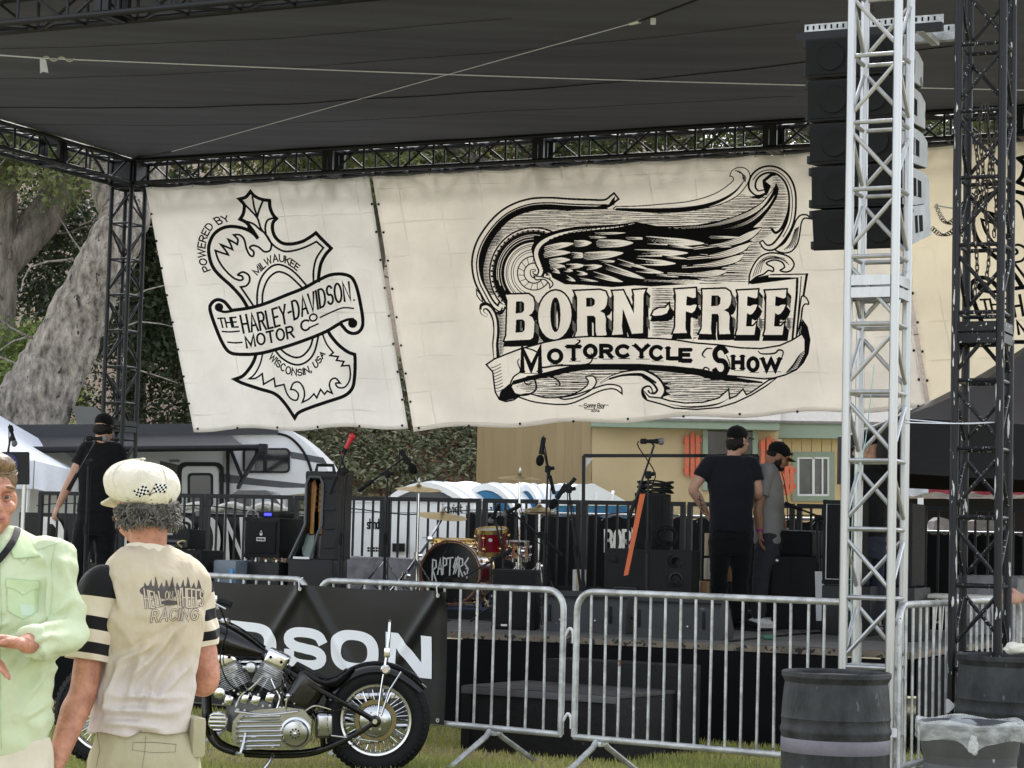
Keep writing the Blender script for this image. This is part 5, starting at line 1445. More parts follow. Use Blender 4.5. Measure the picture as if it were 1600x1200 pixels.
def build_fences():
 clo=mat('black_privacy_cloth',C(31,31,34),0.85,var=0.25,vs=2,bump=0.3,bs=40,spec=0.2)
 lk=mat('fence_wire',C(120,122,124),0.5,metal=0.4)
 def fence(label,px0,px1,ytop,v,letters=None):
  a,b=pv(px0,ytop,v),pv(px1,ytop+(px1-px0)*0.0,v)
  zt=1.4+0.0+(a.z-1.4)
  b=pv(px1,800,v);b.z=a.z
  t=thing('privacy_fence',label,'fence',V3((a.x,a.y,0)),group='black cloth fences behind the stage')
  def S(u,w):
   p=a.lerp(b,u);p.z=a.z*(1-w)+0.02
   return p-VSD*(0.025*math.sin(u*60)*(0.4+w)+0.03*noise.noise(V3((u*20,w*3,0))))+UPV*(0.015*math.sin(u*110) if w==0 else 0)
  part('cloth',MB().grid(S,150,8),clo,t,world=True,angle=0)
  L=(b-a).length
  for i in range(int(L/2.4)+2):
   p=a+(b-a).normalized()*min(i*2.4,L)
   rod(t,'post',V3((p.x,p.y,0))+VSD*0.05,V3((p.x,p.y,a.z+0.12))+VSD*0.05,0.024,lk,8,True)
  rod(t,'top_rail',a+UPV*0.04+VSD*0.05,b+UPV*0.04+VSD*0.05,0.018,lk,8,True)
  for i in range(int(L/0.18)):
   p=a+(b-a)*(i/(L/0.18))
   rod(t,'lacing',p-UPV*0.02,p+UPV*0.05+VSD*0.03+US*0.05,0.006,lk,5,True)
  if letters:letters(t,v)
  return t
 def born(t,v):
  for i,ch in enumerate('BORN'):
   ar=Art();ar.text(ch,946+i*14,861,956+i*14,829,4.6)
   ar.build(lambda x,y,o:pv(x,y,v-0.09-o),{'k':mat('white_print',C(214,214,210),0.7)},t,names={'k':'letter'})
 fence('black cloth fence with white block letters behind the drum kit',728,1322,806,21.6,born)
 fence('black cloth fence behind the railing at the far right',1380,1680,836,21.0)
 v=20.6
 a,b=pv(30,806,v),pv(402,806,v)
 t=thing('vinyl_banner','black vinyl banner with big white letters behind the left railing','banner',V3((a.x,a.y,0)))
 zt,zb=pv(200,804,v).z,pv(200,905,v).z
 part('sheet',MB().grid(lambda p,q:V3((a.lerp(b,p).x,a.lerp(b,p).y,zt+(zb-zt)*q))-VSD*(0.02*math.sin(p*40)),60,4),mat('black_vinyl',C(26,26,28),0.35,var=0.2,vs=2,bump=0.15,bs=8),t,world=True,angle=0)
 for i,ch in enumerate('DAVIDSON'):
  ar=Art();ar.text(ch,70+i*40.5,874,96+i*40.5 if ch!='I' else 72+i*40.5,813,11)
  ar.build(lambda x,y,o:pv(x,y,v-0.05-o),{'k':mat('white_print',C(214,214,210),0.7)},t,names={'k':'letter'})
 for i in range(5):
  p=a.lerp(b,i/4)
  rod(t,'post',V3((p.x,p.y,0))+VSD*0.05,V3((p.x,p.y,zt+0.05))+VSD*0.05,0.024,lk,8,True)
 q=mat('grey_quilt',C(122,120,124),0.85,var=0.3,vs=9,bump=1.0,bs=12)
 for x0,x1,y0,y1,v,lab in ((520,640,870,950,18.9,'low riser under a crumpled grey cover left of the bass drum'),(1490,1590,899,960,18.6,'low riser under a crumpled grey cover at the far right of the stage')):
  a,b=pv(x0,y0,v),pv(x1,y0,v)
  L=(b-a).length;h=a.z-ZS
  t=thing('covered_riser',lab,'riser',V3((a.x,a.y,ZS)),-PHI,'covered risers on the stage')
  bm=bmesh.new();bmesh.ops.create_cube(bm,size=1)
  bmesh.ops.subdivide_edges(bm,edges=list(bm.edges),cuts=22,use_grid_fill=True)
  for vv in bm.verts:
   p=V3((vv.co.x*L,vv.co.y*0.5,vv.co.z*h))
   n_=noise.noise(p*5)*0.022+noise.noise(p*11+V3((3,1,2)))*0.018+abs(noise.noise(p*3+V3((9,0,0))))*0.02
   e=max(abs(vv.co.x)-0.47,0)*0.4
   vv.co=V3((p.x+L/2,p.y+n_*1.2+0.25,p.z+h/2+n_*0.6-e))
  part('cover',MB().bm(bm),q,t,angle=50);bm.free()
build_rv();build_pickup();build_generator();build_toilets();build_building();build_tents();build_fences()
# ------------------------------------------------------------------ railings and everything on the deck
def stg(px,py,D):
 p=pd(px,py,D);p.z=ZS
 return p
def build_rails():
 a,b=pv(62,780,19.42),pv(1612,780,19.42)
 ua,ub=uv(a)[0],uv(b)[0]
 N=10
 w=(ub-ua)/N
 labs=['behind the man in black at the left of the stage','between the rear left truss tower and the combo amplifier','by the combo amplifier and trailer door','behind the bass cabinet','in front of the white generator at left','in front of the white generator at right, behind the drums','behind the high cymbal and blue toilet','behind the orange strip and big loudspeaker','behind the two men in caps','behind the right truss tower']
 t0=None
 for i in range(N):
  loc=W(ua+w*i,19.42,ZS)
  lab='black steel guard railing panel '+labs[i]
  if t0 is None:
   t=thing('guard_railing',lab,'railing',loc,-PHI,'black guard railing panels along the back of the stage')
   H=1.09;W_=w-0.03
   for x in (0.02,W_-0.02):
    bar(t,'post',(x,0,H/2),(0.045,0.045,H),BLACKP)
   bar(t,'top_rail',(W_/2,0,H+0.004),(W_,0.042,0.042),BLACKP)
   bar(t,'bottom_rail',(W_/2,0,0.10),(W_-0.1,0.03,0.03),BLACKP)
   n=max(6,int(W_/0.115))
   for k in range(1,n):
    bar(t,'baluster',(0.02+(W_-0.04)*k/n,0,0.6),(0.019,0.019,0.96),BLACKP)
   t0=t
  else:
   c=copy_tree(t0,Matrix.Translation(loc)@Matrix.Rotation(-PHI,4,'Z'),lab)
 a,b=pv(60,790,19.46),pv(1400,812,19.46)
 pts=[a.lerp(b,i/40)+UPV*(0.03*math.sin(i*0.9))-VSD*0.03 for i in range(41)]
 single('cable_run',MB().path(pts,0.006,5),RUBBER,'thin black cable strung along the back railing','cable')
GRILL=mat('speaker_grille',C(24,24,25),0.6,var=0.3,vs=40,bump=0.5,bs=420)
TOLEX=mat('black_tolex',C(29,29,31),0.62,var=0.2,vs=20,bump=0.35,bs=260)
CASE=mat('black_case_plastic',C(38,39,41),0.5,var=0.15,vs=6,bump=0.1,bs=90)
GOLD=mat('gold_plating',(0.78,0.55,0.22),0.25,metal=1.0,var=0.1)
BRONZE=mat('cymbal_bronze',(0.62,0.50,0.28),0.35,metal=0.9,var=0.15,vs=20)
REDLAC=mat('red_lacquer',C(112,12,26),0.18,var=0.2,vs=5,coat=0.8,st=(6,6,0.6))
COPPER=mat('copper_shell',(0.72,0.42,0.28),0.3,metal=0.85,var=0.12)
def mic_head(mb,c,d,L=0.16,r=0.024):
 c,d=V3(c),V3(d).normalized()
 mb.tube(c-d*L*0.6,c+d*L*0.2,0.012,0.019,10)
 return mb
def mic_stand(name,label,base,pole_top,tail,tip,mic,micdir,kind='ball',col=None,group='microphone stands on the stage',legs=True):
 t=thing(name,label,'microphone stand',base,group=group)
 base,pole_top=V3(base),V3(pole_top)
 if legs:
  for k in range(3):
   a=0.5+k*2.094
   part('leg',MB().path([base+V3((0,0,0.16)),base+V3((0.15*math.cos(a),0.15*math.sin(a),0.12)),base+V3((0.32*math.cos(a),0.32*math.sin(a),0.012))],0.009,6),BLACKP,t,world=True)
 else:
  part('base_weight',MB().lathe([(0.02,0.03),(0.12,0.02),(0.13,0.0)],base,(0,0,1),20),BLACKP,t,world=True)
 mid=base.lerp(pole_top,0.55)
 rod(t,'pole',base+V3((0,0,0.08)),mid,0.0125,BLACKP,8,True)
 rod(t,'pole',mid,pole_top,0.0085,BLACKP,8,True)
 part('collar',MB().tube(mid-(pole_top-base).normalized()*0.05,mid+(pole_top-base).normalized()*0.05,0.019,n=10),BLACKM,t,world=True)
 if tail is not None:
  tail,tip=V3(tail),V3(tip)
  rod(t,'boom',tail,tip,0.0085,BLACKP,8,True)
  d=(tail-tip).normalized()
  part('counterweight',MB().tube(tail,tail-d*0.16,0.017,n=10),BLACKM,t,world=True)
  part('clutch',MB().rbox(pole_top,(0.05,0.035,0.06),0.01),BLACKM,t,world=True)
  rod(t,'knob',pole_top,pole_top+V3((0.05,-0.03,0.01)),0.016,BLACKM,8,True)
 mic,md=V3(mic),V3(micdir).normalized()
 m=thing('microphone',label.replace('boom stand','boom').split(' stand')[0].replace('microphone','') and MICL[label],'microphone',mic,group='microphones on the stands')
 mm=mat('mic_red',C(206,36,48),0.45) if col=='red' else BLACKM
 if kind=='ball':
  part('body',MB().lathe([(0.004,-0.13),(0.012,-0.13),(0.017,-0.02),(0.021,0.0),(0.021,0.012)],mic,md,12),mm,m,world=True)
  part('grille',MB().ell(mic+md*0.035,(0.026,0.026,0.03),None,12,9),mm if col else mat('mic_mesh',C(124,124,126),0.4,metal=0.6,bump=0.5,bs=400),m,world=True)
 else:
  part('body',MB().lathe([(0.01,-0.12),(0.02,-0.1),(0.022,0.02)],mic,md,12),BLACKM,m,world=True)
  part('windscreen',MB().ell(mic+md*0.075,(0.034,0.034,0.068) if abs(md.z)>0.99 else (0.036,0.036,0.05),md.to_track_quat('Z','Y').to_matrix(),12,9),mat('foam',C(22,22,23),0.95,bump=0.6,bs=200),m,world=True)
 part('clip',MB().tube(mic-md*0.125,mic-md*0.08,0.021,0.023,10),BLACKM,t,world=True)
 if tip is not None:rod(t,'neck',tip,mic-md*0.05,0.008,BLACKP,6,True)
 else:rod(t,'neck',pole_top,mic-md*0.05,0.008,BLACKP,6,True)
 e=mic-md*0.14
 f=tip if tip is not None else pole_top
 part('cable',MB().path([e,e+V3((0.0,-0.02,-0.05)),f.lerp(pole_top,0.5)+V3((0.03,-0.02,-0.1)),pole_top+V3((0.03,-0.02,-0.12)),base.lerp(pole_top,0.5)+V3((0.03,-0.03,0)),base+V3((0.04,-0.04,0.2)),base+V3((0.15,-0.2,0.008)),base+V3((0.6,-0.25,0.008))],0.005,5,sub=5),RUBBER,t,world=True)
 return t
MICL={}
def build_mics():
 def S(label,miclabel,D,base,top,tail,tip,mic,md,kind='ball',col=None):
  MICL[label]=miclabel
  b=stg(*base,D)
  mic_stand('microphone_stand',label,b,pd(*top,D),pd(*tail,D) if tail else None,pd(*tip,D) if tip else None,pd(*mic,D),md,kind,col)
 S('black boom stand in front of the man in black at left','silver headed vocal microphone behind the man in black',18.6,(132,900),(138,722),(106,766),(150,690),(158,685.5),(1,-0.1,0.0))
 S('black stand at the far left edge, mostly hidden','vocal microphone pointing down at the far left edge',18.6,(-14,900),(2,735),(-6,800),(17,682),(21,687),(0.3,-0.2,-0.9))
 S('black boom stand with a red microphone by the guitar case','bright red vocal microphone on its stand',18.2,(530,900),(535,738),(515,772),(541,702),(547,688),(0.45,0.1,0.9),'ball','red')
 S('black boom stand reaching over left of the drums','black foam covered microphone over the left of the drums',19.0,(600,900),(606,741),(560,768),(633,714),(638,722),(0.55,-0.1,-0.8),'foam')
 S('black upright stand behind the hi hat','tall black condenser microphone above the hi hat',18.6,(849,900),(856,733),(866,772),(852,714),(846,706),(-0.14,-0.1,-1),'foam')
 S('short black boom stand right of the hi hat','black foam microphone pointing down right of the hi hat',18.3,(914,920),(889,765),(899,747),(876,773),(872,776),(-0.5,-0.1,-0.8),'foam')
 S('tall chrome and black boom stand at stage front','silver headed vocal microphone on the tall front boom',17.0,(1011,920),(1013,742),(982,812),(1022,696),(1026,689.5),(1,-0.15,0.02))
 S('low boom stand right of the man in grey','dark microphone low on the boom right of the man in grey',19.0,(1277,930),(1277,810),(1226,786),(1300,815),(1306,818),(0.8,-0.2,-0.3),'foam')
 S('low boom stand crossing in front of the drums','round kick microphone in front of the bass drum',18.4,(786,930),(786,866),(800,858),(724,902),(712,908),(-0.8,0.6,0.0),'foam')
 S('low boom stand right of the drums','small microphone hanging at the snare drum',19.2,(872,930),(845,836),(878,868),(800,800),(794,800),(-0.8,0.2,-0.5),'ball')
 S('short boom stand angled at the tom','small silver microphone over the red tom',19.3,(800,930),(790,880),(797,905),(774,815),(770,808),(-0.3,0.2,-0.6),'ball')
def build_drums():
 g='drum kit'
 D=19.9
 c=stg(735,930,20.0)
 t=thing('drum_riser','thin black drum riser topped with a dark blue rug','riser',c,-PHI)
 bar(t,'platform',(0.25,0.1,0.04),(2.0,1.5,0.08),BLACKM)
 part('rug',MB().rbox((0.25,0.1,0.087),(1.9,1.4,0.012),0.004),mat('blue_rug',C(42,52,76),0.95,var=0.3,vs=30,bump=0.3),t)
 zf=ZS+0.094
 MD=MS.to_3x3()
 def shell(name,label,c,ax,r,L,m,head,lugs,hoopm,logo=None,cat='drum',headm=None):
  t=thing(name,label,cat,c,group=g)
  ax=V3(ax).normalized()
  a,b=V3(c)-ax*L/2,V3(c)+ax*L/2
  part('shell',MB().tube(a,b,r,n=36),m,t,world=True)
  for p,s in ((a,-1),(b,1)):
   part('hoop',MB().ring([(r+0.002,-0.018),(r+0.014,-0.018),(r+0.014,0.018),(r+0.002,0.018)],p,ax,40),hoopm,t,world=True)
   part('drumhead',MB().lathe([(0.001,0),(r,0.0),(r+0.001,-0.012*s)],p+ax*(0.006*s),ax,36),bhead if (name=='bass_drum' and s<0) else head,t,world=True)
  x,y,_=frame(ax)
  for k in range(lugs):
   an=2*math.pi*(k+0.5)/lugs
   e=x*math.cos(an)+y*math.sin(an)
   for s in (-1,1):
    q=V3(c)+e*(r+0.018)+ax*(s*(L/2-0.05 if L>0.2 else L/4))
    part('lug',MB().ell(q,(0.017,0.017,0.02),None,10,7),hoopm,t,world=True)
   rod(t,'tension_rod',V3(c)+e*(r+0.02)-ax*(L/2+0.01),V3(c)+e*(r+0.02)+ax*(L/2+0.01),0.004,hoopm,5,True)
  return t
 c=pd(703,894,D)+V3((0.07,0.17,0))
 ax=V3((-0.30,-0.95,0)).normalized()
 whead=mat('drumhead_white',C(206,204,196),0.5)
 bhead=mat('drumhead_black',C(20,21,22),0.25,var=0.25,coat=0.3)
 r=0.275
 c.z=zf+r+0.03
 t=shell('bass_drum','red bass drum with jagged white lettering on its black head',c,-ax,r,0.40,REDLAC,whead,8,GOLD,headm=None)
 hc=c+ax*0.20
 x=V3((math.cos(0),0,0));side=ax.cross(UPV).normalized()
 if side.x<0:side=-side
 part('hoop_trim',MB().ring([(r+0.004,-0.02),(r+0.02,-0.02),(r+0.02,0.02),(r+0.004,0.02)],hc,ax,44),mat('dark_red_hoop',C(96,40,38),0.3,coat=0.5),t,world=True)
 ar=Art()
 zig={'R':[[(0,-0.1),(0,1),(0.5,0.95),(0.55,0.6),(0.05,0.45),(0.6,-0.12)]],'A':[[(0,0),(0.35,1.0),(0.62,-0.02)],[(0.12,0.35),(0.55,0.35)]],'P':[[(0,-0.05),(0,1),(0.5,0.92),(0.5,0.55),(0,0.45)]],'T':[[(-0.12,0.98),(0.62,1.02)],[(0.25,1),(0.22,-0.06)]],'0':[[(0.3,0),(0,0.4),(0.3,0.98),(0.6,0.5),(0.3,0)],[(0.0,-0.1),(0.62,1.1)]],'S':[[(0.55,1.02),(0.05,0.72),(0.55,0.5),(0.2,0.48),(0.55,0.5),(0.4,0.05),(0.0,0.3)]]}
 xx=-0.175
 for i,ch in enumerate('RAPT0RS'):
  h=(0.17,0.14,0.14,0.145,0.13,0.15,0.18)[i];z0=(-0.10,-0.06,-0.05,-0.055,-0.04,-0.06,-0.09)[i]+0.045
  for pl in zig[ch]:
   ar.stroke([(xx+a*0.064,z0+b*h) for a,b in pl],0.0135)
  xx+=0.051
 ar.build(lambda a,b,o:hc+side*a+UPV*b+ax*(0.010+o),{'k':mat('white_print',C(214,214,210),0.7)},t,base=0.002,maxlen=1,names={'k':'lettering'})[0]['kind']='stuff'
 for s in (-1,1):
  rod(t,'spur',c+side*(s*0.24)+ax*0.1-UPV*0.12,V3((c.x,c.y,zf+0.01))+side*(s*0.40)+ax*0.28,0.008,GOLD,7,True)
 p=pd(769,846,19.6)
 tm=shell('rack_tom','deep red rack tom with gold hardware right of the bass drum',p,V3((-0.06,-0.16,1)),0.128,0.20,REDLAC,whead,6,GOLD)
 part('badge',MB().ell(p+V3((-0.015,-0.131,0.01)),(0.018,0.006,0.018),None,12,8),mat('badge_white',C(214,206,200),0.4),tm,world=True)
 q=stg(766,900,19.7);q.z=zf
 rod(tm,'stand',q,p-UPV*0.12,0.012,CHROME,8,True)
 for k in range(3):
  rod(tm,'stand_leg',q+UPV*0.22,q+V3((0.2*math.cos(2.1*k),0.2*math.sin(2.1*k),0.0)),0.008,CHROME,6,True)
  rod(tm,'cradle_arm',p-UPV*0.14,p+V3((0.12*math.cos(2.1*k),0.12*math.sin(2.1*k),-0.09)),0.006,CHROME,6,True)
 p=pd(709,852,20.35)
 shell('snare_drum','shallow red snare drum with gold hoops behind the bass drum',p,V3((0,-0.05,1)),0.185,0.085,REDLAC,whead,10,GOLD)
 q=stg(709,900,20.35);q.z=zf
 st_=thing('snare_stand','chrome stand under the shallow red snare drum','drum stand',q)
 rod(st_,'pole',q,p-UPV*0.07,0.012,CHROME,8,True)
 for k in range(3):rod(st_,'leg',q+UPV*0.25,q+V3((0.22*math.cos(2.1*k),0.22*math.sin(2.1*k),0)),0.008,CHROME,6,True)
 p=pd(808,861,20.0)
 cp=shell('copper_drum','small copper drum with chrome hoops right of the red tom',p,V3((0,-0.08,1)),0.10,0.15,COPPER,whead,6,CHROME)
 part('badge',MB().ell(p+V3((-0.01,-0.105,0.0)),(0.014,0.005,0.014),None,10,7),BLACKM,cp,world=True)
 q=stg(812,900,20.0);q.z=zf
 rod(cp,'stand',q,p-UPV*0.09,0.012,CHROME,8,True)
 part('bass_pedal',MB().box((0,0,0),(0.1,0.3,0.02)).box((0,-0.1,0.09),(0.02,0.02,0.18)),CHROME,cp,Matrix.Translation(q+V3((0.1,0.1,0.03))),True)
 def cym(label,px,py,D,r,tilt,polebase,boom=None,hat=False):
  p=pd(px,py,D)
  t=thing('cymbal_stand',label,'cymbal stand',(p.x,p.y,zf),group='cymbals of the drum kit')
  A=V3(tilt).normalized()
  part('cymbal',MB().lathe([(0.006,0.036),(0.02,0.035),(0.036,0.014),(r*0.55,0.004),(r,-0.012),(r,-0.0135),(r*0.5,0.001),(0.006,0.03)],p,A,36),BRONZE,t,world=True)
  if hat:part('cymbal',MB().lathe([(0.006,-0.036),(0.036,-0.02),(r,-0.022),(r,-0.020),(0.006,-0.018)],p-A*0.012,A,36),BRONZE,t,world=True)
  part('wing_nut',MB().lathe([(0.004,0.0),(0.012,0.01),(0.012,0.03),(0.004,0.06)],p+A*0.034,A,8),STEEL,t,world=True)
  b=stg(*polebase,D);b.z=zf if abs(b.x-c.x)<1.2 else ZS
  top=p-A*0.04
  if boom:
   e=pd(*boom,D)
   rod(t,'boom',e+(e-top).normalized()*0.15,top,0.009,CHROME,8,True)
   part('tilter',MB().rbox(e,(0.05,0.05,0.05),0.012),CHROME,t,world=True)
   top=e
  mid=b.lerp(top,0.45)
  rod(t,'pole',b+UPV*0.05,mid,0.0165,CHROME,8,True);rod(t,'pole',mid,top,0.0115,CHROME,8,True)
  part('collar',MB().tube(mid-UPV*0.03,mid+UPV*0.03,0.026,n=10),CHROME,t,world=True)
  part('wing_bolt',MB().rbox(mid+V3((0.035,-0.01,0)),(0.04,0.012,0.03),0.005),CHROME,t,world=True)
  for k in range(3):
   a=0.7+2.094*k
   e=V3((math.cos(a),math.sin(a),0))
   rod(t,'leg',b+UPV*0.42,b+e*0.34+UPV*0.01,0.008,CHROME,6,True)
   rod(t,'brace',b+UPV*0.12,b+e*0.17+UPV*0.21,0.006,CHROME,6,True)
   part('foot',MB().ell(b+e*0.345+UPV*0.012,(0.02,0.02,0.014),None,8,6),RUBBER,t,world=True)
  return t
 cym('wide bronze crash cymbal at the left of the drum kit',654,763,19.4,0.205,(0.03,-0.12,1),(650,900))
 cym('bronze ride cymbal tilted over the bass drum',691,805,19.6,0.225,(0.08,-0.16,1),(600,925),(672,842))
 cym('high bronze crash cymbal above the red tom',812,746,19.9,0.20,(0.02,-0.08,1),(812,900))
 cym('pair of bronze hi hats at the right of the drum kit',843,795,19.6,0.155,(0.0,-0.08,1),(842,900),None,True)
 th=thing('drum_throne','round black drum stool behind the drums','stool',stg(740,900,20.9))
 q=stg(740,900,20.9)
 part('seat',MB().lathe([(0.01,0.5),(0.15,0.5),(0.17,0.47),(0.17,0.42),(0.14,0.4)],q,(0,0,1),20),BLACKM,th,world=True)
 rod(th,'post',q,q+UPV*0.42,0.015,CHROME,8,True)
 for k in range(3):rod(th,'leg',q+UPV*0.25,q+V3((0.25*math.cos(2.1*k),0.25*math.sin(2.1*k),0)),0.01,CHROME,6,True)
def cab(name,label,px0,px1,ytop,D,h,dep,cat='amplifier',rz=-PHI,grille=True,m=TOLEX,zb=None,group=None,inset=0.03):
 """rectangular cabinet: front face spans px0..px1 at depth D; top at ytop when zb given as None"""
 p0,p1=pd(px0,ytop,D),pd(px1,ytop,D)
 w=(p1-p0).length
 zt=p0.z
 z0=zt-h if zb is None else zb
 h=zt-z0
 t=thing(name,label,cat,V3((p0.x,p0.y,z0)),rz,group)
 part('cabinet',MB().rbox((w/2,dep/2,h/2),(w,dep,h),0.012),m,t)
 if grille:
  part('grille',MB().rbox((w/2,-0.004,h/2),(w-2*inset,0.02,h-2*inset),0.006),GRILL,t)
  for a in (0,1):
   for b in (0,1):
    part('corner_cap',MB().rbox((0.015+a*(w-0.03),0.012,0.015+b*(h-0.03)),(0.036,0.036,0.036),0.012),BLACKM,t)
 return t,w,h
def build_amps():
 t,w,h=cab('amplifier_cabinet','black guitar cabinet under a small amplifier head by the man in the cream cap',250,327,858,18.8,0,0.35,'amplifier',zb=ZS)
 t,w,h=cab('guitar_amplifier','black amplifier head with a carry strap on the left cabinet',252,305,826,18.8,0,0.26,'amplifier',zb=pd(250,857,18.8).z,grille=False)
 part('control_panel',MB().rbox((w/2,-0.006,h*0.28),(w*0.9,0.014,h*0.36),0.003),mat('panel_grey',C(58,58,60),0.4,metal=0.3),t)
 for i in range(8):
  part('knob',MB().tube((w*(0.12+0.095*i),-0.012,h*0.28),(w*(0.12+0.095*i),-0.032,h*0.28),0.011,0.009,8),BLACKM,t)
 part('name_plate',MB().rbox((w*0.28,-0.006,h*0.74),(w*0.3,0.012,h*0.12),0.003),mat('plate_grey',C(150,150,148),0.4,metal=0.4),t)
 part('handle',MB().path([(w*0.25,0.1,h),(w*0.3,0.1,h+0.05),(w*0.7,0.1,h+0.05),(w*0.75,0.1,h)],0.014,6,sub=4),BLACKM,t)
 part('patch_lead',MB().path([(w*0.78,-0.02,h*0.1),(w*0.8,-0.09,h*0.3),(w*0.86,-0.05,h*0.42),(w*0.9,-0.02,h*0.4)],0.007,6,sub=5),mat('yellow_lead',C(214,200,150),0.5),t)
 p=stg(333,900,18.7)
 zt=pd(333,874,18.7).z
 w=(pd(374,874,18.7)-pd(333,874,18.7)).length
 t=thing('tool_case','grey blue tool case with bright blue latches beside the bass rig','case',V3((p.x,p.y,ZS)),-PHI)
 gb=mat('case_grey_blue',C(88,100,112),0.45,var=0.12)
 h=zt-ZS
 part('case_body',MB().rbox((w/2,0.15,h*0.36),(w,0.3,h*0.72),0.02),gb,t)
 part('lid',MB().rbox((w/2,0.15,h*0.87),(w*1.02,0.31,h*0.25),0.02),mat('case_lid',C(108,120,130),0.45),t)
 for x in (0.84,):
  part('latch',MB().rbox((w*x,-0.008,h*0.72),(0.035,0.02,0.12),0.006),mat('latch_blue',C(40,140,196),0.4),t)
 t,w,h=cab('road_case','black road case under the bass cabinet',374,446,877,18.8,0,0.45,'case',zb=ZS,grille=False,m=CASE)
 part('lid_seam',MB().rbox((w/2,-0.003,h*0.72),(w,0.012,0.012),0.003),STEEL,t)
 zc=pd(380,875,18.8).z
 for i in range(4):
  part('caster',MB().tube((w*(0.1+0.26*i),0.03,h+0.012),(w*(0.1+0.26*i),0.06,h+0.012),0.012,n=8),STEEL,t)
 t,w,h=cab('bass_cabinet','black bass cabinet with a small white crest and name plate',383,447,808,18.8,0,0.42,'amplifier',zb=zc+0.026,inset=0.035)
 a=Art()
 a.outline([(x*0.019,y*0.026) for x,y in ((-0.6,0.3),(0,1.0),(0.6,0.3),(0.9,-0.3),(0.6,-1),(-0.6,-1),(-0.9,-0.3))],0.004,fill='c',flay=0,lay=1)
 a.disc((0,0.0),0.008,'k',2)
 a.poly([(-0.045,-0.04),(0.045,-0.04),(0.045,-0.072),(-0.045,-0.072)],'c',0)
 a.text('ORANGE',-0.038,-0.064,0.038,-0.048,0.004,'k',2,gap=0.25)
 a.build(lambda x,y,o:V3((w*0.5+x,-0.016-o,h*0.62+y)),{'k':INK,'c':mat('white_print',C(214,214,210),0.7)},t,base=0.001,maxlen=1,names={'k':'lettering','c':'crest'},world=False)
 for o in pick('lettering',t):o['kind']='stuff'
 for o in pick('crest',t):o['kind']='stuff'
 zt=pd(383,808,18.8).z
 t,w,h=cab('guitar_amplifier','small bass amplifier head with a lit blue display',404,443,799,18.95,0,0.25,'amplifier',zb=zt+0.004,grille=False)
 em=mat('blue_display',C(30,30,190),0.3)
 em.node_tree.nodes['Principled BSDF'].inputs['Emission Color'].default_value=(0.05,0.05,1,1);em.node_tree.nodes['Principled BSDF'].inputs['Emission Strength'].default_value=0.8
 part('display',MB().rbox((w*0.45,-0.004,h*0.5),(0.07,0.01,h*0.5),0.002),em,t)
 part('cable',MB().path([(0,-0.01,h*0.6),(-0.04,-0.03,h*1.2),(-0.1,-0.03,h*0.5),(-0.11,-0.025,-0.2),(-0.10,-0.02,-0.32)],0.006,5,sub=5),mat('grey_cable',C(150,150,152),0.5),t)
 D=18.6
 p0=stg(450,900,D)
 sc=3400/D
 X=lambda px:(px-450)/sc
 zt=lambda py:pd(480,py,D).z-ZS
 t=thing('guitar_case','tall black moulded guitar rack case standing open','guitar case',p0,R(-14))
 hb,hm,ht=zt(873),zt(838),zt(737)
 part('base',MB().rbox((X(486),0.2,hb/2),(X(523),0.42,hb),0.02),CASE,t)
 side=[(0,0.0,hb),(X(476)-0.0,0.0,hm)]
 def wall(x0,x1,th):
  return MB().prism([(x0,0.0,hb),(x1,0.0,hm+0.1),(x1,0.0,ht),(x1+th,0,ht),(x1+th,0,hm+0.08),(x0+th,0,hb)],(0,0.40,0))
 part('side_wall',wall(X(455),X(474),0.02),CASE,t)
 part('back_wall',MB().rbox((X(492),0.40,(hb+ht)/2),(X(500),0.03,ht-hb),0.01),CASE,t)
 part('side_wall',MB().prism([(X(500),0.0,hb),(X(503),0,hm+0.05),(X(503),0,ht),(X(525),0,ht),(X(525),0,hb)],(0,0.42,0)),CASE,t)
 part('top',MB().rbox((X(489)+0.05,0.2,ht-0.03),(X(500),0.42,0.07),0.02),CASE,t)
 lip=mat('case_lip',C(78,82,86),0.4)
 part('lip',MB().path([(X(452),-0.012,hb),(X(470),-0.012,hm+0.02),(X(476),-0.012,hm+0.1),(X(476),-0.012,ht-0.1),(X(481),-0.012,ht-0.045),(X(498),-0.012,ht-0.045),(X(503),-0.012,ht-0.1),(X(503),-0.012,hm+0.1),(X(497),-0.012,hm+0.02),(X(486),-0.012,hb)],0.012,6),lip,t)
 for i in range(6):
  part('rib',MB().rbox((X(514),-0.004,hb+0.1+i*0.16),(0.10,0.02,0.012),0.004),CASE,t)
  part('rib',MB().rbox((X(488),-0.01,0.06+i*0.03),(X(520),0.015,0.008),0.003),CASE,t)
 part('handle',MB().path([(X(484),0.1,ht),(X(486),0.1,ht+0.06),(X(512),0.1,ht+0.06),(X(514),0.1,ht)],0.016,6),CASE,t)
 part('latch_plate',MB().rbox((X(472),-0.012,hb+0.006),(X(477),0.03,0.02),0.004),WHITEP,t)
 mp_neck=mat('maple',C(196,140,72),0.4,var=0.2,vs=9,st=(4,4,1),coat=0.3)
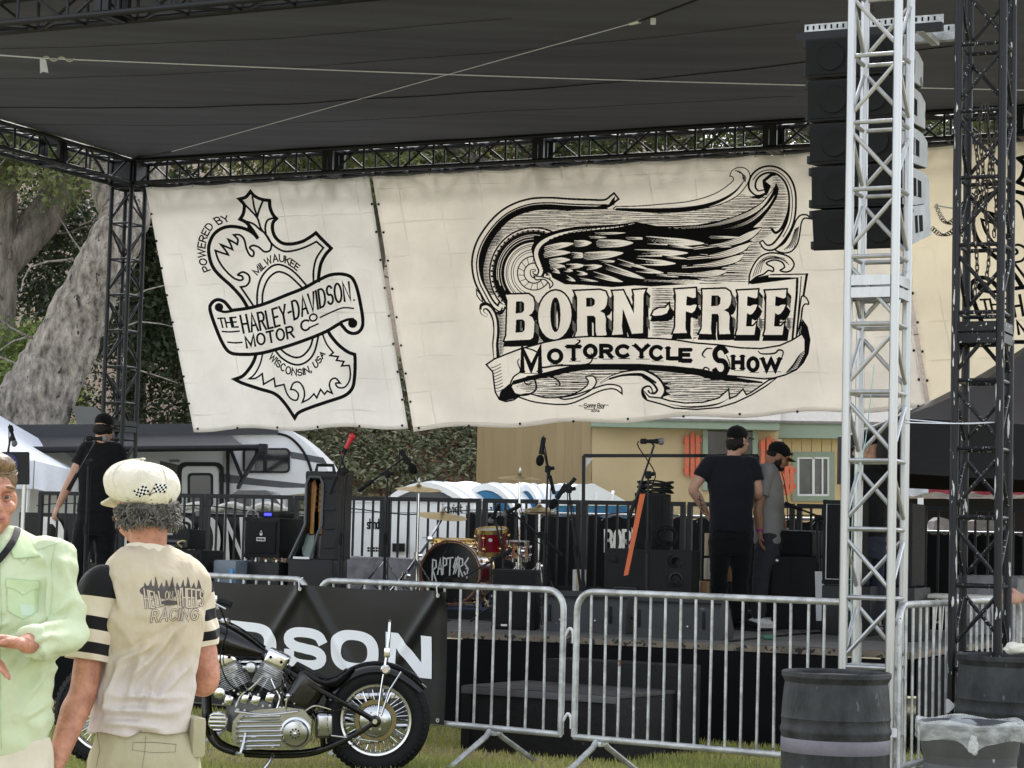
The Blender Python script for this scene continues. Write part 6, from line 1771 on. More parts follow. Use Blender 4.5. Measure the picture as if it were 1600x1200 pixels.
 for i,(px,bc,lab) in enumerate(((480,C(112,132,128),'seafoam electric bass standing in the rack case, left of two'),(489.5,C(58,52,50),'dark electric bass standing in the rack case, right of two'))):
  g=thing('bass_guitar',lab,'guitar',p0+V3((0,0,0)),R(-14),'basses in the rack case')
  x=X(px)
  y=0.10+0.07*i
  part('headstock',MB().prism([(x-0.025,y,ht-0.34),(x-0.02,y,ht-0.10),(x+0.015,y,ht-0.06),(x+0.03,y,ht-0.12),(x+0.02,y,ht-0.34)],(0,0.02,0)),mp_neck,g)
  for k in range(4):
   part('tuner',MB().ell((x-0.05,y+0.01,ht-0.14-0.052*k),(0.016,0.008,0.012),None,8,6),STEEL,g)
   rod(g,'tuner_post',(x-0.05,y+0.01,ht-0.14-0.052*k),(x,y-0.004,ht-0.14-0.052*k),0.005,STEEL,5)
  part('neck',MB().rbox((x,y+0.01,(ht-0.34+hb+0.22)/2),(0.036,0.022,ht-0.34-hb-0.2),0.006),mp_neck,g)
  bm_=mat('bass_body_%d'%i,bc,0.3,var=0.1,coat=0.5)
  part('body',MB().prism([(x+a,y-0.01,hb+b) for a,b in ((-0.07,0.03),(-0.08,0.09),(-0.055,0.14),(-0.065,0.19),(-0.04,0.23),(-0.018,0.2),(0.018,0.2),(0.03,0.21),(0.025,0.14),(0.03,0.07),(0.02,0.01),(-0.03,0.0))],(0,0.04,0)),bm_,g)
 D=17.3
 t,w,h=cab('loudspeaker','upright black loudspeaker standing at the stage front left of the wedges',770,838,889,D,0,0.34,'loudspeaker',zb=ZS,rz=R(-8),inset=0.015)
 part('badge',MB().rbox((w*0.3,-0.016,0.035),(0.05,0.006,0.016),0.002),mat('badge_white',C(214,206,200),0.4),t)
 for px0,px1,yt,D,lab in ((851,985,922,17.15,'black floor wedge monitor nearer the drums'),(990,1131,930,16.45,'black floor wedge monitor in front of the men in caps')):
  p0,p1=pd(px0,yt,D),pd(px1,yt,D)
  w=(p1-p0).length;h=p0.z-ZS
  t=thing('floor_monitor',lab,'loudspeaker',V3((p0.x,p0.y,ZS)),R(-17),'floor wedge monitors')
  pr=[(0.0,0.0),(-0.02,h*0.74),(0.10,h),(0.22,h*0.96),(0.48,h*0.18),(0.46,0.0)]
  mb=MB()
  rings=[]
  for x,s in ((0.0,0.96),(0.012,1.0),(w-0.012,1.0),(w,0.96)):
   rings.append([V3((x,0.22+(a-0.22)*s,h*0.5+(b-h*0.5)*s)) for a,b in pr])
  wd_=mat('worn_wedge_paint',C(53,54,56),0.6,var=0.2,vs=5,bump=0.2,bs=120,chip=(C(96,96,96),0.72,16))
  part('cabinet',mb.loft(rings),wd_,t,angle=25)
  part('grille',MB().prism([(0.03,0.25,h*0.90),(w-0.03,0.25,h*0.90),(w-0.03,0.46,h*0.24),(0.03,0.46,h*0.24)],(0,0.02,0.012)),mat('wedge_grille',C(60,61,63),0.6,var=0.2,vs=60,bump=0.4,bs=400),t)
  part('seam',MB().rbox((w/2,0.0,h*0.86),(w*0.99,0.012,0.012),0.003),BLACKM,t)
  for x in (0.05,w*0.80):
   part('handle',MB().rbox((x,-0.016,h*0.46),(0.022,0.02,h*0.42),0.008),BLACKM,t)
  for x in (0.2,0.62):
   part('bolt',MB().ell((w*x,-0.014,h*0.3),(0.01,0.008,0.01),None,8,6),STEEL,t)
 D=18.1
 t,w,h=cab('loudspeaker','large black loudspeaker cabinet behind the wedges with a dark port',946,1082,856,D,0,0.55,'loudspeaker',zb=ZS,grille=False,m=TOLEX,rz=R(-12))
 part('handle',MB().rbox((0.07,-0.004,h*0.86),(0.06,0.012,0.05),0.01),BLACKM,t)
 part('port_frame',MB().rbox((w*0.24,-0.004,h*0.42),(0.21,0.02,0.15),0.02),mat('port_grey',C(44,45,47),0.5),t)
 part('port',MB().rbox((w*0.24,-0.010,h*0.42),(0.17,0.02,0.11),0.02),mat('deep_black',C(10,10,11),0.9),t)
 part('panel_seam',MB().rbox((w*0.5,-0.002,h/2),(0.006,0.012,h-0.03),0.002),BLACKM,t)
 zs=pd(946,856,D).z
 t,w,h=cab('guitar_cabinet','black guitar cabinet standing on the big loudspeaker under coiled cable',992,1040,770,D+0.1,0,0.3,'amplifier',zb=zs+0.003,rz=R(-14),inset=0.02)
 zt2=ZS+0+pd(992,770,D).z-ZS
 for i in range(7):
  rr_=0.15-0.012*(i%3)
  cc=pd(1024,768,D+0.25);cc.z=zt2+0.016+0.014*i
  n=26
  single('coiled_cable',MB().path([cc+V3((rr_*math.cos(6.2832*k/n),rr_*0.9*math.sin(6.2832*k/n),0.006*math.sin(6.2832*k/n*3+i))) for k in range(n+1)],0.008,5),RUBBER,'black cable coiled in loops on top of the guitar cabinet','cable','coils of black cable') if i==0 else None
  if i:part('loop',MB().path([cc+V3((rr_*math.cos(6.2832*k/n+i),rr_*0.9*math.sin(6.2832*k/n+i),0.008*math.sin(6.2832*k/n*3+i))) for k in range(n+1)],0.008,5),RUBBER,bpy.data.objects['coiled_cable'],world=True)
 cc=pd(1037,838,D-0.12)
 hang=thing('hanging_cable','loops of black cable hanging below the guitar cabinet by the boom stand','cable',cc,group='coils of black cable')
 for i in range(6):
  rr_=0.105-0.008*i;n=24
  part('loop',MB().path([cc+V3((rr_*math.cos(6.2832*k/n)+0.01*i,-0.012*(i%3),rr_*0.8*math.sin(6.2832*k/n)+0.01*math.sin(6.2832*k/n*2+i))) for k in range(n+1)],0.007,5),RUBBER,hang,world=True)
 a,b=pd(1004,772,D-0.15),pd(978,898,D-0.25)
 single('orange_strap',MB().prism([a+V3((-0.022,0,0)),a+V3((0.022,0,0)),b+V3((0.018,0,0)),b+V3((-0.018,0,-0.01))],(0.0,0.012,0.002)),mat('orange_webbing',C(208,102,54),0.6,var=0.08),'bright orange strap hanging across the big loudspeaker','strap')
 for i,(px,py,s) in enumerate(((1052,876,0.10),(1068,884,0.08),(1056,905,0.12),(1072,900,0.07))):
  c=pd(px,py,18.0)
  t=thing('stage_light',('black lamp head clamped highest beside the big loudspeaker','small black lamp head right of the highest one','black lamp head lowest beside the big loudspeaker','small black lamp head at the end of the cluster')[i],'lamp',c,group='black lamp heads beside the loudspeaker')
  part('can',MB().lathe([(s*0.2,-s*0.6),(s*0.45,-s*0.5),(s*0.5,s*0.4),(s*0.4,s*0.42),(s*0.3,s*0.3)],c,(0.3-0.2*i,-1,-0.2+0.1*i),14),BLACKP,t,world=True)
  part('yoke',MB().path([c+V3((-s*0.6,0,0)),c+V3((-s*0.6,0,-s)),c+V3((s*0.6,0,-s)),c+V3((s*0.6,0,0))],0.008,5),BLACKP,t,world=True)
  part('lens',MB().lathe([(0.001,0),(s*0.38,0)],c+V3((0.3-0.2*i,-1,-0.2+0.1*i)).normalized()*s*0.3,(0.3-0.2*i,-1,-0.2+0.1*i),14),GLASSD,t,world=True)
  if i%2==0:rod(t,'bracket',V3((c.x,c.y+0.04,ZS)),c-UPV*s,0.012,BLACKP,6,True)
 t=thing('milk_crate','black plastic crate behind the right end of the drums','crate',stg(865,900,19.3),-PHI)
 for z in (0.02,0.12,0.24,0.30):
  for y in (0,0.3):
   bar(t,'slat',(0.17,y,z),(0.34,0.012,0.03),BLACKM)
  for x in (0,0.34):
   bar(t,'slat',(x,0.15,z),(0.012,0.3,0.03),BLACKM)
 for x in (0,0.085,0.17,0.255,0.34):
  for y in (0,0.3):
   bar(t,'upright',(x,y,0.16),(0.03,0.016,0.3),BLACKM)
 for i,(px0,px1,y0,y1,D,c,lab) in enumerate(((895,909,890,921,19.2,C(206,204,196),'white carton standing behind the short boom stand'),(1101,1111,833,868,19.25,C(190,176,150),'tall pale carton upper at the left of the men'),(1100,1110,872,905,19.2,C(206,200,186),'small pale carton lower at the left of the men'),(1095,1118,908,930,19.1,C(176,132,90),'brown cardboard box printed black, left of the men in caps'),(1080,1094,908,930,19.1,C(206,206,202),'white printed carton at the foot of the railing'),(1128,1142,866,908,19.4,C(190,140,92),'orange brown carton between the two men in caps'))):
  p0,p1=pd(px0,y0,D),pd(px1,y0,D)
  w=(p1-p0).length;zb=pd(px0,y1,D).z if i in (1,2,5) else ZS
  h=p0.z-zb
  t=thing('carton',lab,'box',V3((p0.x,p0.y,zb)),R(-12),'cartons on the stage')
  part('carton_body',MB().rbox((w/2,0.12,h/2),(w,0.24,h),0.004),mat('carton_%d'%i,c,0.85,var=0.08),t)
  part('tape',MB().rbox((w/2,-0.001,h*0.5),(w*0.2,0.006,h*0.98),0.001),mat('tape',C(186,160,120),0.4),t)
  if i in (3,4):
   part('print_mark',MB().rbox((w*0.68,-0.002,h*0.5),(w*0.3,0.006,h*0.3),0.001),INK,t)
 single('white_bag',MB().bm(_lump((0.08,0.06,0.12),4)),mat('white_cloth',C(214,212,200),0.8,var=0.1),'white cloth bag sitting on the deck by the boom stand','bag',M=Matrix.Translation(stg(918,900,19.0)+UPV*0.12))
 single('glove',MB().bm(_lump((0.055,0.035,0.02),6)),mat('green_cloth',C(70,122,96),0.8),'small green cloth dropped at the stage edge','cloth',M=Matrix.Translation(pz(1201,996,ZS+0.016)))
 D=18.9
 t=thing('pipe_frame','thin black square pipe frame standing behind the big loudspeaker','frame',stg(912,900,D))
 a,b,c_=stg(912,900,D),pd(912,712,D),pd(1184,712,D+0.45)
 for p,q in ((a,b),(b,c_),(V3((c_.x,c_.y,ZS)),c_)):
  d_=(q-p).normalized();x,y,z=frame(d_)
  part('tube',MB().box((p+q)/2,(0.03,0.03,(q-p).length),Matrix((x,y,z)).transposed()),BLACKP,t,world=True)
 part('gusset',MB().prism([b+V3((0.02,0,-0.02)),b+V3((0.085,0,-0.02)),b+V3((0.02,0,-0.10))],(0,0.01,0)),mat('gusset_white',C(206,206,206),0.4),t,world=True)
 D=19.1
 t,w,h=cab('loudspeaker','large black subwoofer on the deck behind the man in grey',1206,1276,869,D,0,0.6,'loudspeaker',zb=ZS,rz=R(-22),grille=False)
 part('panel_seam',MB().rbox((w*0.45,-0.002,h/2),(0.006,0.012,h-0.03),0.002),BLACKM,t)
 part('bolt',MB().ell((w*0.12,-0.006,h*0.94),(0.02,0.012,0.02),None,10,6),STEEL,t)
 zb=pd(1206,869,D).z
 t,w,h=cab('loudspeaker','smaller black loudspeaker stacked on the subwoofer behind the man in grey',1212,1272,828,D+0.05,0,0.45,'loudspeaker',zb=zb+0.003,rz=R(-22),grille=False,m=CASE)
 part('grille',MB().rbox((w/2,-0.01,h*0.5),(w*0.94,0.03,h*0.9),0.03),GRILL,t)
 part('handle',MB().rbox((w*0.12,-0.02,h*0.4),(0.06,0.03,0.07),0.012),BLACKM,t)
 D=17.9
 zb=pd(1285,912,D).z
 t,w,h=cab('guitar_cabinet','tall black guitar cabinet with white piping behind the aluminium tower',1286,1350,781,D,0,0.36,'amplifier',zb=zb,rz=R(-18),inset=0.03)
 part('piping',MB().path([(0.035,-0.018,0.04),(0.035,-0.018,h-0.035),(w-0.035,-0.018,h-0.035),(w-0.035,-0.018,0.04),(0.035,-0.018,0.04)],0.004,5),mat('white_piping',C(190,190,186),0.5),t)
 cab('equipment_case','black equipment case under the tall guitar cabinet',1284,1360,914,D,0,0.45,'case',zb=ZS,rz=R(-18),grille=False,m=CASE)
 single('speaker_grille_panel',plate([(1274,893),(1288,893),(1288,970),(1276,970)],18.3,0.03),WHITEP,'narrow white panel standing beside the tall guitar cabinet','panel')
 D=17.0
 t,w,h=cab('loudspeaker','tall black loudspeaker with a handle slot right of the aluminium tower',1388,1427,786,D,0,0.4,'loudspeaker',zb=pd(1400,915,D).z,rz=R(-25),grille=False)
 part('handle_slot',MB().rbox((w*0.66,-0.003,h*0.66),(0.045,0.02,0.20),0.01),mat('deep_black',C(10,10,11),0.9),t)
 t,w,h=cab('equipment_case','black equipment case under the tall loudspeaker at right',1380,1430,917,D,0,0.5,'case',zb=ZS,rz=R(-25),grille=False,m=CASE)
 D=17.4
 c=pd(1512,938,D)
 t=thing('folding_table','white folding table at the right end of the stage','table',V3((c.x,c.y,ZS)),R(-20))
 hz_=max(0.35,c.z-ZS)
 part('tabletop',MB().rbox((0,0,hz_),(0.62,0.5,0.035),0.014),mat('table_plastic',C(206,204,194),0.5),t)
 for x in (-0.24,0.24):
  for y in (-0.18,0.18):
   rod(t,'leg',(x,y,0),(x*0.9,y,hz_-0.02),0.011,STEEL,7)
  rod(t,'cross_bar',(x,-0.18,hz_*0.4),(x,0.18,hz_*0.4),0.008,STEEL,6)
 for i,(pts,lab) in enumerate((([(1100,975),(1180,985),(1250,978),(1330,965)],'black cable snaking across the deck by the men in caps'),([(1140,1002),(1230,992),(1320,985),(1400,975)],'black cable along the right stage edge'),([(760,968),(800,975),(840,972),(880,978)],'black cable on the deck in front of the drums'))):
  single('deck_cable',MB().path([pz(*p,ZS+0.009) for p in pts],0.008,5,sub=8),RUBBER,lab,'cable','cables on the deck')
def _lump(r,seed):
 bm=bmesh.new()
 bmesh.ops.create_icosphere(bm,subdivisions=3,radius=1)
 for v in bm.verts:
  n=1+0.35*noise.noise(v.co*1.6+V3((seed,0,0)))
  v.co=V3((v.co.x*r[0]*n,v.co.y*r[1]*n,max(v.co.z,-0.9)*r[2]*n))
 return bm
def build_array():
 Dv=12.9
 fr=pd(1257,200,13.75)
 vf=uv(fr)[1]
 grey=mat('bare_cabinet_side',C(176,180,186),0.6,var=0.22,vs=5,chip=(C(96,98,102),0.68,7),bump=0.1)
 ys=[(62,122),(127,190),(195,257),(262,326),(330,392)]
 g='hanging line array loudspeakers'
 labs=['topmost hanging loudspeaker of the stack behind the aluminium tower','second hanging loudspeaker from the top','middle hanging loudspeaker of the five','fourth hanging loudspeaker from the top','lowest hanging loudspeaker, tilted down the most']
 for i,(y0,y1) in enumerate(ys):
  x0=1257+3.2*i
  a=pv(x0,y0,vf);b=pv(x0,y1,vf)
  h=a.z-b.z
  u_=uv(a)[0]
  t=thing('line_array_speaker',labs[i],'loudspeaker',W(u_,vf,b.z),-PHI,g)
  w,d=0.61,0.64
  tilt=(0,0.01,0.04,0.08,0.22)[i]
  Mx=Matrix.Rotation(tilt,3,'X')
  f0,f1,k0,k1=0.0,h,h*0.10,h*0.86
  mb=MB()
  rings=[]
  for x in (0.012,w-0.012):
   rings.append([Mx@V3((x,y,z)) for y,z in ((0,f0),(0,f1),(d*0.8,k1+0.02),(d,k1-0.02),(d,k0))])
  part('cabinet',mb.loft(rings),TOLEX,t,angle=20)
  part('grille',MB().prism([Mx@V3((0.02,-0.008,0.015)),Mx@V3((w-0.02,-0.008,0.015)),Mx@V3((w-0.02,-0.008,h-0.015)),Mx@V3((0.02,-0.008,h-0.015))],Mx@V3((0,0.008,0))),GRILL,t)
  for x in (0.18,0.44):
   part('cone',MB().lathe([(0.005,0.0),(0.03,-0.004),(0.085,0.006),(0.09,0.0)],Mx@V3((x,-0.010,h/2)),Mx@V3((0,-1,0)),20),GRILL,t)
  sd=part('side_panel',MB().prism([Mx@V3((w-0.012,y,z)) for y,z in ((0.005,f0+0.004),(0.005,f1-0.004),(d*0.8,k1+0.016),(d-0.004,k1-0.022),(d-0.004,k0+0.004))],(0.014,0,0)),grey,t,angle=20)
  part('handle_hole',MB().prism([Mx@V3((w+0.0025,y,z)) for y,z in ((d*0.36,h*0.28),(d*0.36,h*0.72),(d*0.66,h*0.68),(d*0.66,h*0.28))],(0.0012,0,0)),mat('deep_black',C(10,10,11),0.9),sd)
  part('handle',MB().prism([Mx@V3((w+0.004,y,z)) for y,z in ((d*0.44,h*0.28),(d*0.44,h*0.71),(d*0.49,h*0.70),(d*0.49,h*0.28))],(0.003,0,0)),mat('case_lip',C(78,82,86),0.4),sd)
  for z in (0.03,h-0.03):
   part('rigging_plate',MB().rbox(Mx@V3((0.0,0.03,z)),(0.02,0.05,0.05),0.004),BLACKP,t)
   part('rigging_plate',MB().rbox(Mx@V3((w-0.005,d*0.12,z)),(0.03,0.07,0.06),0.004),BLACKP,t)
 a=pv(1243,56,vf+0.1)
 u0_=uv(a)[0]
 t=thing('flying_frame','steel bumper bars carrying the hanging loudspeakers','rigging frame',a,-PHI)
 L=0.95
 bar(t,'beam',(L/2,0.05,0.0),(L,0.06,0.05),BLACKP)
 bar(t,'beam',(L/2+0.03,0.42,0.02),(L,0.06,0.05),GALV)
 bar(t,'cross_beam',(0.12,0.23,-0.01),(0.05,0.4,0.04),BLACKP);bar(t,'cross_beam',(L-0.14,0.23,-0.01),(0.05,0.4,0.04),GALV)
 for y,z in ((0.05,0.055),(0.42,0.075)):
  bar(t,'flange',(L/2+0.02,y+0.02,z),(L*0.96,0.006,0.06),GALV)
  for i in range(22):
   part('slot',_ubox_slot(),None,t,Matrix.Translation((0.06+i*(L*0.92)/22,y+0.0155,z+0.006)))
 for i in range(9):
  part('chain_link',_link(),None,t,Matrix.Translation((0.45,0.2,0.05+0.036*i))@Matrix.Rotation(R(90*(i%2)),4,'Z'))
 t=thing('hoist_chain','dark chain hanging inside the black truss tower','chain',V3((BT.x,BT.y,4.2)),group='hoist chains')
 for dx,z0,z1 in ((-0.05,2.95,3.95),(0.02,3.05,4.1),(0.06,3.3,4.05),(-0.02,3.5,4.1)):
  n=int((z1-z0)/0.036)
  for i in range(n):
   part('link',_link(),None,t,Matrix.Translation((BT.x+dx+0.012*math.sin(i*0.4),BT.y,z0+0.036*i))@Matrix.Rotation(R(90*(i%2)+20),4,'Z'),True)
 a,b=pd(1463,322,13.2),pd(1488,345,12.9)
 t=thing('slack_chain','slack chain looping from the lowest loudspeaker to the black tower','chain',a,group='hoist chains')
 for s,(p,q,sg) in enumerate(((pd(1462,320,13.3),pd(1494,340,12.8),0.07),(pd(1456,356,13.3),pd(1494,356,12.8),0.045))):
  n=22
  for i in range(n):
   f=(i+0.5)/n
   c=p.lerp(q,f)-UPV*(sg*math.sin(math.pi*f))
   part('link',_link(),None,t,Matrix.Translation(c)@Matrix.Rotation(R(90-60*math.cos(math.pi*f)),4,'Y')@Matrix.Rotation(R(90*(i%2)),4,'Z')@Matrix.Diagonal((0.55,0.55,0.55,1)),True)
 rod(t,'wire',pd(1462,321,13.3),pd(1492,326,12.8),0.004,STEEL,5,True)
 a,b=pd(1416,660,12.0),pd(1556,660,12.6)
 t=thing('tie_rope','thin white cord tied between the two right truss towers','rope',a,group='ropes under the canopy')
 part('line',MB().path([a,a.lerp(b,0.5)-UPV*0.006,b],0.0035,5,sub=6),ROPE,t,world=True)
 part('line',MB().path([pd(1416,655,12.0),pd(1500,662,12.4),b],0.003,5,sub=6),ROPE,t,world=True)
 t=thing('tie_rope','thin pale cord hanging down inside the aluminium tower','rope',pd(1360,600,12.0),group='ropes under the canopy')
 part('line',MB().path([pd(1366,570,12.05),pd(1352,690,12.05),pd(1335,760,12.05),pd(1330,900,12.05),pd(1331,1010,12.05)],0.003,5,sub=6),mat('mint_cord',C(170,206,196),0.7),t,world=True)
_cache={}
def _ubox_slot():
 if 's' not in _cache:
  me=MB().box((0,0,0),(0.011,0.004,0.026)).me('slot');me.materials.append(mat('deep_black',C(10,10,11),0.9));_cache['s']=me
 return _cache['s']
def _link():
 if 'l' not in _cache:
  pts=[V3((0.010*math.cos(a),0,0.020*math.sin(a)+(0.006 if math.sin(a)>0 else -0.006))) for a in [2*math.pi*i/10 for i in range(11)]]
  me=MB().path(pts,0.0042,5,cap=False).me('link');me.materials.append(mat('rusty_chain',C(74,68,64),0.5,metal=0.6,var=0.3));_cache['l']=me
 return _cache['l']
build_rails();build_mics();build_drums();build_amps();build_array()
# ------------------------------------------------------------------ crowd barriers, barrels, banner, motorcycle
ZB,ZTOP=0.24,1.12
def barrier(label,a,b,nbar,legs=(0.22,0.78),hook=False,flare=0.42):
 """a, b: bottom rail end points at z = ZB"""
 a,b=V3(a),V3(b)
 L=(b.xy-a.xy).length
 rz=math.atan2(b.y-a.y,b.x-a.x)
 t=thing('crowd_barrier',label,'barrier',V3((a.x,a.y,0)),rz,'galvanised crowd barriers')
 r=0.12
 pts=[V3((0,0,ZB))]+([V3((0,0,ZTOP-r)),V3((r*0.29,0,ZTOP-r*0.29)),V3((r,0,ZTOP))])+[V3((L-r,0,ZTOP)),V3((L-r*0.29,0,ZTOP-r*0.29)),V3((L,0,ZTOP-r)),V3((L,0,ZB))]
 full=[pts[0],pts[1]]+[V3((r-r*math.cos(R(q)),0,ZTOP-r+r*math.sin(R(q)))) for q in (15,30,45,60,75,90)]+[V3((L/2,0,ZTOP))]+[V3((L-r+r*math.sin(R(q)),0,ZTOP-r+r*math.cos(R(q)))) for q in (0,15,30,45,60,75,90)]+[pts[-1]]
 part('frame',MB().path(full,0.0205,10),GALV,t)
 rod(t,'bottom_rail',(0,0,ZB),(L,0,ZB),0.0195,GALV,10)
 rr_=random.Random(int(L*1000))
 for i in range(nbar):
  x=L*(i+1)/(nbar+1)
  rod(t,'upright_bar',(x+0.004*rr_.uniform(-1,1),0,ZB),(x+0.006*rr_.uniform(-1,1),0,ZTOP if r<x<L-r else ZTOP-0.02),0.0085,GALV,8)
 for f in legs:
  x=L*f
  foot=part('foot',MB().path([V3((x-0.015,-flare,0.012)),V3((x-0.012,-0.06,ZB-0.05)),V3((x-0.01,-0.025,ZB-0.014))],0.018,8).path([V3((x+0.015,flare,0.012)),V3((x+0.012,0.06,ZB-0.05)),V3((x+0.01,0.025,ZB-0.014))],0.018,8).rbox((x,0,ZB-0.03),(0.06,0.07,0.03),0.006),GALV,t)
 for z in ((0.34,0.86) if hook else ()):
  part('hook',MB().path([V3((L-0.005,0,z-0.05)),V3((L+0.02,0,z-0.01)),V3((L+0.05,0,z+0.03)),V3((L+0.075,0,z+0.005)),V3((L+0.078,0,z-0.06))],0.009,6,sub=4),WHITEP,t)
  part('bracket',MB().rbox((-0.045,0,z-0.055),(0.06,0.03,0.05),0.006),WHITEP,t)
 return t,L,rz
def build_barriers():
 def bz(px,py):return pz(px,py,ZB)
 B0,B1=bz(492,1112),bz(876,1147.5)
 dB=(B1-B0).normalized()
 A1=B0-dB*0.10;A0=A1-dB*2.2
 barrier('galvanised crowd barrier farthest left behind the man in the cream cap',A0,A1,17)
 tB,LB,rB=barrier('galvanised crowd barrier whose left half carries the black lettered sign',B0,B1,14,(0.26,0.745),True)
 C0,C1=bz(897,1151),bz(1338,1190)
 barrier('galvanised crowd barrier in front of the black steps and stage skirt',C0,C1,17,(0.10,0.86))
 D0=pz(1404,1176,0.2);D0=V3((pd(1404,1000,11.9).x,11.9,0));D1=V3((pd(1592,1000,14.6).x,14.6,0))
 barrier('galvanised crowd barrier running away from the camera at the right',D0,D1,19,(0.2,0.8))
 single('plastic_sheet',MB().grid(lambda u,v:V3((pd(1404+26*u+3*math.sin(v*7),1100,12.5).x,12.62+0.5*u+0.03*math.sin(u*9),0.02+(0.84-0.16*u)*v)),10,16),add_translucent(mat('milky_sheet',C(206,208,218),0.35,var=0.08,bump=0.2,bs=12),0.35),'milky plastic sheet hanging behind the right hand barrier','sheet')
 nB=V3((dB.y,-dB.x,0))
 if nB.y>0:nB=-nB
 off=nB*0.028
 P1=B0+dB*((pz(700,1131,ZB)-B0).length)
 P0=P1-dB*3.3
 t=thing('vinyl_sign','glossy black vinyl sign with big white letters tied to the barriers','banner',V3((P0.x,P0.y,0)))
 z1,z0=ZTOP-0.035,ZB-0.005
 Ls=(P1-P0).length
 vin=mat('glossy_black_vinyl',C(24,24,26),0.33,var=0.15,vs=2,bump=0.12,bs=5,spec=0.6)
 g1=(pd(548,915,14).x,pd(700,918,14).x)
 grom=[0.02,0.30,0.62,0.985]
 def fold(s,z):
  x,h=s*Ls,(z-z0)/(z1-z0)
  w=0.010*noise.noise(V3((x*1.7,z*2.2,2)))
  for g in grom:
   for k in (-0.75,0.0,0.75):
    d=(s-g)*Ls-k*(1-h)*0.9
    w+=0.020*math.exp(-(d/0.045)**2)*math.exp(-(1-h)*1.2)*(1 if k else 0.4)
  return w
 def S(s,q):
  z=z0+(z1-z0)*q-0.012*q*abs(math.sin(s*Ls*3.0))
  return P0+(P1-P0)*s-V3((0,0,P0.z))+off+nB*fold(s,z)+UPV*z
 part('sheet',MB().grid(S,190,44),vin,t,world=True,angle=0)
 for g in grom:
  part('eyelet',MB().ring([(0.006,-0.003),(0.014,-0.003),(0.014,0.003),(0.006,0.003)],S(g,0.97)+nB*0.004,nB,12),STEEL,t,world=True)
  part('tie',MB().path([S(g,0.97)+nB*0.01,S(g,1.0)+UPV*0.03+nB*0.01,S(g,1.0)+UPV*0.05-nB*0.03],0.004,5),WHITEP,t,world=True)
  part('eyelet',MB().ring([(0.006,-0.003),(0.014,-0.003),(0.014,0.003),(0.006,0.003)],S(g,0.03)+nB*0.004,nB,12),STEEL,t,world=True)
 def ell(cx,cy,rx,ry,a0,a1,n=20,p=2.6):
  out=[]
  for i in range(n+1):
   a=R(a0+(a1-a0)*i/n);c,s=math.cos(a),math.sin(a)
   out.append((cx+rx*math.copysign(abs(c)**(2/p),c),cy+ry*math.copysign(abs(s)**(2/p),s)))
  return out
 wl=mat('white_print_bright',C(232,234,236),0.5,var=0.03)
 def letter(ch,x0,y0,x1,y1):
  ar=Art()
  W_,H_=x1-x0,y1-y0
  f=lambda p:(x0+p[0]*W_,y0+p[1]*H_+(p[0]-0.5)*W_*0.11)
  s=0.235;sv=0.25
  if ch=='N':ar.poly([f(p) for p in ((0,0),(0,1),(0.27,1),(0.77,0.36),(0.77,1),(1,1),(1,0),(0.73,0),(0.23,0.64),(0.23,0))])
  elif ch=='O':ar.poly([f(p) for p in ell(0.5,0.5,0.5,0.5,0,360,40)[:-1]],holes=[[f(p) for p in ell(0.5,0.5,0.27,0.27,0,360,36)[:-1]]])
  elif ch=='D':ar.poly([f(p) for p in [(0,0),(0,1),(0.5,1)]+ell(0.5,0.5,0.5,0.5,88,-88,24)+[(0.5,0)]],holes=[[f(p) for p in [(0.24,0.22),(0.24,0.78),(0.48,0.78)]+ell(0.48,0.5,0.27,0.28,86,-86,20)+[(0.48,0.22)]]])
  elif ch=='S':
   up=ell(0.5,0.70,0.38,0.19,10,265,18,2.4);dn=ell(0.5,0.30,0.38,0.19,85,-190,18,2.4)
   pts=[f(p) for p in up+dn]
   ar.stroke(pts,abs(H_)*0.235)
  elif ch=='A':ar.poly([f(p) for p in ((0,0),(0.37,1),(0.63,1),(1,0),(0.75,0),(0.68,0.2),(0.32,0.2),(0.25,0))],holes=[[f(p) for p in ((0.39,0.4),(0.61,0.4),(0.5,0.72))]])
  elif ch=='V':ar.poly([f(p) for p in ((0,1),(0.37,0),(0.63,0),(1,1),(0.75,1),(0.5,0.3),(0.25,1))])
  elif ch=='I':ar.poly([f(p) for p in ((0,0),(0,1),(1,1),(1,0))])
  pl=P0+off
  def fn(x,y,o):
   d=ray(x,y)
   tt=(pl-CAM).dot(nB)/d.dot(nB)
   p=CAM+d*tt
   s_=(p-P0-off).dot(dB)/Ls
   return p+nB*(fold(s_,p.z)+o)
  ar.build(fn,{'k':wl},t,base=0.004,maxlen=6,names={'k':'letter'})
 for ch,x0,x1,yb,yt in (('D',361,432,1038,973),('S',443,510,1046,981),('O',517,592,1051,985),('N',603,674,1057,991),('I',336,351,1029,967),('V',260,330,1025,961),('A',188,258,1016,953)):
  letter(ch,x0,yb,x1,yt)
 p0,p1=pz(722,1172,0),pz(960,1193,0)
 ex=(p1-p0);w=ex.length;ex.normalize()
 ez=V3((-ex.y,ex.x,0))
 rz=math.atan2(ex.y,ex.x)
 wood=mat('black_plywood',C(34,33,34),0.7,var=0.35,vs=4,bump=0.3,bs=30,chip=(C(92,84,76),0.74,14))
 t=thing('stage_steps','black painted plywood step box in front of the stage','steps',p0,rz)
 h=0.435
 part('step_box',MB().rbox((w/2,0.4,h/2-0.012),(w,0.8,h-0.024),0.008),wood,t)
 part('tread',MB().rbox((w/2,0.4,h-0.011),(w+0.02,0.82,0.026),0.008),mat('worn_tread',C(62,60,60),0.8,var=0.35,vs=5,bump=0.3,bs=40),t)
 part('nosing',MB().rbox((w/2,-0.012,h-0.03),(w+0.02,0.012,0.045),0.004),mat('nosing_tape',C(86,86,88),0.6,var=0.3),t)
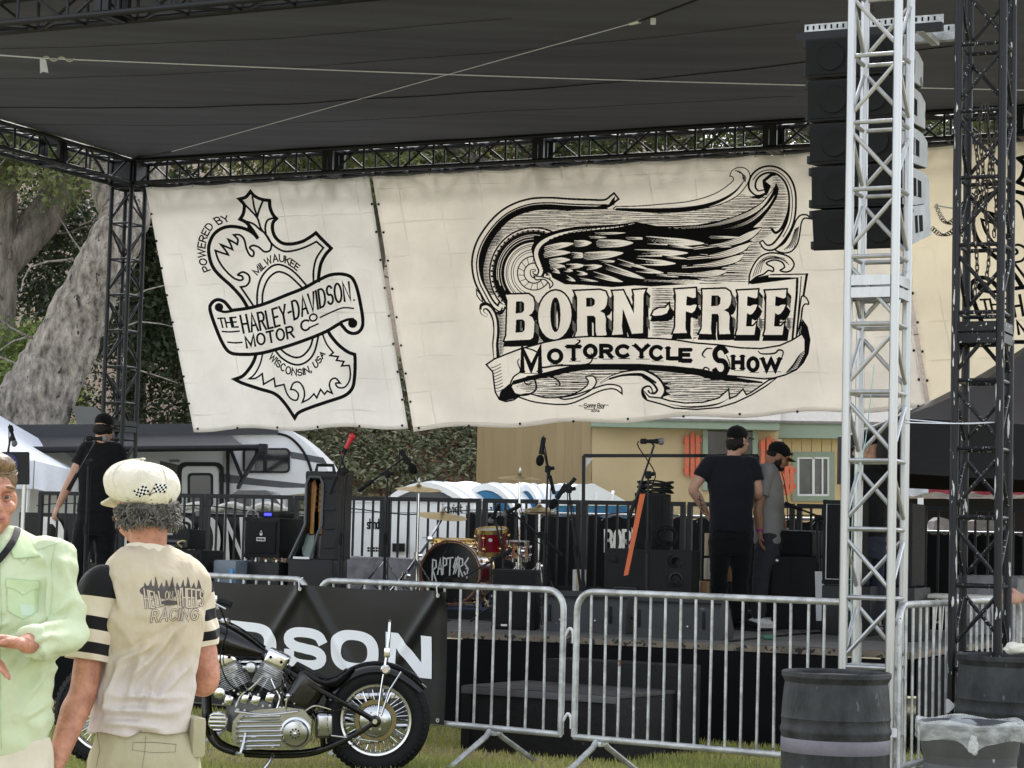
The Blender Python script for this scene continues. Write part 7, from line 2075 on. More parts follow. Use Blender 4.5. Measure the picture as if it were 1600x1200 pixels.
 part('trim',MB().rbox((0.03,-0.006,h/2),(0.07,0.02,h-0.03),0.004),wood,t);part('trim',MB().rbox((w-0.03,-0.006,h/2),(0.07,0.02,h-0.03),0.004),wood,t)
 part('upper_step',MB().rbox((w/2+0.1,0.95,0.3),(w*0.9,0.3,0.6),0.008),wood,t)
def build_bins():
 c=pz(1307,1052,0.79)
 t=thing('plastic_barrel','scuffed dark plastic barrel with a band of grey tape in the right foreground','barrel',(c.x,c.y,0),group='dark plastic barrels used as bins')
 pl=mat('scuffed_black_plastic',C(44,46,48),0.55,var=0.35,vs=7,bump=0.25,bs=50,c2=C(66,68,70),st=(1,1,0.5),chip=(C(92,94,96),0.70,13))
 r=0.272
 prof=[(r*0.9,0.01),(r*0.97,0.03),(r,0.09),(r*1.0,0.485),(r*1.025,0.50),(r*1.025,0.515),(r,0.53),(r,0.56),(r*1.012,0.57),(r,0.58),(r*0.995,0.62),(r*0.97,0.70),(r*0.945,0.745),(r*0.985,0.765),(r*1.01,0.775),(r*1.01,0.795),(r*0.985,0.80),(r*0.95,0.79),(r*0.94,0.70),(r*0.95,0.2),(r*0.01,0.18)]
 part('barrel_body',MB().lathe(prof,(0,0,0),(0,0,1),56,cap=False),pl,t,angle=30)
 part('tape_band',MB().lathe([(r*1.004,0.400),(r*1.008,0.402),(r*1.008,0.468),(r*1.004,0.470)],(0,0,0),(0,0,1),56,cap=False),mat('grey_tape',C(112,108,118),0.5,var=0.12,vs=12,bump=0.1),t)
 part('liner',MB().lathe([(r*0.945,0.765),(r*0.7,0.778),(r*0.3,0.77),(0.01,0.772)],(0,0,0),(0,0,1),40,cap=False),mat('inner_dirt',C(120,116,108),0.8,var=0.3,vs=9),t)
 c2=pd(1585,1040,12.3)
 k=copy_tree(t,Matrix.Translation((c2.x,12.3,0))@Matrix.Rotation(1.1,4,'Z')@Matrix.Diagonal((1.18,1.18,1.06,1)),'dark plastic barrel at the right edge behind the black truss tower')
 cl=single('crumpled_paper',MB().bm(_lump((0.07,0.05,0.035),9)),mat('white_cloth',C(214,212,200),0.8),'crumpled white paper on top of the rear barrel','paper',M=Matrix.Translation(V3((c2.x-0.04,12.3-0.22,0.895))))
 c=pz(1516,1128,0.69)
 t=thing('trash_can','grey trash can with a clear plastic liner folded over its rim','trash can',(c.x,c.y,0))
 r=0.215
 prof=[(0.17,0.0),(0.175,0.02),(0.20,0.50),(0.190,0.535),(0.203,0.56),(r,0.665),(r*1.03,0.672),(r*1.03,0.685),(r,0.69),(r*0.96,0.66),(0.16,0.05),(0.01,0.04)]
 part('can',MB().lathe(prof,(0,0,0),(0,0,1),48,cap=False),mat('grey_can_plastic',C(62,64,68),0.5,var=0.2,vs=6,bump=0.08,bs=60),t,angle=30)
 lm=bpy.data.materials.new('clear_liner');lm.use_nodes=True
 N,L=lm.node_tree.nodes,lm.node_tree.links
 b=N['Principled BSDF'];b.inputs['Base Color'].default_value=(0.82,0.86,0.86,1);b.inputs['Roughness'].default_value=0.22
 tr=N.new('ShaderNodeBsdfTransparent');mx=N.new('ShaderNodeMixShader')
 nz=N.new('ShaderNodeTexNoise');nz.inputs['Scale'].default_value=7;nz.inputs['Detail'].default_value=4
 mr=N.new('ShaderNodeMapRange');mr.inputs[1].default_value=0.35;mr.inputs[2].default_value=0.7;mr.inputs[3].default_value=0.14;mr.inputs[4].default_value=0.42
 L.new(nz.outputs[0],mr.inputs[0]);L.new(mr.outputs[0],mx.inputs[0]);L.new(tr.outputs[0],mx.inputs[1]);L.new(b.outputs[0],mx.inputs[2]);L.new(mx.outputs[0],N['Material Output'].inputs[0])
 def Ln(u,v):
  a=u*2*math.pi
  rad=[r*0.88,r*0.96,r*1.05,r*1.065,r*1.07,r*1.06]
  zz=[0.50,0.67,0.70,0.69,0.655,0.62]
  f=v*5;i=min(4,int(f));q=f-i
  rr_=rad[i]+(rad[i+1]-rad[i])*q;z=zz[i]+(zz[i+1]-zz[i])*q
  w=1.4*abs(noise.noise(V3((math.cos(a)*2.6,math.sin(a)*2.6,z*6))))*0.008+0.002*math.sin(a*17+z*20)
  z-=0.04*math.exp(-((a-4.55)/0.16)**2)*max(0,v-0.5)*2*0.9
  return V3((math.cos(a)*(rr_+w*(0.4+v)),math.sin(a)*(rr_+w*(0.4+v)),z+0.008*math.sin(a*5)))
 part('liner',MB().grid(Ln,120,20),lm,t,angle=0)
 part('knot',MB().bm(_lump((0.022,0.016,0.04),12)),lm,t,Matrix.Translation((-0.035,-r*1.08,0.61)))
 single('paper_scrap',MB().grid(lambda u,v:pd(1391+10*u,1138+14*v,11.7)+V3((0,0.01*math.sin(u*4+v),0)),4,4),WHITEP,'torn white paper taped low on the aluminium tower','paper')
 single('paper_scrap',MB().grid(lambda u,v:pd(1478+4*u+12*(1-abs(2*v-1))*u,1092+22*v,12.4),4,4),WHITEP,'torn white paper at the foot of the black truss tower','paper')
# ------------------------------------------------------------------ motorcycle (faces left, seen from its left side)
def build_bike():
 D=13.25
 SCB=3400/D
 root_p=pd(588,1128,D)
 x0=root_p.x
 zax=0.318
 pr=pd(588,1128,D)
 k=zax-pr.z
 t=thing('motorcycle','black chopper motorcycle with chrome engine parked in front of the barriers','motorcycle',V3((x0,D,0)))
 def P(px,py,dy=0.0):
  p=pd(px,py,D); return V3((p.x,D+dy,p.z+k*1.0))
 bk=mat('gloss_black',C(14,14,15),0.14,var=0.1,coat=0.45)
 rq=random.Random(5)
 for i in range(22):
  q=P(rq.uniform(352,470),rq.uniform(1078,1112),-0.095-0.03*rq.random())
  part('bolt',MB().tube(q,q-V3((0,0.02,0)),rq.uniform(0.004,0.008),n=7),STEEL,t,world=True)
 for a in ((360,1096),(384,1094),(402,1096),(424,1092)):
  part('lifter_block',MB().rbox(P(a[0],a[1],-0.07),(0.05,0.06,0.06),0.012,Matrix.Rotation(0.3,3,'Y')),CHROME,t,world=True)
 for pts in ([(372,1106),(380,1088),(396,1076),(412,1060)],[(436,1108),(440,1092),(432,1076),(426,1062)],[(480,1112),(496,1104),(520,1110)]):
  part('oil_line',MB().path([P(*p,-0.115) for p in pts],0.006,7,sub=4),CHROME,t,world=True)
 fins=mat('cast_fins',(0.56,0.56,0.56),0.35,metal=0.85,var=0.2,vs=30)
 finb=mat('black_fins',C(26,26,27),0.4,var=0.2)
 pol=mat('polished_alloy',(0.42,0.43,0.445),0.17,metal=1.0,var=0.08,vs=10)
 brass=mat('aged_rim',(0.62,0.61,0.56),0.26,metal=0.9,var=0.12)
 lea=mat('black_leather',C(24,24,25),0.42,var=0.2,vs=20,bump=0.2,bs=180)
 AX=V3((0,1,0))
 def wheel(c,Rw,wt,label):
  w=part('wheel',MB().tube(c-AX*0.08,c+AX*0.08,0.038,n=16),CHROME,t,world=True,label=label)
  rt=wt/2
  prof=[]
  for i in range(16):
   a=2*math.pi*i/16
   prof.append((Rw-rt*1.0+rt*1.0*math.cos(a)*0.98,rt*math.sin(a)))
  part('tyre',MB().ring(prof,c,AX,64),RUBBER,w,world=True,angle=0)
  mb=MB()
  for i in range(56):
   a=2*math.pi*i/56
   e=V3((math.cos(a),0,math.sin(a)));tt=V3((-math.sin(a),0,math.cos(a)))
   for s,o in ((-1,0.0),(1,0.5)):
    aa=a+o*2*math.pi/56
    e=V3((math.cos(aa),0,math.sin(aa)));tt=V3((-math.sin(aa),0,math.cos(aa)))
    d2=V3((0,s,0))
    n1=(e*0.75+d2*0.66).normalized()
    cen=c+e*(Rw-rt+rt*0.74)+d2*(rt*0.66)
    mb.box(cen,(0.022,0.05,0.012),Matrix((tt,n1.cross(tt),n1)).transposed())
  b_=part('tread',mb,RUBBER,w,world=True);b_['kind']='stuff'
  ri=Rw-wt*1.03
  part('rim',MB().ring([(ri+0.004,-rt*0.72),(ri+0.016,-rt*0.76),(ri+0.020,-rt*0.66),(ri+0.006,-rt*0.2),(ri+0.006,rt*0.2),(ri+0.020,rt*0.66),(ri+0.016,rt*0.76),(ri+0.004,rt*0.72),(ri-0.006,0)],c,AX,56),brass,w,world=True)
  for i in range(40):
   a=2*math.pi*i/40
   o=(0.30 if i%4<2 else -0.30)
   s=-1 if i%2 else 1
   h0=c+V3((math.cos(a+o)*0.042,s*0.05,math.sin(a+o)*0.042));h1=c+V3((math.cos(a)*(ri-0.004),s*0.012,math.sin(a)*(ri-0.004)))
   rod(w,'spoke',h0,h1,0.0027,CHROME,5,True)
  return w
 cR=V3((x0,D,zax))
 w=wheel(cR,0.318,0.118,None)
 part('brake_drum',MB().lathe([(0.02,-0.10),(0.09,-0.098),(0.118,-0.075),(0.122,-0.05),(0.122,-0.03)],cR,AX,40),pol,t,world=True)
 part('sprocket',MB().ring([(0.10,-0.098),(0.124,-0.098),(0.128,-0.094),(0.124,-0.09),(0.10,-0.09)],cR,AX,48),mat('old_brass',C(118,108,74),0.35,metal=0.8),t,world=True)
 for i in range(6):
  a=i*1.047
  part('bolt',MB().tube(cR+V3((math.cos(a)*0.055,-0.10,math.sin(a)*0.055)),cR+V3((math.cos(a)*0.055,-0.085,math.sin(a)*0.055)),0.008,n=6),CHROME,t,world=True)
 part('axle_nut',MB().tube(cR-AX*0.15,cR+AX*0.15,0.016,n=6),CHROME,t,world=True)
 part('axle_plate',MB().lathe([(0.02,-0.128),(0.036,-0.126),(0.036,-0.104)],cR,AX,20),bk,t,world=True)
 cF=V3((pd(168,1150,D).x,D,0.32))
 wheel(cF,0.32,0.10,None)
 def tb(name,pts,r,m,dy=0.0,sub=5):
  return part(name,MB().path([P(*p[:2],(p[2] if len(p)>2 else dy)) for p in pts],r,9,sub=sub),m,t,world=True)
 for s in (-1,1):
  y=0.105*s
  tb('frame_tube',[(322,1010,0.02*s),(323,1060,y*0.6),(323,1110,y),(330,1150,y),(352,1172,y),(400,1181,y),(470,1181,y),(510,1172,y*1.1),(560,1147,y*1.15),(588,1128,y*1.2)],0.0165,bk)
  tb('frame_tube',[(425,1036,0.03*s),(470,1062,y*0.7),(530,1095,y*1.1),(570,1117,y*1.15),(588,1128,y*1.2)],0.0165,bk)
 tb('frame_tube',[(318,985),(360,1012),(425,1036)],0.02,bk)
 tb('frame_tube',[(430,1038),(470,1090),(500,1140),(505,1176)],0.017,bk)
 tb('frame_tube',[(322,985),(322,1030),(323,1075)],0.02,bk)
 tb('neck',[(316,970),(322,1000)],0.03,bk,sub=0)
 for s in (-1,1):
  part('fork_leg',MB().path([P(330,952,0.09*s),P(250,1060,0.09*s),V3((cF.x,D+0.09*s,cF.z))],0.021,9),CHROME,t,world=True)
 tb('fork_yoke',[(322,966,-0.1),(322,966,0.1)],0.02,CHROME,sub=0)
 part('handlebar',MB().path([P(327,958,0.34),P(322,938,0.3),P(320,946,0.1),P(320,950,0),P(322,948,-0.1),P(330,938,-0.3),P(352,939,-0.34)],0.0125,8,sub=5),CHROME,t,world=True)
 part('grip',MB().tube(P(352,939,-0.34),P(373,946,-0.36),0.019,n=10),RUBBER,t,world=True)
 part('lever',MB().path([P(338,938,-0.32),P(346,943,-0.35),P(366,952,-0.39)],[0.008,0.006],6),CHROME,t,world=True)
 part('switch_housing',MB().rbox(P(345,937,-0.33),(0.05,0.045,0.045),0.01),CHROME,t,world=True)
 part('headlight',MB().lathe([(0.01,-0.09),(0.055,-0.07),(0.075,0.0),(0.075,0.03),(0.01,0.035)],P(296,985,0),(-1,0,0),18),CHROME,t,world=True)
 rings=[]
 for px,zt,zb,hw in ((314,982,1010,0.05),(322,974,1024,0.10),(340,972,1029,0.125),(360,979,1033,0.125),(380,990,1036,0.11),(400,1004,1036,0.085),(415,1017,1035,0.055),(424,1028,1034,0.02)):
  a,b=P(px,zt),P(px,zb)
  ring=[]
  for i in range(18):
   an=2*math.pi*i/18
   cx,sx=math.cos(an),math.sin(an)
   ring.append(V3((a.x,D+hw*math.copysign(abs(cx)**0.75,cx),(a.z+b.z)/2+(a.z-b.z)/2*math.copysign(abs(sx)**0.85,sx))))
  rings.append(ring)
 part('fuel_tank',MB().loft(rings),bk,t,world=True,angle=0)
 part('fuel_cap',MB().lathe([(0.03,0),(0.03,0.012),(0.02,0.022),(0.004,0.024)],P(352,975,-0.03),(0,-0.1,1),16),CHROME,t,world=True)
 part('tank_seam',MB().path([P(px,py-1,0) for px,py in ((322,974),(340,971),(360,978),(380,989),(400,1003),(415,1016))],0.006,6,sub=4),bk,t,world=True)
 base=P(392,1118,0)
 for (bx,by),(tx,ty),lab in (((378,1090),(352,1032),'f'),((406,1090),(434,1032),'r')):
  a,b=P(bx,by),P(tx,ty)
  d=(b-a).normalized()
  L=(b-a).length
  x,y,z=frame(d)
  side=V3((d.z,0,-d.x))
  M=Matrix((side,V3((0,1,0)),d)).transposed()
  part('cylinder',MB().tube(a,a+d*(L*0.6),0.06,n=18),finb,t,world=True)
  part('cylinder',MB().tube(a+d*(L*0.5),a+d*(L*0.9),0.063,n=18),fins,t,world=True)
  for i in range(9):
   part('fin',MB().rbox(a+d*(L*(0.12+0.045*i)),(0.155,0.16,0.0055),0.0025,M,1),finb if i<3 else fins,t,world=True)
  for i in range(6):
   part('fin',MB().rbox(a+d*(L*(0.535+0.048*i)),(0.15+0.01*(i%2),0.16,0.006),0.0028,M,1),fins,t,world=True)
  part('cylinder_head',MB().rbox(a+d*(L*0.72),(0.125,0.135,L*0.36),0.025,M,3),pol,t,world=True)
  rb=part('rocker_box',MB().rbox(a+d*(L*0.98)+side*0.0-AX*0.02,(0.145,0.13,0.10),0.026,M,3),CHROME,t,world=True)
  for s in (-1,1):
   part('bolt',MB().tube(a+d*(L*0.98)+side*(0.035*s)-AX*0.07,a+d*(L*0.98)+side*(0.035*s)-AX*0.085,0.010,n=6),finb,rb,world=True)
   part('rocker_cap',MB().ell(a+d*(L*0.94)+side*(0.06*s)-AX*0.045,(0.024,0.03,0.024),None,10,7),CHROME,rb,world=True)
  for s in (-0.3,0.3):
   rod(t,'pushrod_tube',P(392,1095,-0.05)+side*s*0.08,a+d*(L*0.85)+side*(0.05*s)-AX*0.06,0.009,CHROME,7,True)
 part('carburettor',MB().lathe([(0.01,-0.07),(0.028,-0.065),(0.034,-0.02),(0.03,0.02)],P(394,1045,-0.02),(0,1,0),16),fins,t,world=True)
 part('intake',MB().tube(P(372,1046,0),P(416,1046,0),0.028,n=12),pol,t,world=True)
 part('crankcase',MB().rbox(P(392,1120,0.02),(0.30,0.15,0.22),0.05,None,4),mat('grey_case',C(96,96,96),0.4,metal=0.7,var=0.3,vs=30),t,world=True)
 part('timing_cover',MB().lathe([(0.01,-0.125),(0.03,-0.12),(0.042,-0.10),(0.044,-0.05)],P(347,1084,0),(0,1,0),22),CHROME,t,world=True)
 hn=part('horn',MB().lathe([(0.004,-0.152),(0.055,-0.15),(0.062,-0.14),(0.055,-0.12),(0.03,-0.1)],P(345,1128,0),(0,1,0),24),CHROME,t,world=True)
 for i in range(9):
  q=P(345,1128,-0.158)
  h=math.sqrt(max(0.0,1-((i-4)/4.6)**2))*0.05
  part('louvre',MB().rbox(q+V3((0,0,(i-4)*0.012)),(2*h,0.008,0.006),0.002),finb if i%2 else CHROME,hn,world=True)
 cv=[(366,1148),(368,1128),(378,1116),(405,1110),(452,1106),(478,1110),(490,1125),(488,1155),(475,1172),(450,1170),(384,1172),(370,1163)]
 part('primary_cover',MB().prism([P(x,y,-0.13) for x,y in cv],(0,0.06,0)),pol,t,world=True)
 for i in range(7):
  y=1121+i*7.6
  xl=377-3.0*math.sin(i/6*3.14)+(3 if i in (0,6) else 0)
  part('rib',MB().path([P(xl,y+3,-0.138),P(xl+4,y,-0.148),P(446-1.5*abs(i-3),y-1.5,-0.148)],0.0085,8),CHROME,t,world=True)
 cc=P(465,1146,0)
 part('clutch_cover',MB().lathe([(0.004,-0.172),(0.035,-0.172),(0.07,-0.168),(0.078,-0.160),(0.082,-0.152),(0.094,-0.150),(0.096,-0.13),(0.096,-0.10)],cc,(0,1,0),44),pol,t,world=True)
 for i in range(9):
  a=i*0.698
  part('vent_hole',MB().tube(cc+V3((math.cos(a)*0.026,-0.1735,math.sin(a)*0.026)),cc+V3((math.cos(a)*0.026,-0.170,math.sin(a)*0.026)),0.0062,n=10),finb,t,world=True)
 part('bolt',MB().ell(cc+V3((0,-0.173,0)),(0.012,0.006,0.012),None,10,6),CHROME,t,world=True)
 tb('shift_rod',[(372,1112,-0.17),(420,1117,-0.17),(470,1112,-0.17)],0.006,CHROME)
 tb('shift_lever',[(449,1116,-0.14),(451,1100,-0.15),(453,1090,-0.15)],0.006,CHROME,sub=0)
 part('shift_knob',MB().ell(P(454,1088,-0.15),(0.016,0.016,0.016),None,12,9),CHROME,t,world=True)
 tb('foot_peg',[(388,1146,-0.15),(386,1162,-0.19),(383,1175,-0.24)],0.008,CHROME,sub=0)
 part('peg_rubber',MB().tube(P(378,1176,-0.22),P(388,1176,-0.32),0.014,n=10),CHROME,t,world=True)
 part('gearbox',MB().rbox(P(508,1136,0.02),(0.12,0.16,0.16),0.03,None,3),pol,t,world=True)
 tb('kickstand',[(430,1180,-0.11),(424,1192,-0.16),(414,1206,-0.24)],0.011,CHROME,sub=0)
 part('oil_bag',MB().rbox(P(478,1085,0.0),(0.20,0.2,0.26),0.05,Matrix.Rotation(0.5,3,'Y'),4),bk,t,world=True)
 tb('exhaust_pipe',[(356,1062,0.12),(372,1100,0.15),(430,1120,0.16),(520,1108,0.16),(610,1095,0.17),(622,1094,0.17)],0.021,CHROME)
 tb('exhaust_pipe',[(432,1060,0.12),(450,1095,0.15),(520,1126,0.17),(600,1140,0.18),(640,1142,0.18)],0.021,CHROME)
 tb('heat_shield',[(548,1096,0.15),(622,1094,0.15)],0.028,CHROME,sub=0)
 for y0_,y1_ in ((1112,1103),(1168,1160)):
  a,b=P(500,y0_+3,-0.095),P(600,y1_,-0.095)
  n=26
  for i in range(n):
   part('chain_link',_bikelink(),None,t,Matrix.Translation(a.lerp(b,i/n)),True)
 rings=[]
 for px,py,hw,th in ((455,1049,0.03,0.010),(462,1043,0.07,0.03),(478,1052,0.10,0.045),(495,1062,0.12,0.052),(512,1067,0.13,0.055),(528,1063,0.13,0.06),(542,1053,0.11,0.05),(552,1047,0.06,0.03),(555,1049,0.02,0.01)):
  a=P(px,py)
  ring=[]
  for i in range(20):
   an=2*math.pi*i/20
   c_,s_=math.cos(an),math.sin(an)
   ring.append(a+V3((0,hw*c_,th*(0.55*s_-0.35)+0.006*math.cos(an*7)*max(0,s_)+(0.014*abs(c_)**3))))
  rings.append([V3(p) for p in ring])
 rr2_=[]
 for i in range(len(rings)-1):
  for q in (0,0.5):
   rr2_.append([a.lerp(b,q) for a,b in zip(rings[i],rings[i+1])])
 rr2_.append(rings[-1])
 part('seat',MB().loft(rr2_),lea,t,world=True,angle=0)
 for o in (-0.08,-0.04,0.0,0.04,0.08):
  part('seat_piping',MB().path([P(px,py,o)+V3((0,0,0.008+0.010*(1-abs(o)*6))) for px,py in ((463,1043),(480,1052),(496,1061),(512,1066),(527,1062),(541,1053))],0.005,6,sub=4),lea,t,world=True)
 fr=[]
 for i in range(23):
  a=R(158-i*(158-34)/22)
  rr_=0.336+(0.02*max(0,(i-17)/5)**2)
  e=V3((math.cos(a),0,math.sin(a)))
  ring=[]
  for j in range(11):
   b=R(-80+16*j)
   ring.append(cR+e*(rr_-0.055+0.06*math.cos(b))+V3((0,0.078*math.sin(b),0)))
  ring+=[p-e*0.006+V3((0,-0.004*(1 if p.y>D else -1),0)) for p in reversed(ring)]
  fr.append(ring)
 part('rear_fender',MB().loft(fr),bk,t,world=True,angle=50)
 part('fender_rib',MB().path([cR+V3((math.cos(R(150-i*10)),0,math.sin(R(150-i*10))))*(0.344+0.02*max(0,(i-9)/3)) for i in range(12)],0.010,6,sub=3),bk,t,world=True)
 for s in (-1,1):
  tb('sissy_bar',[(592,1120,-0.12*s),(596,1085,-0.11*s),(602,1046,-0.10*s),(607,1010,-0.07*s),(609,976,-0.03*s)],0.0065,CHROME)
 tb('sissy_bar',[(609,976,-0.03),(609,974,0),(609,976,0.03)],0.0085,CHROME)
 part('clamp',MB().rbox(P(606,1022,-0.09),(0.035,0.03,0.06),0.008),CHROME,t,world=True)
 part('tail_light',MB().lathe([(0.02,-0.03),(0.03,-0.02),(0.03,0.02),(0.01,0.03)],P(604,1048,-0.11),(0,1,0),12),CHROME,t,world=True)
 tb('fender_strut',[(597,1120,-0.12),(610,1080,-0.1),(628,1052,-0.08)],0.007,CHROME,sub=0)
 tb('brake_rod',[(520,1150,-0.13),(592,1160,-0.12)],0.005,CHROME,sub=0)
 tb('cable',[(352,945,-0.3),(360,985,-0.16),(352,1010,-0.14),(350,1040,-0.15),(370,1075,-0.16),(420,1082,-0.16),(446,1070,-0.14),(452,1050,-0.1)],0.0045,RUBBER)
def _bikelink():
 if 'b' not in _cache:
  me=MB().rbox((0,0,0),(0.011,0.010,0.009),0.003,None,1).me('chain_link');me.materials.append(mat('chain_steel',C(70,66,60),0.5,metal=0.7));_cache['b']=me
 return _cache['b']
build_barriers();build_bins();build_bike()
# ------------------------------------------------------------------ people
def tub(mb,js,rs_,sub=5,n=14,flat=None,ends=True):
 """tapering limb through joints js with radii rs_ (flat: unit vector, squash)"""
 js=[V3(j) for j in js]
 pts=catmull(js,sub)
 m=len(pts)
 t0=(pts[1]-pts[0]).normalized()
 x,y,_=frame(t0)
 rings=[]
 for i,p in enumerate(pts):
  f=i/(m-1)*(len(rs_)-1);k=min(int(f),len(rs_)-2);r=rs_[k]+(rs_[k+1]-rs_[k])*(f-k)
  t=(pts[min(i+1,m-1)]-pts[max(i-1,0)]).normalized()
  q=t0.rotation_difference(t);x=q@x;y=q@y;t0=t
  ring=[]
  for j in range(n):
   a=2*math.pi*j/n
   e=(x*math.cos(a)+y*math.sin(a))*r
   if flat:e=e-flat[0]*(e.dot(flat[0])*(1-flat[1]))
   ring.append(p+e)
  rings.append(ring)
 mb.loft(rings)
 if ends:
  for p,r in ((pts[0],rs_[0]),(pts[-1],rs_[-1])):
   if not flat:mb.ell(p,(r*0.98,)*3,None,12,8)
 return mb
def remesh(mb,voxel,name,fold=None,it=4,fac=0.5):
 me=bpy.data.meshes.new(name);me.from_pydata(mb.v,[],mb.f)
 bm=bmesh.new();bm.from_mesh(me);bmesh.ops.recalc_face_normals(bm,faces=list(bm.faces));bm.to_mesh(me);bm.free()
 o=bpy.data.objects.new('tmp',me);COL.objects.link(o)
 r=o.modifiers.new('r','REMESH');r.mode='VOXEL';r.voxel_size=voxel
 s=o.modifiers.new('s','SMOOTH');s.iterations=it;s.factor=fac
 dg=bpy.context.evaluated_depsgraph_get()
 out=bpy.data.meshes.new_from_object(o.evaluated_get(dg),depsgraph=dg)
 bpy.data.objects.remove(o);bpy.data.meshes.remove(me)
 out.name=name
 if fold:
  nn=[v.normal.copy() for v in out.vertices]
  for v,n in zip(out.vertices,nn):v.co=v.co+n*fold(v.co)
 out.shade_smooth()
 return out
def hand(mb,w,d,pn,th,s=1.0,curl=0.5):
 d=V3(d).normalized();pn=V3(pn);pn=(pn-d*pn.dot(d)).normalized();th=V3(th);th=(th-d*th.dot(d)-pn*th.dot(pn)).normalized()
 w=V3(w)
 M=Matrix((th,pn,d)).transposed()
 mb.ell(w+d*0.055*s,(0.040*s,0.016*s,0.056*s),M,14,10)
 mb.ell(w+d*0.035*s+th*0.02*s+pn*0.008*s,(0.020*s,0.016*s,0.034*s),M,10,8)
 for i,(o,L) in enumerate(((0.030,0.072),(0.010,0.08),(-0.010,0.074),(-0.029,0.058))):
  b=w+d*(0.095-0.004*i)*s+th*(o*s)
  a1=curl*(0.55+0.12*i);a2=a1+curl*0.9
  e1=d*math.cos(a1)+pn*math.sin(a1)+th*(o*1.6);e2=d*math.cos(a2)+pn*math.sin(a2)+th*(o*1.2)
  tub(mb,[b-d*0.03*s,b,b+e1*L*0.5*s,b+(e1*0.5+e2*0.5)*L*s],[0.0095*s,0.0093*s,0.0085*s,0.007*s],3,8)
 b=w+d*0.03*s+th*0.034*s
 e1=(d*0.7+th*0.6+pn*0.35).normalized();e2=(d*0.9+th*0.15+pn*0.4).normalized()
 tub(mb,[b-th*0.015*s,b+e1*0.035*s,b+e1*0.035*s+e2*0.035*s],[0.013*s,0.011*s,0.008*s],3,8)
def headM(f,up=(0,0,1)):
 f=V3(f).normalized();x=f.cross(V3(up)).normalized();z=x.cross(f)
 return Matrix((x,f,z)).transposed()
def head(mb,c,M,nb,s=1.0,fat=1.0):
 c=V3(c)
 P=lambda x,y,z:c+M@(V3((x,y,z))*s)
 E=lambda x,y,z,r:mb.ell(P(x,y,z),tuple(q*s for q in r),M,18,12)
 E(0,-0.012,0.032,(0.076*fat,0.098,0.088));E(0,0.018,-0.03,(0.064*fat,0.074,0.088));E(0,0.034,-0.088,(0.047*fat,0.05,0.032));E(0,0.068,-0.098,(0.022,0.02,0.018))
 tub(mb,[P(0,0.088,0.015),P(0,0.1,-0.01),P(0,0.110,-0.032)],[0.009*s,0.011*s,0.014*s],3,10)
 tub(mb,[P(-0.048,0.072,0.024),P(-0.02,0.09,0.028),P(0,0.088,0.022),P(0.02,0.09,0.028),P(0.048,0.072,0.024)],[0.011*s]*3,3,10)
 for q in (-1,1):
  E(0.012*q,0.1,-0.036,(0.009,0.012,0.008));E(0.044*q,0.06,-0.03,(0.024,0.026,0.022));E(0.078*q*fat,-0.008,-0.012,(0.011,0.022,0.033));E(0.03*q,0.062,-0.066,(0.024,0.02,0.03))
 E(0,0.086,-0.060,(0.024,0.010,0.007));E(0,0.084,-0.072,(0.021,0.010,0.008))
 tub(mb,[P(0,-0.03,-0.02),(P(0,-0.02,-0.09)+V3(nb))/2,nb],[0.062*s,0.058*s,0.07*s],4,14)
 return P
def foldf(seed,amp,k=(5,5,9),dirn=None):
 def f(p):
  q=V3((p.x*k[0],p.y*k[1],p.z*k[2]))+V3((seed,seed*1.7,0))
  a=noise.noise(q+V3((noise.noise(q*0.6),0,0))*1.2)
  return amp*((1-abs(a)*2.2)*0.7+0.5*noise.noise(q*2.1))
 return f
def cloth(name,c,var=0.08,bump=0.45,bs=16,vs=9,sheen=0.1):
 return mat(name,c,0.86,var=var,vs=vs,bump=bump,bs=bs,spec=0.2,st=(1,1,0.6),sheen=sheen)
SKIN=mat('tanned_skin',C(172,116,92),0.5,var=0.14,vs=26,bump=0.3,bs=110,c2=C(204,146,122),sss=0.06)
SKINP=mat('pale_skin',C(186,144,122),0.5,var=0.1,vs=22,bump=0.1,bs=150,sss=0.08)
SKIND=mat('brown_skin',C(146,104,80),0.5,var=0.1,vs=22,bump=0.1,bs=150,sss=0.06)
def ered(M,c,s,rows):
 out=[]
 for x,y,z,a,b in rows:
  o=V3(c)+M@V3((x,y,0));o.z=z
  out.append([o+M@V3((a*math.copysign(abs(math.cos(t))**0.8,math.cos(t)),b*math.copysign(abs(math.sin(t))**0.85,math.sin(t)),0)) for t in [2*math.pi*i/28 for i in range(28)]])
 return out
def torso(mb,M,rows):
 mb.loft(ered(M,(0,0,0),1,rows)); return mb
def creases(P,L,amp=0.016):
 S=[]
 for x0,y0,x1,y1 in L:
  a,b=P(x0,y0),P(x1,y1)
  S.append((a.x,a.z,b.x-a.x,b.z-a.z,(b.x-a.x)**2+(b.z-a.z)**2))
 def f(p):
  w=0
  for ax,az,dx,dz,l2 in S:
   t=((p.x-ax)*dx+(p.z-az)*dz)/l2
   if -0.1<t<1.1:
    ox,oz=p.x-ax-dx*t,p.z-az-dz*t
    d=(ox*dz-oz*dx)/math.sqrt(l2)+0.012*noise.noise(p*9)
    w+=amp*math.sin(3.14*min(1,max(0,t)))*(math.exp(-(d/0.010)**2)-0.7*math.exp(-((d-0.02)/0.013)**2))
  return w
 return f
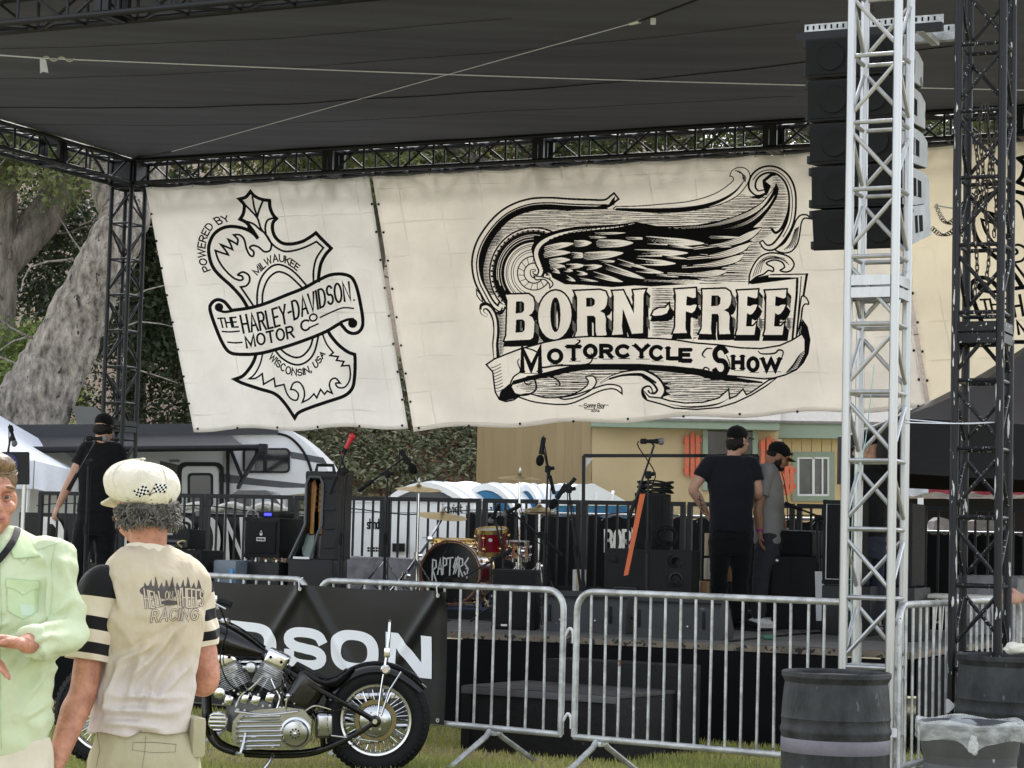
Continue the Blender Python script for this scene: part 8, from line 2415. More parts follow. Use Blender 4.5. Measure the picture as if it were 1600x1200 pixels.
def figure(label,D,J,face,mats,vox=0.0105,hair=None,cap=None,shoes=True,loc=None,thick=1.0,sleeve=0.55,headc=None,headup=(0,0,1),shz=None,hem=None,hands=None,seed=1,fat=1.0):
 """J: joints as (px, py, dy) at depth D; 'near' arm/leg first"""
 P={k:pd(v[0],v[1],D+v[2]) for k,v in J.items()}
 root=thing('person',label,'person',loc or V3(((P['a0'].x+P['a1'].x)/2,D,min(P['a0'].z,P['a1'].z)-0.08)))
 skin,shirt,trou,shoe=mats
 M=headM(face,headup)
 s=1.0
 sh=(P['s0']+P['s1'])/2;hp=(P['h0']+P['h1'])/2
 rt=P['s1']-P['s0'];rt.z=0;rt.normalize();fwd=V3((-rt.y,rt.x,0))
 TM=Matrix((rt,fwd,UPV)).transposed()
 sw=max(0.17,(P['s1']-P['s0']).length/2)
 k=thick
 def row(f,a,b,o=0.0):
  c=hp.lerp(sh,f);l=TM.inverted()@V3((c.x,c.y,0))
  return (l.x,l.y+o,c.z,a*k,b*k)
 mb=MB()
 head(mb,P['hd'],M,sh+UPV*0.02+fwd*-0.0,s,fat)
 torso(mb,TM,[row(-0.05,0.13,0.1),row(0.4,0.13,0.095),row(0.8,0.14,0.09),row(0.97,0.09,0.055)])
 for i in '01':
  S,E_,Wr=P['s'+i],P['e'+i],P['w'+i]
  tub(mb,[S,S.lerp(E_,0.5),E_,E_.lerp(Wr,0.35),Wr],[0.052*k,0.05*k,0.042*k,0.044*k,0.028],5,12)
  d=(Wr-E_).normalized()
  pnv,thv,cu_=(hands or {}).get(i,((0.2 if i=='0' else -0.2,0.3,0),(0,1,0),0.6))
  hand(mb,Wr,d,pnv,thv,1.0,cu_)
 part('body',remesh(mb,vox,'body'),skin,root,world=True)
 mb=MB()
 hf=hem if hem is not None else -0.06
 torso(mb,TM,[row(hf,0.178,0.132),row(0.12,0.172,0.128),row(0.4,0.176,0.13),row(0.65,0.19,0.135),row(0.85,sw/k*1.0,0.125),row(1.0,sw/k*0.95,0.1),row(1.07,sw/k*0.68,0.085),row(1.13,0.08,0.07)])
 for i in '01':
  S,E_=P['s'+i],P['e'+i]
  tub(mb,[S.lerp(sh,0.5),S.lerp(sh,0.12),S.lerp(E_,sleeve*0.6),S.lerp(E_,sleeve)],[0.066*k,0.074*k,0.068*k,0.07*k],4,14,ends=False)
 part('shirt',remesh(mb,vox,'shirt',foldf(seed,0.008)),shirt,root,world=True)
 mb=MB()
 torso(mb,TM,[row(-0.42,0.16,0.115),row(-0.12,0.166,0.12),row(0.0,0.14,0.1)])
 for i in '01':
  H_,K_,A_=P['h'+i],P['k'+i],P['a'+i]
  tub(mb,[H_.lerp(hp,0.2),H_.lerp(K_,0.4),K_,K_.lerp(A_,0.5),A_-UPV*0.02],[0.105*k,0.1*k,0.075*k,0.07*k,0.066],5,14)
 part('trousers',remesh(mb,vox,'trousers',foldf(seed+3,0.009,(6,6,12))),trou,root,world=True)
 for i in '01':
  A_=P['a'+i];T_=P['t'+i]
  d=T_-A_;d.z=0;d.normalize()
  g=A_-UPV*(A_.z-(shz if shz is not None else ZS))
  sm=MB()
  tub(sm,[g-d*0.06+UPV*0.045,g+d*0.03+UPV*0.05,g+d*0.13+UPV*0.038,g+d*0.19+UPV*0.032],[0.04,0.048,0.044,0.03],4,12,flat=(UPV,0.8))
  sm.ell(g-d*0.055+UPV*0.045,(0.036,0.036,0.04)).ell(g+d*0.19+UPV*0.032,(0.038,0.036,0.026));tub(sm,[g+UPV*0.05,A_+UPV*0.02],[0.042,0.046],3,12)
  so_=part('shoe',remesh(sm,0.009,'shoe'),shoe,root,world=True)
  part('sole',MB().loft([[g+d*(0.14*math.cos(t)+0.065)+V3((-d.y,d.x,0))*(0.046*math.sin(t))+UPV*z for t in [6.2832*q/18 for q in range(18)]] for z in (0.002,0.022)]),shoe if shoe.name=='white_canvas_shoe' else RUBBER,so_,world=True)
 if hair:
  hm=MB()
  for x,y,z,r in hair[1]:
   hm.ell(P['hd']+M@V3((x,y,z)),r,M,14,10)
  part('hair',remesh(hm,0.008,'hair',foldf(seed+8,0.006,(40,40,30))),hair[0],root,world=True)
 if cap:
  cm_=MB();hd=P['hd']
  cp=part('cap',remesh(MB().ell(hd+M@V3((0,-0.012,0.05)),(0.084,0.106,0.08),M,20,14).lathe([(0.088,0.0),(0.086,0.035)],hd+M@V3((0,-0.012,0.022)),M@V3((0,0,1)),24),0.007,'cap'),cap,root,world=True)
  br=[]
  for v in range(6):
   for u in range(13):
    a=R(-80+160*u/12);L=0.078*v/5
    br.append(hd+M@V3((0.076*math.sin(a)*(1+0.1*v/5),0.062+0.026*math.cos(a)+L*(0.55+0.45*math.cos(a)),0.036-0.018*abs(math.sin(a))**2-0.1*L)))
  fs=[(v*13+u,v*13+u+1,(v+1)*13+u+1,(v+1)*13+u) for v in range(5) for u in range(12)]
  bme=bpy.data.meshes.new('brim');bme.from_pydata(br,[],fs);bme.shade_smooth()
  b_=part('brim',bme,cap,cp,world=True);b_.modifiers.new('t','SOLIDIFY').thickness=0.004
  part('button',MB().ell(hd+M@V3((0,-0.012,0.13)),(0.009,0.009,0.006),M,8,6),cap,cp,world=True)
 return root,P,M
def onto(ob_,ar,mats,parent,names,base=0.002,maxlen=2.5):
 """press a flat print onto an object's surface as seen in the picture"""
 me=ob_.data
 bv=BVHTree.FromPolygons([v.co.copy() for v in me.vertices],[tuple(p.vertices) for p in me.polygons])
 def fn(x,y,o):
  d=ray(x,y).normalized()
  l,n,i,dist=bv.ray_cast(CAM,d)
  return None if l is None else l-d*o
 out=ar.build(fn,mats,parent,base=base,step=0.0006,maxlen=maxlen,names=names)
 for q in out:q['kind']='stuff'
def build_stage_people():
 blk=cloth('black_tee',C(30,30,33));nav=cloth('navy_black_tee',C(36,38,46));gry=cloth('grey_tee',C(132,130,130))
 jn=cloth('black_jeans',C(28,29,33),bump=0.5,bs=22);ch=cloth('charcoal_trousers',C(52,53,58))
 ws=mat('white_canvas_shoe',C(220,220,220),0.7,var=0.05);bb=mat('black_boot',C(24,24,25),0.5)
 bc=cloth('black_cap',C(24,24,25))
 hb=mat('dark_hair',C(34,28,25),0.6,var=0.3,vs=60,bump=0.6,bs=90)
 r,P,M=figure('man in black tee and cap, hand on hip, back to the camera',18.9,{'hd':(1153,688,0),'s0':(1108,724,-0.02),'s1':(1176,727,0.03),'e0':(1083,764,-0.04),'w0':(1103,801,0.06),'e1':(1184,770,0.03),'w1':(1172,788,0.28),'h0':(1128,824,0),'h1':(1157,825,0),'k0':(1124,888,-0.03),'k1':(1157,890,0),'a0':(1123,958,0.02),'a1':(1155,962,-0.02),'t0':(1118,970,-0.3),'t1':(1170,975,-0.1)},(0.75,0.66,0.0),(SKINP,nav,jn,bb),hair=(hb,[(0,-0.065,-0.03,(0.072,0.045,0.07)),(0.055,-0.03,-0.02,(0.03,0.055,0.05)),(-0.055,-0.03,-0.02,(0.03,0.055,0.05))]),cap=bc,thick=1.06,seed=2,hands={'0':((0.9,0.4,0.1),(0,-0.6,0.7),0.5)})
 part('glasses',MB().path([P['hd']+M@V3((x,y,0.0)) for x,y in ((0.079,0.0),(0.076,0.06),(0.06,0.098),(0.02,0.108))],0.003,5),STEEL,r,world=True)
 tat=Art()
 for q in ([(1093,776),(1095,786),(1098,797)],[(1091,780),(1096,782)],[(1094,790),(1099,789)],[(1096,795),(1100,799)]):tat.stroke(q,2.0)
 onto([o for o in r.children if o.name.startswith('body')][0],tat,{'k':mat('tattoo',C(84,84,88),0.6)},r,{'k':'tattoo'})
 r,P,M=figure('man in grey tee and black cap looking down beside the man in black',19.25,{'hd':(1216,713,0),'s0':(1196,738,-0.19),'s1':(1203,738,0.18),'e0':(1184,796,-0.23),'w0':(1187,832,-0.22),'e1':(1215,790,0.24),'w1':(1225,825,0.2),'h0':(1201,838,-0.1),'h1':(1203,838,0.09),'k0':(1190,896,-0.1),'k1':(1208,896,0.1),'a0':(1185,954,-0.1),'a1':(1200,951,0.1),'t0':(1215,958,-0.13),'t1':(1228,955,0.05)},(0.93,0.1,-0.42),(SKIND,gry,ch,ws),hair=(hb,[(0,0.04,-0.085,(0.052,0.06,0.032)),(0.06,0.01,-0.05,(0.018,0.03,0.05)),(-0.06,0.01,-0.05,(0.018,0.03,0.05)),(0,-0.05,0.0,(0.075,0.06,0.04))]),cap=bc,headup=(0.3,0,1),hem=-0.12,seed=5,sleeve=0.62,hands={'0':((1,0,0),(0.5,-1,0),0.5)})
 part('wristband',MB().ring([(0.031,-0.012),(0.034,-0.012),(0.034,0.012),(0.031,0.012)],P['w0']+UPV*0.02,P['w0']-P['e0'],18),mat('purple_band',C(132,40,120),0.5),r,world=True)
 part('lanyard',MB().path([P['hd']+V3((-0.06,-0.06,-0.06)),P['hd']+V3((0.02,-0.06,-0.12)),P['hd']+V3((0.08,-0.05,-0.4)),P['hd']+V3((0.085,-0.05,-0.62))],0.005,5,sub=4),BLACKM,r,world=True)
 part('badge_card',MB().rbox(P['hd']+V3((0.085,-0.05,-0.68)),(0.02,0.06,0.1),0.004),mat('card_grey',C(120,124,126),0.4),r,world=True)
 part('sunglasses',MB().path([P['hd']+M@V3((-0.08,0.02,0.075)),P['hd']+M@V3((-0.05,0.09,0.07)),P['hd']+M@V3((0.0,0.105,0.068)),P['hd']+M@V3((0.05,0.09,0.07))],0.011,6),BLACKP,r,world=True)
 part('pocket_tag',MB().rbox(pd(1208,847,19.08),(0.014,0.012,0.03),0.003),WHITEP,r,world=True)
 r,P,M=figure('man in black tee, jeans and cap at the left of the stage, back turned',19.5,{'hd':(163,668,0),'s0':(134,702,0),'s1':(184,703,0.03),'e0':(111,750,-0.04),'w0':(92,789,-0.02),'e1':(193,748,0.08),'w1':(180,772,0.3),'h0':(140,795,0),'h1':(166,796,0),'k0':(124,865,-0.05),'k1':(164,868,0.02),'a0':(114,938,0.05),'a1':(160,938,0),'t0':(105,950,-0.1),'t1':(170,955,0.2)},(0.35,0.93,-0.2),(SKINP,blk,jn,bb),hair=(hb,[(0,-0.06,-0.03,(0.08,0.055,0.055)),(0.062,-0.02,-0.02,(0.03,0.06,0.045)),(-0.062,-0.02,-0.02,(0.03,0.06,0.045))]),cap=bc,seed=7,sleeve=0.5,thick=1.03,hands={'0':((0.7,0.5,0),(0,1,0),0.6)})
 jk=cloth('black_jacket',C(26,26,28));dj=cloth('navy_jeans',C(40,43,56))
 figure('man in black jacket and cap half hidden behind the aluminium tower',18.2,{'hd':(1352,700,0),'s0':(1338,736,-0.05),'s1':(1376,736,0.14),'e0':(1328,788,-0.12),'w0':(1334,838,-0.2),'e1':(1384,790,0.1),'w1':(1386,840,0.05),'h0':(1345,832,-0.05),'h1':(1366,832,0.05),'k0':(1344,898,-0.05),'k1':(1366,898,0.05),'a0':(1344,958,-0.03),'a1':(1366,958,0.06),'t0':(1320,970,-0.2),'t1':(1350,965,-0.2)},(-0.8,0.1,-0.2),(SKINP,jk,dj,bb),cap=bc,seed=9,sleeve=0.98)
 figure('person mostly out of frame reaching a bare arm in at the right edge',13.4,{'hd':(1716,780,0),'s0':(1664,868,0),'s1':(1760,868,0.05),'e0':(1646,930,-0.05),'w0':(1600,934,-0.12),'e1':(1780,950,0),'w1':(1780,1010,-0.05),'h0':(1690,1010,0),'h1':(1730,1010,0),'k0':(1690,1115,0),'k1':(1730,1115,0),'a0':(1690,1205,0),'a1':(1730,1205,0),'t0':(1680,1215,-0.2),'t1':(1730,1215,-0.2)},(-0.8,-0.4,0),(SKINP,blk,jn,bb),seed=11,hair=(hb,[(0,-0.03,0.05,(0.085,0.1,0.08))]),shz=0.0)
def attr_mesh(me,vals,name='s'):
 a=me.attributes.new(name,'FLOAT','POINT');a.data.foreach_set('value',np.array(vals,np.float32)); return me
def striped(name,c0,c1,cuts):
 m=cloth(name,c0)
 N,L=m.node_tree.nodes,m.node_tree.links
 b=N['Principled BSDF'];src=b.inputs['Base Color'].links[0].from_socket
 at=N.new('ShaderNodeAttribute');at.attribute_name='s'
 rp=N.new('ShaderNodeValToRGB');rp.color_ramp.interpolation='CONSTANT'
 el=rp.color_ramp.elements
 while len(el)<len(cuts):el.new(0.5)
 for e,(p,v) in zip(el,cuts):e.position=p;e.color=(v,v,v,1)
 L.new(at.outputs['Fac'],rp.inputs[0])
 mx=N.new('ShaderNodeMix');mx.data_type='RGBA';mx.inputs[7].default_value=(*c1,1)
 L.new(rp.outputs[0],mx.inputs[0]);L.new(src,mx.inputs[6]);L.new(mx.outputs[2],b.inputs['Base Color'])
 return m
def build_cap_man():
 D=6.9
 P=lambda x,y,dy=0.0:pd(x,y,D+dy)
 root=thing('person','man in cream flat cap and beige tee with striped sleeves, back to camera','person',V3((P(225,1100).x,D,0)))
 th=R(24)
 f=V3((-math.sin(th),math.cos(th),0));rt=V3((math.cos(th),math.sin(th),0))
 TM=Matrix((rt,f,UPV)).transposed()
 hf=V3((-0.72,0.66,-0.16));M=headM(hf)
 hd=P(224,786,0.02)
 S0,E0,W0=P(158,916,-0.06),P(129,1078,-0.10),P(88,1192,-0.20)
 S1,E1,W1=P(304,912,0.10),P(321,1062,0.13),P(262,1065,0.33)
 nb=P(230,872,0.02)
 def row(px0,px1,py,b,dy=0.0,tilt=0.0):
  c=P((px0+px1)/2,py,dy);l=TM.inverted()@V3((c.x,c.y,0))
  return (l.x,l.y,c.z,(px1-px0)/2*D/3400,b)
 mb=MB()
 head(mb,hd,M,nb+V3((0,0,-0.03)))
 torso(mb,TM,[row(165,280,1150,0.085),row(178,282,1000,0.085),row(178,284,930,0.08),row(202,262,885,0.05)])
 for S,E_,Wr,n_ in ((S0,E0,W0,0),(S1,E1,W1,1)):
  tub(mb,[S.lerp(nb,0.35)-UPV*0.03,S,S.lerp(E_,0.5),E_+f*-0.012,E_.lerp(Wr,0.3),E_.lerp(Wr,0.7),Wr],[0.042,0.044,0.047,0.043,0.046,0.036,0.029],6,16)
 hand(mb,W0,W0-E0,(1,0.5,0),(0.3,1,0.1),1.04,0.7);hand(mb,W1,W1-E1,(0,0,-1),(0,1,0),1.0,0.6)
 for k,x in ((-1,195),(1,268)):
  tub(mb,[P(x,1250),V3((P(x,1250).x,D,0.5)),V3((P(x,1250).x,D-0.01,0.25)),V3((P(x,1250).x,D,0.09))],[0.075,0.056,0.058,0.042],5,14)
 part('body',remesh(mb,0.0065,'body'),SKIN,root,world=True)
 mb=MB()
 torso(mb,TM,[row(140,299,1146,0.128,-0.01),row(141,300,1120,0.13,-0.01),row(150,302,1080,0.126),row(162,309,1020,0.124),row(162,320,960,0.128),row(158,330,925,0.122,0.02),row(154,327,898,0.108,0.02),row(166,312,876,0.092,0.02),row(184,286,861,0.078,0.02),row(201,264,852,0.070,0.02)])
 tee=cloth('beige_tee',C(197,184,161),0.07,1.0,10)
 nt_=tee.node_tree;b_=nt_.nodes['Principled BSDF'];src=b_.inputs['Base Color'].links[0].from_socket
 tc=nt_.nodes.new('ShaderNodeTexCoord');sx=nt_.nodes.new('ShaderNodeSeparateXYZ');mr=nt_.nodes.new('ShaderNodeMapRange');mx=nt_.nodes.new('ShaderNodeMix');mx.data_type='RGBA'
 mr.inputs[1].default_value=0.93;mr.inputs[2].default_value=1.06;mr.inputs[3].default_value=1;mr.inputs[4].default_value=0;mx.inputs[7].default_value=(*C(203,194,189),1)
 for a,b in ((tc.outputs['Object'],sx.inputs[0]),(sx.outputs[2],mr.inputs[0]),(mr.outputs[0],mx.inputs[0]),(src,mx.inputs[6]),(mx.outputs[2],b_.inputs['Base Color'])):nt_.links.new(a,b)
 LN=creases(P,[(300,962,196,1080),(304,985,214,1105),(278,985,178,1040),(306,1015,240,1118),(206,1012,168,1125),(186,940,176,1060),(240,985,205,1120),(262,1040,232,1128),(150,1100,290,1112),(160,1122,270,1134),(176,1080,300,1088),(288,905,270,975),(300,930,288,1010),(190,905,200,960)])
 def ff(p):
  q=V3((p.x*5+p.z*3.5,p.y*4,p.z*6-p.x*2))
  lo=max(0,min(1,(1.02-p.z)/0.35))
  q2=V3((p.x*13+p.z*4.5,p.y*6,p.z*3.0-p.x*5))
  return 0.018*(0.5+lo)*(0.5-2.2*abs(noise.noise(q)))*0.6+0.011*(0.4-2*abs(noise.noise(q2)))+0.005*noise.noise(q*3.3+V3((4,0,0)))+0.006*lo*math.sin(p.z*62+16*p.x+6*noise.noise(p*6))+LN(p)
 sh=part('shirt',remesh(mb,0.0065,'shirt',ff,3),tee,root,world=True)
 part('collar',MB().ring([(0.060,-0.012),(0.0715,-0.014),(0.069,0.008),(0.063,0.010)],P(231,859,0.015),V3((0.05,0.22,1)),40),cloth('collar_rib',C(222,212,194)),root,world=True)
 st=striped('striped_sleeve',C(212,200,180),C(24,24,26),[(0,1),(0.27,0),(0.455,1),(0.595,0),(0.745,1),(0.885,0)])
 for S,E_,L,r0,sd,a in ((S0,E0,0.70,0.060,1,P(178,906,-0.03)),(S1,E1,0.62,0.048,2,P(290,904,0.08))):
  b=S.lerp(E_,L)
  d0=(b-S).normalized()
  rings,vals=[],[]
  n,m=40,46
  pts=catmull([a,S,S.lerp(b,0.4),S.lerp(b,0.75),b+d0*0.005],12)
  m=len(pts)
  t0=(pts[1]-pts[0]).normalized();x,y,_=frame(t0)
  for i,p in enumerate(pts):
   t=(pts[min(i+1,m-1)]-pts[max(i-1,0)]).normalized();q=t0.rotation_difference(t);x=q@x;y=q@y;t0=t
   g=i/(m-1)
   r=(0.030+0.042*min(1,g*4)**0.6)*(1+0.13*g)*(r0/0.066)
   ring=[]
   for j in range(n):
    an=6.2832*j/n
    e=x*math.cos(an)+y*math.sin(an)
    w=0.012*(0.3-abs(noise.noise((p+e*r)*8+V3((sd,0,p.z*6)))))+0.004*math.sin(an*5+g*7)
    ring.append(p+e*(r+w*min(1,g*2.5)))
   rings.append(ring);vals+=[max(0,(g-0.12)/0.88)]*n
  inn=[[p.lerp(pts[-1],0.07) for p in rings[-1]],[p.lerp(pts[-4],0.10) for p in rings[-4]]]
  me=bpy.data.meshes.new('sleeve');bb_=MB().loft(rings+inn,cap=False);me.from_pydata(bb_.v,[],bb_.f)
  bm=bmesh.new();bm.from_mesh(me);bmesh.ops.recalc_face_normals(bm,faces=list(bm.faces));bm.to_mesh(me);bm.free();me.shade_smooth()
  part('sleeve',attr_mesh(me,vals+[1.0]*(2*n)),st,root,world=True)
 ar=Art()
 gr=mat('faded_print',C(92,86,84),0.85,var=0.35,vs=30,spec=0.1)
 cz=lambda x,y:(200+x/10,890+y/10)
 for x,y,w,h in ((330,330,150,170),(600,360,160,210),(860,350,200,180),(1090,400,90,140),(650,520,160,80)):
  ar.disc(cz(x,y),1,'g',0);ar.poly([cz(x+w*math.cos(q*0.524),y+h*0.5*math.sin(q*0.524)) for q in range(12)],'g',0)
 for i in range(11):
  x=270+84*i;h=100+45*((i*7)%3)
  ar.poly(cm([cz(x-42,300),cz(x-20,300-h*0.5),cz(x+10*((i%2)*2-1),300-h),cz(x+18,300-h*0.55),cz(x+42,300)],3),'g',0)
 for w,c,l in ((3.6,'g',1),(1.9,'c',2)):
  ar.strip('HELL',mp_(cz,[(280,600),(400,590),(560,550)]),mp_(cz,[(250,300),(400,350),(520,330)]),w,c,l,0.34)
  ar.text('ON',*cz(585,470),*cz(700,340),w*0.75,c,l,0.3)
  ar.strip('WHEELS',mp_(cz,[(770,540),(950,590),(1170,560)]),mp_(cz,[(740,290),(950,300),(1180,330)]),w,c,l,0.3)
  ar.strip('RACING',mp_(cz,[(360,820),(700,790),(1090,780)]),mp_(cz,[(390,640),(700,620),(1110,620)]),w,c,l,0.34)
 onto(sh,ar,{'g':gr,'c':tee},root,{'g':'shirt_print','c':'shirt_print'},0.0015)
 mb=MB()
 torso(mb,TM,[row(142,312,1300,0.15),row(138,316,1230,0.155),row(144,308,1180,0.138),row(156,288,1128,0.10)])
 for x0,x1 in ((130,222),(226,330)):
  c0,c1=P((x0+x1)/2,1290),V3((P((x0+x1)/2,1290).x,D-0.01,0.50))
  tub(mb,[c0,c0.lerp(c1,0.5),c1],[0.10,0.108,0.11],4,18,ends=False)
 kh=cloth('khaki_cotton',C(172,166,138),0.08,0.9,12)
 so_=part('shorts',remesh(mb,0.008,'shorts',foldf(4,0.008,(7,7,7))),kh,root,world=True)
 ar=Art();dk=mat('seam_khaki',C(118,112,90),0.9)
 ar.stroke([(208,1160),(241,1160),(275,1163)],1.1,'s');ar.stroke([(208,1160),(207,1172),(240,1176),(274,1175),(275,1163)],0.8,'s')
 ar.stroke([(228,1150),(226,1175),(222,1200)],0.8,'s');ar.stroke([(152,1148),(156,1172),(150,1199)],0.9,'s')
 onto(so_,ar,{'s':dk},so_,{'s':'seam'},0.001)
 a=pd(300,1125,D+0.03)
 part('cargo_pocket',MB().rbox(P(303,1150,0.02),(0.045,0.13,0.125),0.014,TM),kh,so_,world=True)
 for x in (195,268):
  g=V3((P(x,1250).x,D,0))
  sm=MB();tub(sm,[g-f*0.06+UPV*0.045,g+f*0.06+UPV*0.05,g+f*0.19+UPV*0.035],[0.042,0.048,0.036],4,12);tub(sm,[g+UPV*0.05,g+UPV*0.11],[0.042,0.046],3,12)
  part('shoe',remesh(sm,0.009,'shoe'),mat('white_canvas_shoe',C(220,220,220),0.7),root,world=True)
 rs=np.random.RandomState(8)
 hm=MB();hm2=MB()
 Z=lambda x,y,z:hd+M@V3((x,y,z))
 for x,y,z,r in ((0,-0.068,-0.03,(0.072,0.045,0.055)),(0.06,-0.03,-0.015,(0.03,0.05,0.048)),(-0.06,-0.03,-0.015,(0.03,0.05,0.048))):
  hm2.ell(Z(x,y,z),r,M,14,10)
 for i in range(760):
  an=R(-118+236*rs.rand());z=-0.002-0.08*rs.rand()**0.9*(1-0.2*abs(an)/2)
  p=Z(0.084*math.sin(an),-0.015-0.092*math.cos(an),z)
  o=(p-Z(0,-0.015,z)).normalized();d=(o*0.25-UPV*0.7+V3(rs.normal(size=3))*0.7).normalized()
  pt=[p-o*0.01]
  q=p.copy()
  side=o.cross(UPV)
  for k in range(4):
   q=q+d*(0.006+0.004*rs.rand());d=(d-o*0.4*(k-0.5)+side*(0.4*math.sin(k*2+i))).normalized();pt.append(q.copy())
  hm.path(pt,[0.0034,0.002],5,sub=2)
 gh=mat('grey_hair',C(52,49,46),0.55,var=0.45,vs=40,c2=C(128,124,118))
 part('hair',remesh(hm2,0.008,'hair',foldf(3,0.006,(40,40,40))),gh,root,world=True)
 part('hair',hm,gh,root,world=True,angle=0,kind='stuff')
 CM=headM((-0.72,0.66,-0.06),(0.05,0.1,1))
 cc=P(222,756,0.0)
 rings=[]
 for z,r,o in ((-0.062,0.070,-0.01),(-0.056,0.088,-0.008),(-0.036,0.104,-0.004),(-0.012,0.113,0.0),(0.012,0.114,0.002),(0.034,0.107,0.004),(0.054,0.090,0.006),(0.068,0.064,0.006),(0.077,0.032,0.006),(0.079,0.008,0.006)):
  ring=[]
  for i in range(96):
   an=6.2832*i/96
   k=1+0.010*(abs(math.sin(an*4))-0.5)*min(1,3*(1-abs(z)/0.085))+0.06*noise.noise(V3((math.cos(an)*1.7,math.sin(an)*1.7,z*28)))-0.05*max(0,0.25-abs(noise.noise(V3((math.cos(an)*4,math.sin(an)*4,z*45)))))*(1 if z<0.06 else 0.4)
   ring.append(cc+CM@V3((r*k*math.cos(an),(r*1.14*k)*math.sin(an)+o,z+0.005*noise.noise(V3((math.cos(an)*2,math.sin(an)*2,z*20+3)))-0.012*(1-math.sin(an))*0.5)))
  rings.append(ring)
 cl=cloth('cream_cotton',C(218,212,194),0.10,1.0,24,14)
 mm=MB().loft(rings).me('cap',0)
 cp=part('cap',mm,cl,root,world=True)
 part('button',MB().ell(cc+CM@V3((0,0.006,0.081)),(0.009,0.009,0.003),CM,10,6),cl,cp,world=True)
 for i in range(8):
  an=6.2832*(i+0.0)/8
  j=int(an/6.2832*96)%96
  part('seam',MB().path([r_[j]+(r_[j]-cc).normalized()*0.0006 for r_ in rings[2:]],0.0016,5,sub=2),cl,cp,world=True)
 part('peak',MB().loft([[cc+CM@V3((0.078*math.sin(q),0.085+l*math.cos(q),-0.05-l*0.25+t)) for q in [R(-75+15*k) for k in range(11)]]+[cc+CM@V3((0.070*math.sin(q),0.07,-0.05+t)) for q in [R(75-15*k) for k in range(11)]] for l,t in ((0.06,-0.003),(0.06,0.003))]),cl,cp,world=True)
 ar=Art()
 for fx,fy,ux,uy,vx,vy in ((208.0,766.5,19.0,-9.0,6.5,11.5),(243.0,755.0,19.5,3.0,-4.5,13.0)):
  for i in range(6):
   for j in range(4):
    a_,b_=(i/6,(i+1)/6),(j/4,(j+1)/4)
    wv=lambda u,v:(fx+ux*u+vx*v,fy+uy*u+vy*v+1.0*math.sin(u*5))
    ar.poly([wv(a_[0],b_[0]),wv(a_[1],b_[0]),wv(a_[1],b_[1]),wv(a_[0],b_[1])],'k' if (i+j)%2==0 else 'w',0)
 ar.stroke([(214,778),(226,773),(235,772)],0.9);ar.stroke([(257,770),(246,767),(236,772),(233,775)],0.9);ar.stroke([(226,760),(236,774)],0.8);ar.stroke([(243,757),(233,774)],0.8)
 onto(cp,ar,{'k':INK,'w':mat('white_thread',C(226,226,222),0.7)},cp,{'k':'chequered_flag','w':'chequered_flag'},0.0012,2)
 return root
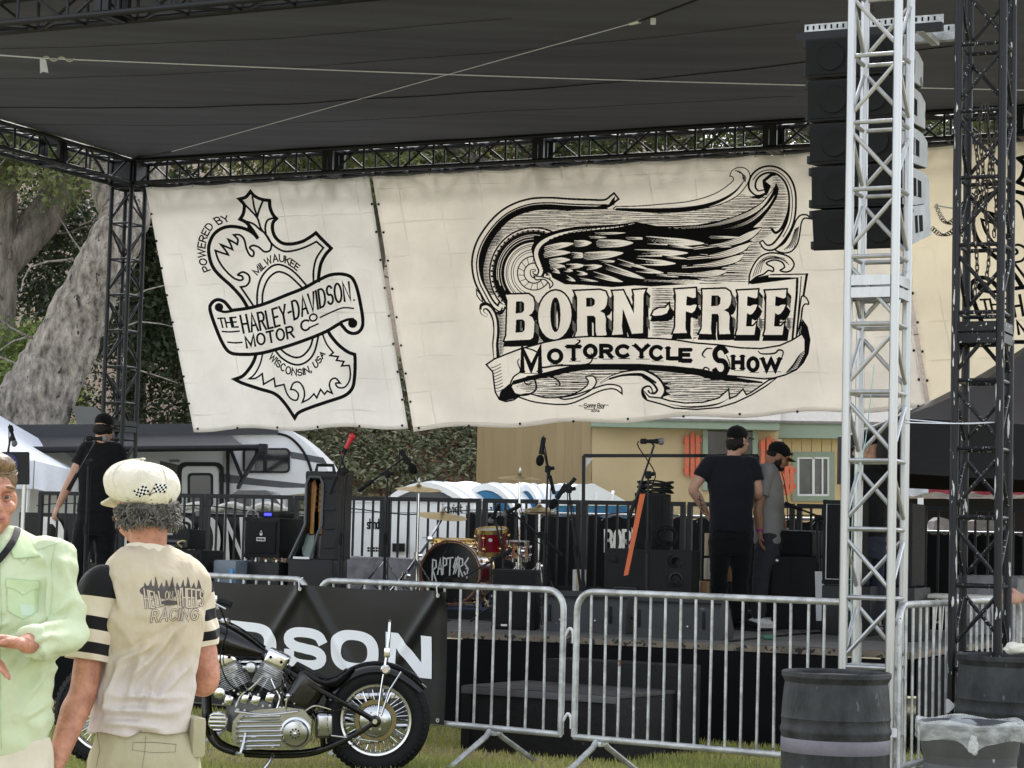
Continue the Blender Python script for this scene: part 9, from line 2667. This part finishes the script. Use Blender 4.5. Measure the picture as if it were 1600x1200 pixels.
def build_green_man():
 D=6.6
 P=lambda x,y,dy=0.0:pd(x,y,D+dy)
 root=thing('person','man in pale green western shirt with black strap at the left edge','person',V3((P(-20,1100).x,D,0)))
 f=V3((0.12,-1,0)).normalized();rt=V3((1,0.12,0)).normalized()
 TM=Matrix((rt,-f,UPV)).transposed()
 hd=P(-17,776,-0.02)
 M=headM((0.47,-0.88,0.0),(0.03,0,1))
 S0,E0,W0=P(84,868,0.02),P(104,990,-0.04),P(42,1006,-0.27)
 S1,E1,W1=P(-114,868,0.0),P(-140,1000,-0.02),P(-60,1030,-0.28)
 mb=MB()
 Z=head(mb,hd,M,P(-12,868,0.03))
 def row(px0,px1,py,b,dy=0.0):
  c=P((px0+px1)/2,py,dy);l=TM.inverted()@V3((c.x,c.y,0))
  return (l.x,l.y,c.z,(px1-px0)/2*D/3400,b)
 torso(mb,TM,[row(-95,70,1180,0.1),row(-100,75,1000,0.1),row(-95,68,930,0.085),row(-50,30,862,0.06)])
 tub(mb,[S0,E0,E0.lerp(W0,0.5),W0],[0.05,0.043,0.04,0.029],6,14);tub(mb,[S1,E1,E1.lerp(W1,0.5),W1],[0.05,0.043,0.04,0.029],6,14)
 hand(mb,W0,(-1,-0.32,0.12),(-0.1,-0.35,-1),(0.1,-0.85,0.5),1.06,0.45);hand(mb,W1,(1,-0.2,0),(0,0.2,-1),(0,-1,0.2),1.0,0.6)
 part('body',remesh(mb,0.006,'body',None,3),SKIN,root,world=True)
 ew=mat('eye_white',C(168,156,148),0.25);ir=mat('iris',C(64,62,58),0.15)
 for q in (-1,1):
  e=part('eye',MB().ell(Z(0.031*q,0.076,0.001),(0.0135,0.0130,0.0085),M,14,10),ew,root,world=True)
  part('iris',MB().ell(Z(0.030*q,0.0885,0.000),(0.0066,0.003,0.0062),M,12,8),ir,e,world=True)
  part('eyelid',MB().path([Z(0.031*q+x,0.088-abs(x)*0.5,0.008-abs(x)*0.25) for x in (-0.016,-0.008,0,0.008,0.016)],0.0045,7,sub=2),SKIN,root,world=True)
  part('eyelid',MB().path([Z(0.031*q+x,0.086-abs(x)*0.5,-0.009+abs(x)*0.2) for x in (-0.016,-0.008,0,0.008,0.016)],0.004,7,sub=2),SKIN,root,world=True)
  part('eyebrow',MB().path([Z(0.031*q+x,0.098-abs(x)*0.55,0.030-0.12*abs(x)+0.1*x*q*0) for x in (-0.02,-0.008,0.006,0.022)],0.0042,6,sub=3),mat('brow_hair',C(120,92,66),0.7),root,world=True)
 lp=mat('lips',C(160,94,84),0.45)
 part('lips',MB().path([Z(x,0.0965-9*x*x,-0.0655+2.5*x*x) for x in (-0.026,-0.012,0,0.012,0.026)],[0.004,0.0045],7,sub=3).path([Z(x,0.0945-9*x*x,-0.0735+3*x*x) for x in (-0.022,-0.01,0,0.01,0.022)],0.0045,7,sub=3),lp,root,world=True)
 hm=MB();rs=np.random.RandomState(2)
 hm2=MB().ell(Z(0,-0.022,0.055),(0.083,0.102,0.078),M,18,12).ell(Z(0,0.045,0.098),(0.06,0.045,0.03),M,14,10)
 hr=mat('sandy_hair',C(78,60,40),0.5,var=0.4,vs=60,c2=C(138,112,78),st=(3,3,0.6))
 for i in range(360):
  a=R(-180+360*rs.rand());e=R(8+75*rs.rand()**0.8)
  p=Z(0.083*math.sin(a)*math.cos(e),-0.02+0.103*math.cos(a)*math.cos(e),0.055+0.083*math.sin(e))
  t=(M@V3((0.95,0.25,0.0))).normalized();o=(p-Z(0,-0.02,0.05)).normalized()
  pt=[p]
  for k in range(4):
   o=(pt[-1]-Z(0,-0.02,0.05)).normalized();t=t+V3(rs.normal(size=3))*0.08-UPV*0.12;t=(t-o*t.dot(o)*1.05).normalized();pt.append(pt[-1]+t*0.014);
  hm.path(pt,[0.0036,0.0018],5,sub=2)
 part('hair',remesh(hm2,0.007,'hair',foldf(5,0.005,(26,26,60))),hr,root,world=True)
 part('hair',hm,hr,root,world=True,angle=0,kind='stuff')
 gs=mat('pale_green_cotton',C(198,210,173),0.75,var=0.05,vs=5,bump=0.9,bs=9,spec=0.25,c2=C(208,219,185),sheen=0.1)
 add_translucent(gs,0.06)
 mb=MB()
 torso(mb,TM,[row(-100,62,1176,0.135),row(-108,82,1120,0.14),row(-110,86,1040,0.138),row(-112,88,960,0.138),row(-118,92,892,0.128,0.01),row(-112,90,858,0.11,0.02),row(-88,64,836,0.09,0.03),row(-50,28,820,0.07,0.03)])
 for S,E_,Wr in ((S0,E0,W0),(S1,E1,W1)):
  tub(mb,[S.lerp(P(-12,880),0.25),S,S.lerp(E_,0.5),E_,E_.lerp(Wr,0.5),E_.lerp(Wr,0.88)],[0.066,0.068,0.062,0.062,0.054,0.044],6,16,ends=False)
  tub(mb,[E_.lerp(Wr,0.74),E_.lerp(Wr,0.93)],[0.047,0.044],4,16,ends=False)
 LN=creases(P,[(84,900,80,968),(90,960,116,935),(82,985,118,962),(74,1000,112,985),(70,1030,104,1020),(30,965,0,982),(70,975,20,1010),(78,1000,34,1060),(84,1040,40,1110),(60,860,84,890),(20,1060,4,1150),(98,870,112,920),(50,1120,80,1090),(10,1010,50,1000)])
 def ff(p):
  q=V3((p.x*6-p.z*3,p.y*5,p.z*7+p.x*3))
  return 0.012*(0.4-1.8*abs(noise.noise(q)))+0.005*noise.noise(q*2.4)+0.003*math.sin(p.z*60+p.x*25+5*noise.noise(p*7))*max(0,min(1,(p.x+1.52)*6))+LN(p)
 sh=part('shirt',remesh(mb,0.006,'shirt',ff,3),gs,root,world=True)
 ar=Art();sm=mat('green_seam',C(160,190,144),0.8);pk=mat('pocket_green',C(188,206,162),0.75,var=0.06,bump=0.3,bs=14)
 for m_ in (1,-1):
  X_=lambda q:(q[0] if m_>0 else -18-q[0],q[1])
  cq=[X_(q) for q in ((26,824),(38,826),(50,846),(62,869),(40,871),(22,872),(17,858),(24,842))]
  ar.poly(cq,'p',6);ar.stroke(cq+[cq[0]],1.0,'s',7)
 ar.poly([(9,904),(62,908),(62,920),(50,922),(37,930),(24,921),(9,917)],'p',1);ar.poly([(11,914),(60,918),(59,955),(37,968),(12,955)],'p',0)
 for q in ([(9,904),(62,908),(62,920),(50,922),(37,930),(24,921),(9,917),(9,904)],[(11,918),(12,955),(37,968),(59,955),(60,921)],[(2,840),(0,900),(2,960),(0,1040),(2,1170)],[(24,868),(38,882),(52,862),(80,852),(98,846)],[(86,850),(80,880),(82,920),(78,960)],[(60,1020),(70,1032)]):
  ar.stroke(q,0.9,'s',2)
 for c in ((35,926),(66,1018),(69,1025),(64,1010)):ar.disc(c,1.9,'b',3,10)
 ar.poly([(31,944),(53,946),(52,962),(33,961)],'q',1)  # small flat patch, slightly paler and bluer than the pocket
 onto(sh,ar,{'p':pk,'s':sm,'b':mat('pearl_snap',C(206,206,196),0.2),'q':mat('pocket_contents',C(192,212,190),0.8)},sh,{'p':'pocket','s':'seam','b':'snap_button','q':'pocket_patch'},0.002)
 ar=Art();ar.stroke([(28,824),(25,836),(17,851),(4,868),(-14,886),(-44,912)],11,'k',0,4)
 onto(sh,ar,{'k':mat('black_strap',C(22,22,23),0.6,bump=0.3,bs=300)},root,{'k':'strap'},0.012)
 mb=MB();torso(mb,TM,[row(-100,78,1330,0.13),row(-104,84,1210,0.135),row(-98,76,1150,0.12)])
 for x in (-55,32):
  c0=P(x,1290);tub(mb,[c0,V3((c0.x,D,0.45)),V3((c0.x,D,0.06))],[0.095,0.085,0.075],5,16,ends=False)
  g=V3((c0.x,D,0));s2=MB();tub(s2,[g-f*0.06+UPV*0.045,g+f*0.06+UPV*0.05,g+f*0.19+UPV*0.035],[0.042,0.048,0.036],4,12)
  part('shoe',remesh(s2,0.009,'shoe'),mat('black_boot',C(24,24,25),0.5),root,world=True)
 part('trousers',remesh(mb,0.009,'trousers',foldf(6,0.007,(8,8,8))),cloth('cream_trousers',C(214,206,186)),root,world=True)
def build_vote_sign():
 D=17.6
 t=thing('sign_board','black board with a blue oval on a pole behind the man in green','sign',V3((pd(30,900,D).x,D,0)))
 part('board',plate(rr2(-60,706,45,757,2),D,0.03),mat('black_board',C(22,22,24),0.4),t,world=True)
 part('oval',plate([(15+13*math.cos(q*0.314),728+19*math.sin(q*0.314)) for q in range(20)],D-0.006,0.004),mat('oval_blue',C(34,36,98),0.5),t,world=True)
 for i,ch in enumerate('VOTE'):
  ar=Art();ar.text(ch,0+i*6.2,734,5+i*6.2,722,1.5)
  ar.build(lambda x,y,o:pd(x,y,D-0.007-o),{'k':mat('white_print',C(214,214,210),0.7)},t,base=0.002,names={'k':'letter'})
 a=pd(38,757,D+0.02)
 rod(t,'pole',V3((a.x,a.y,ZS)),a,0.017,STEEL,10,True)
build_stage_people();build_vote_sign();build_cap_man();build_green_man()
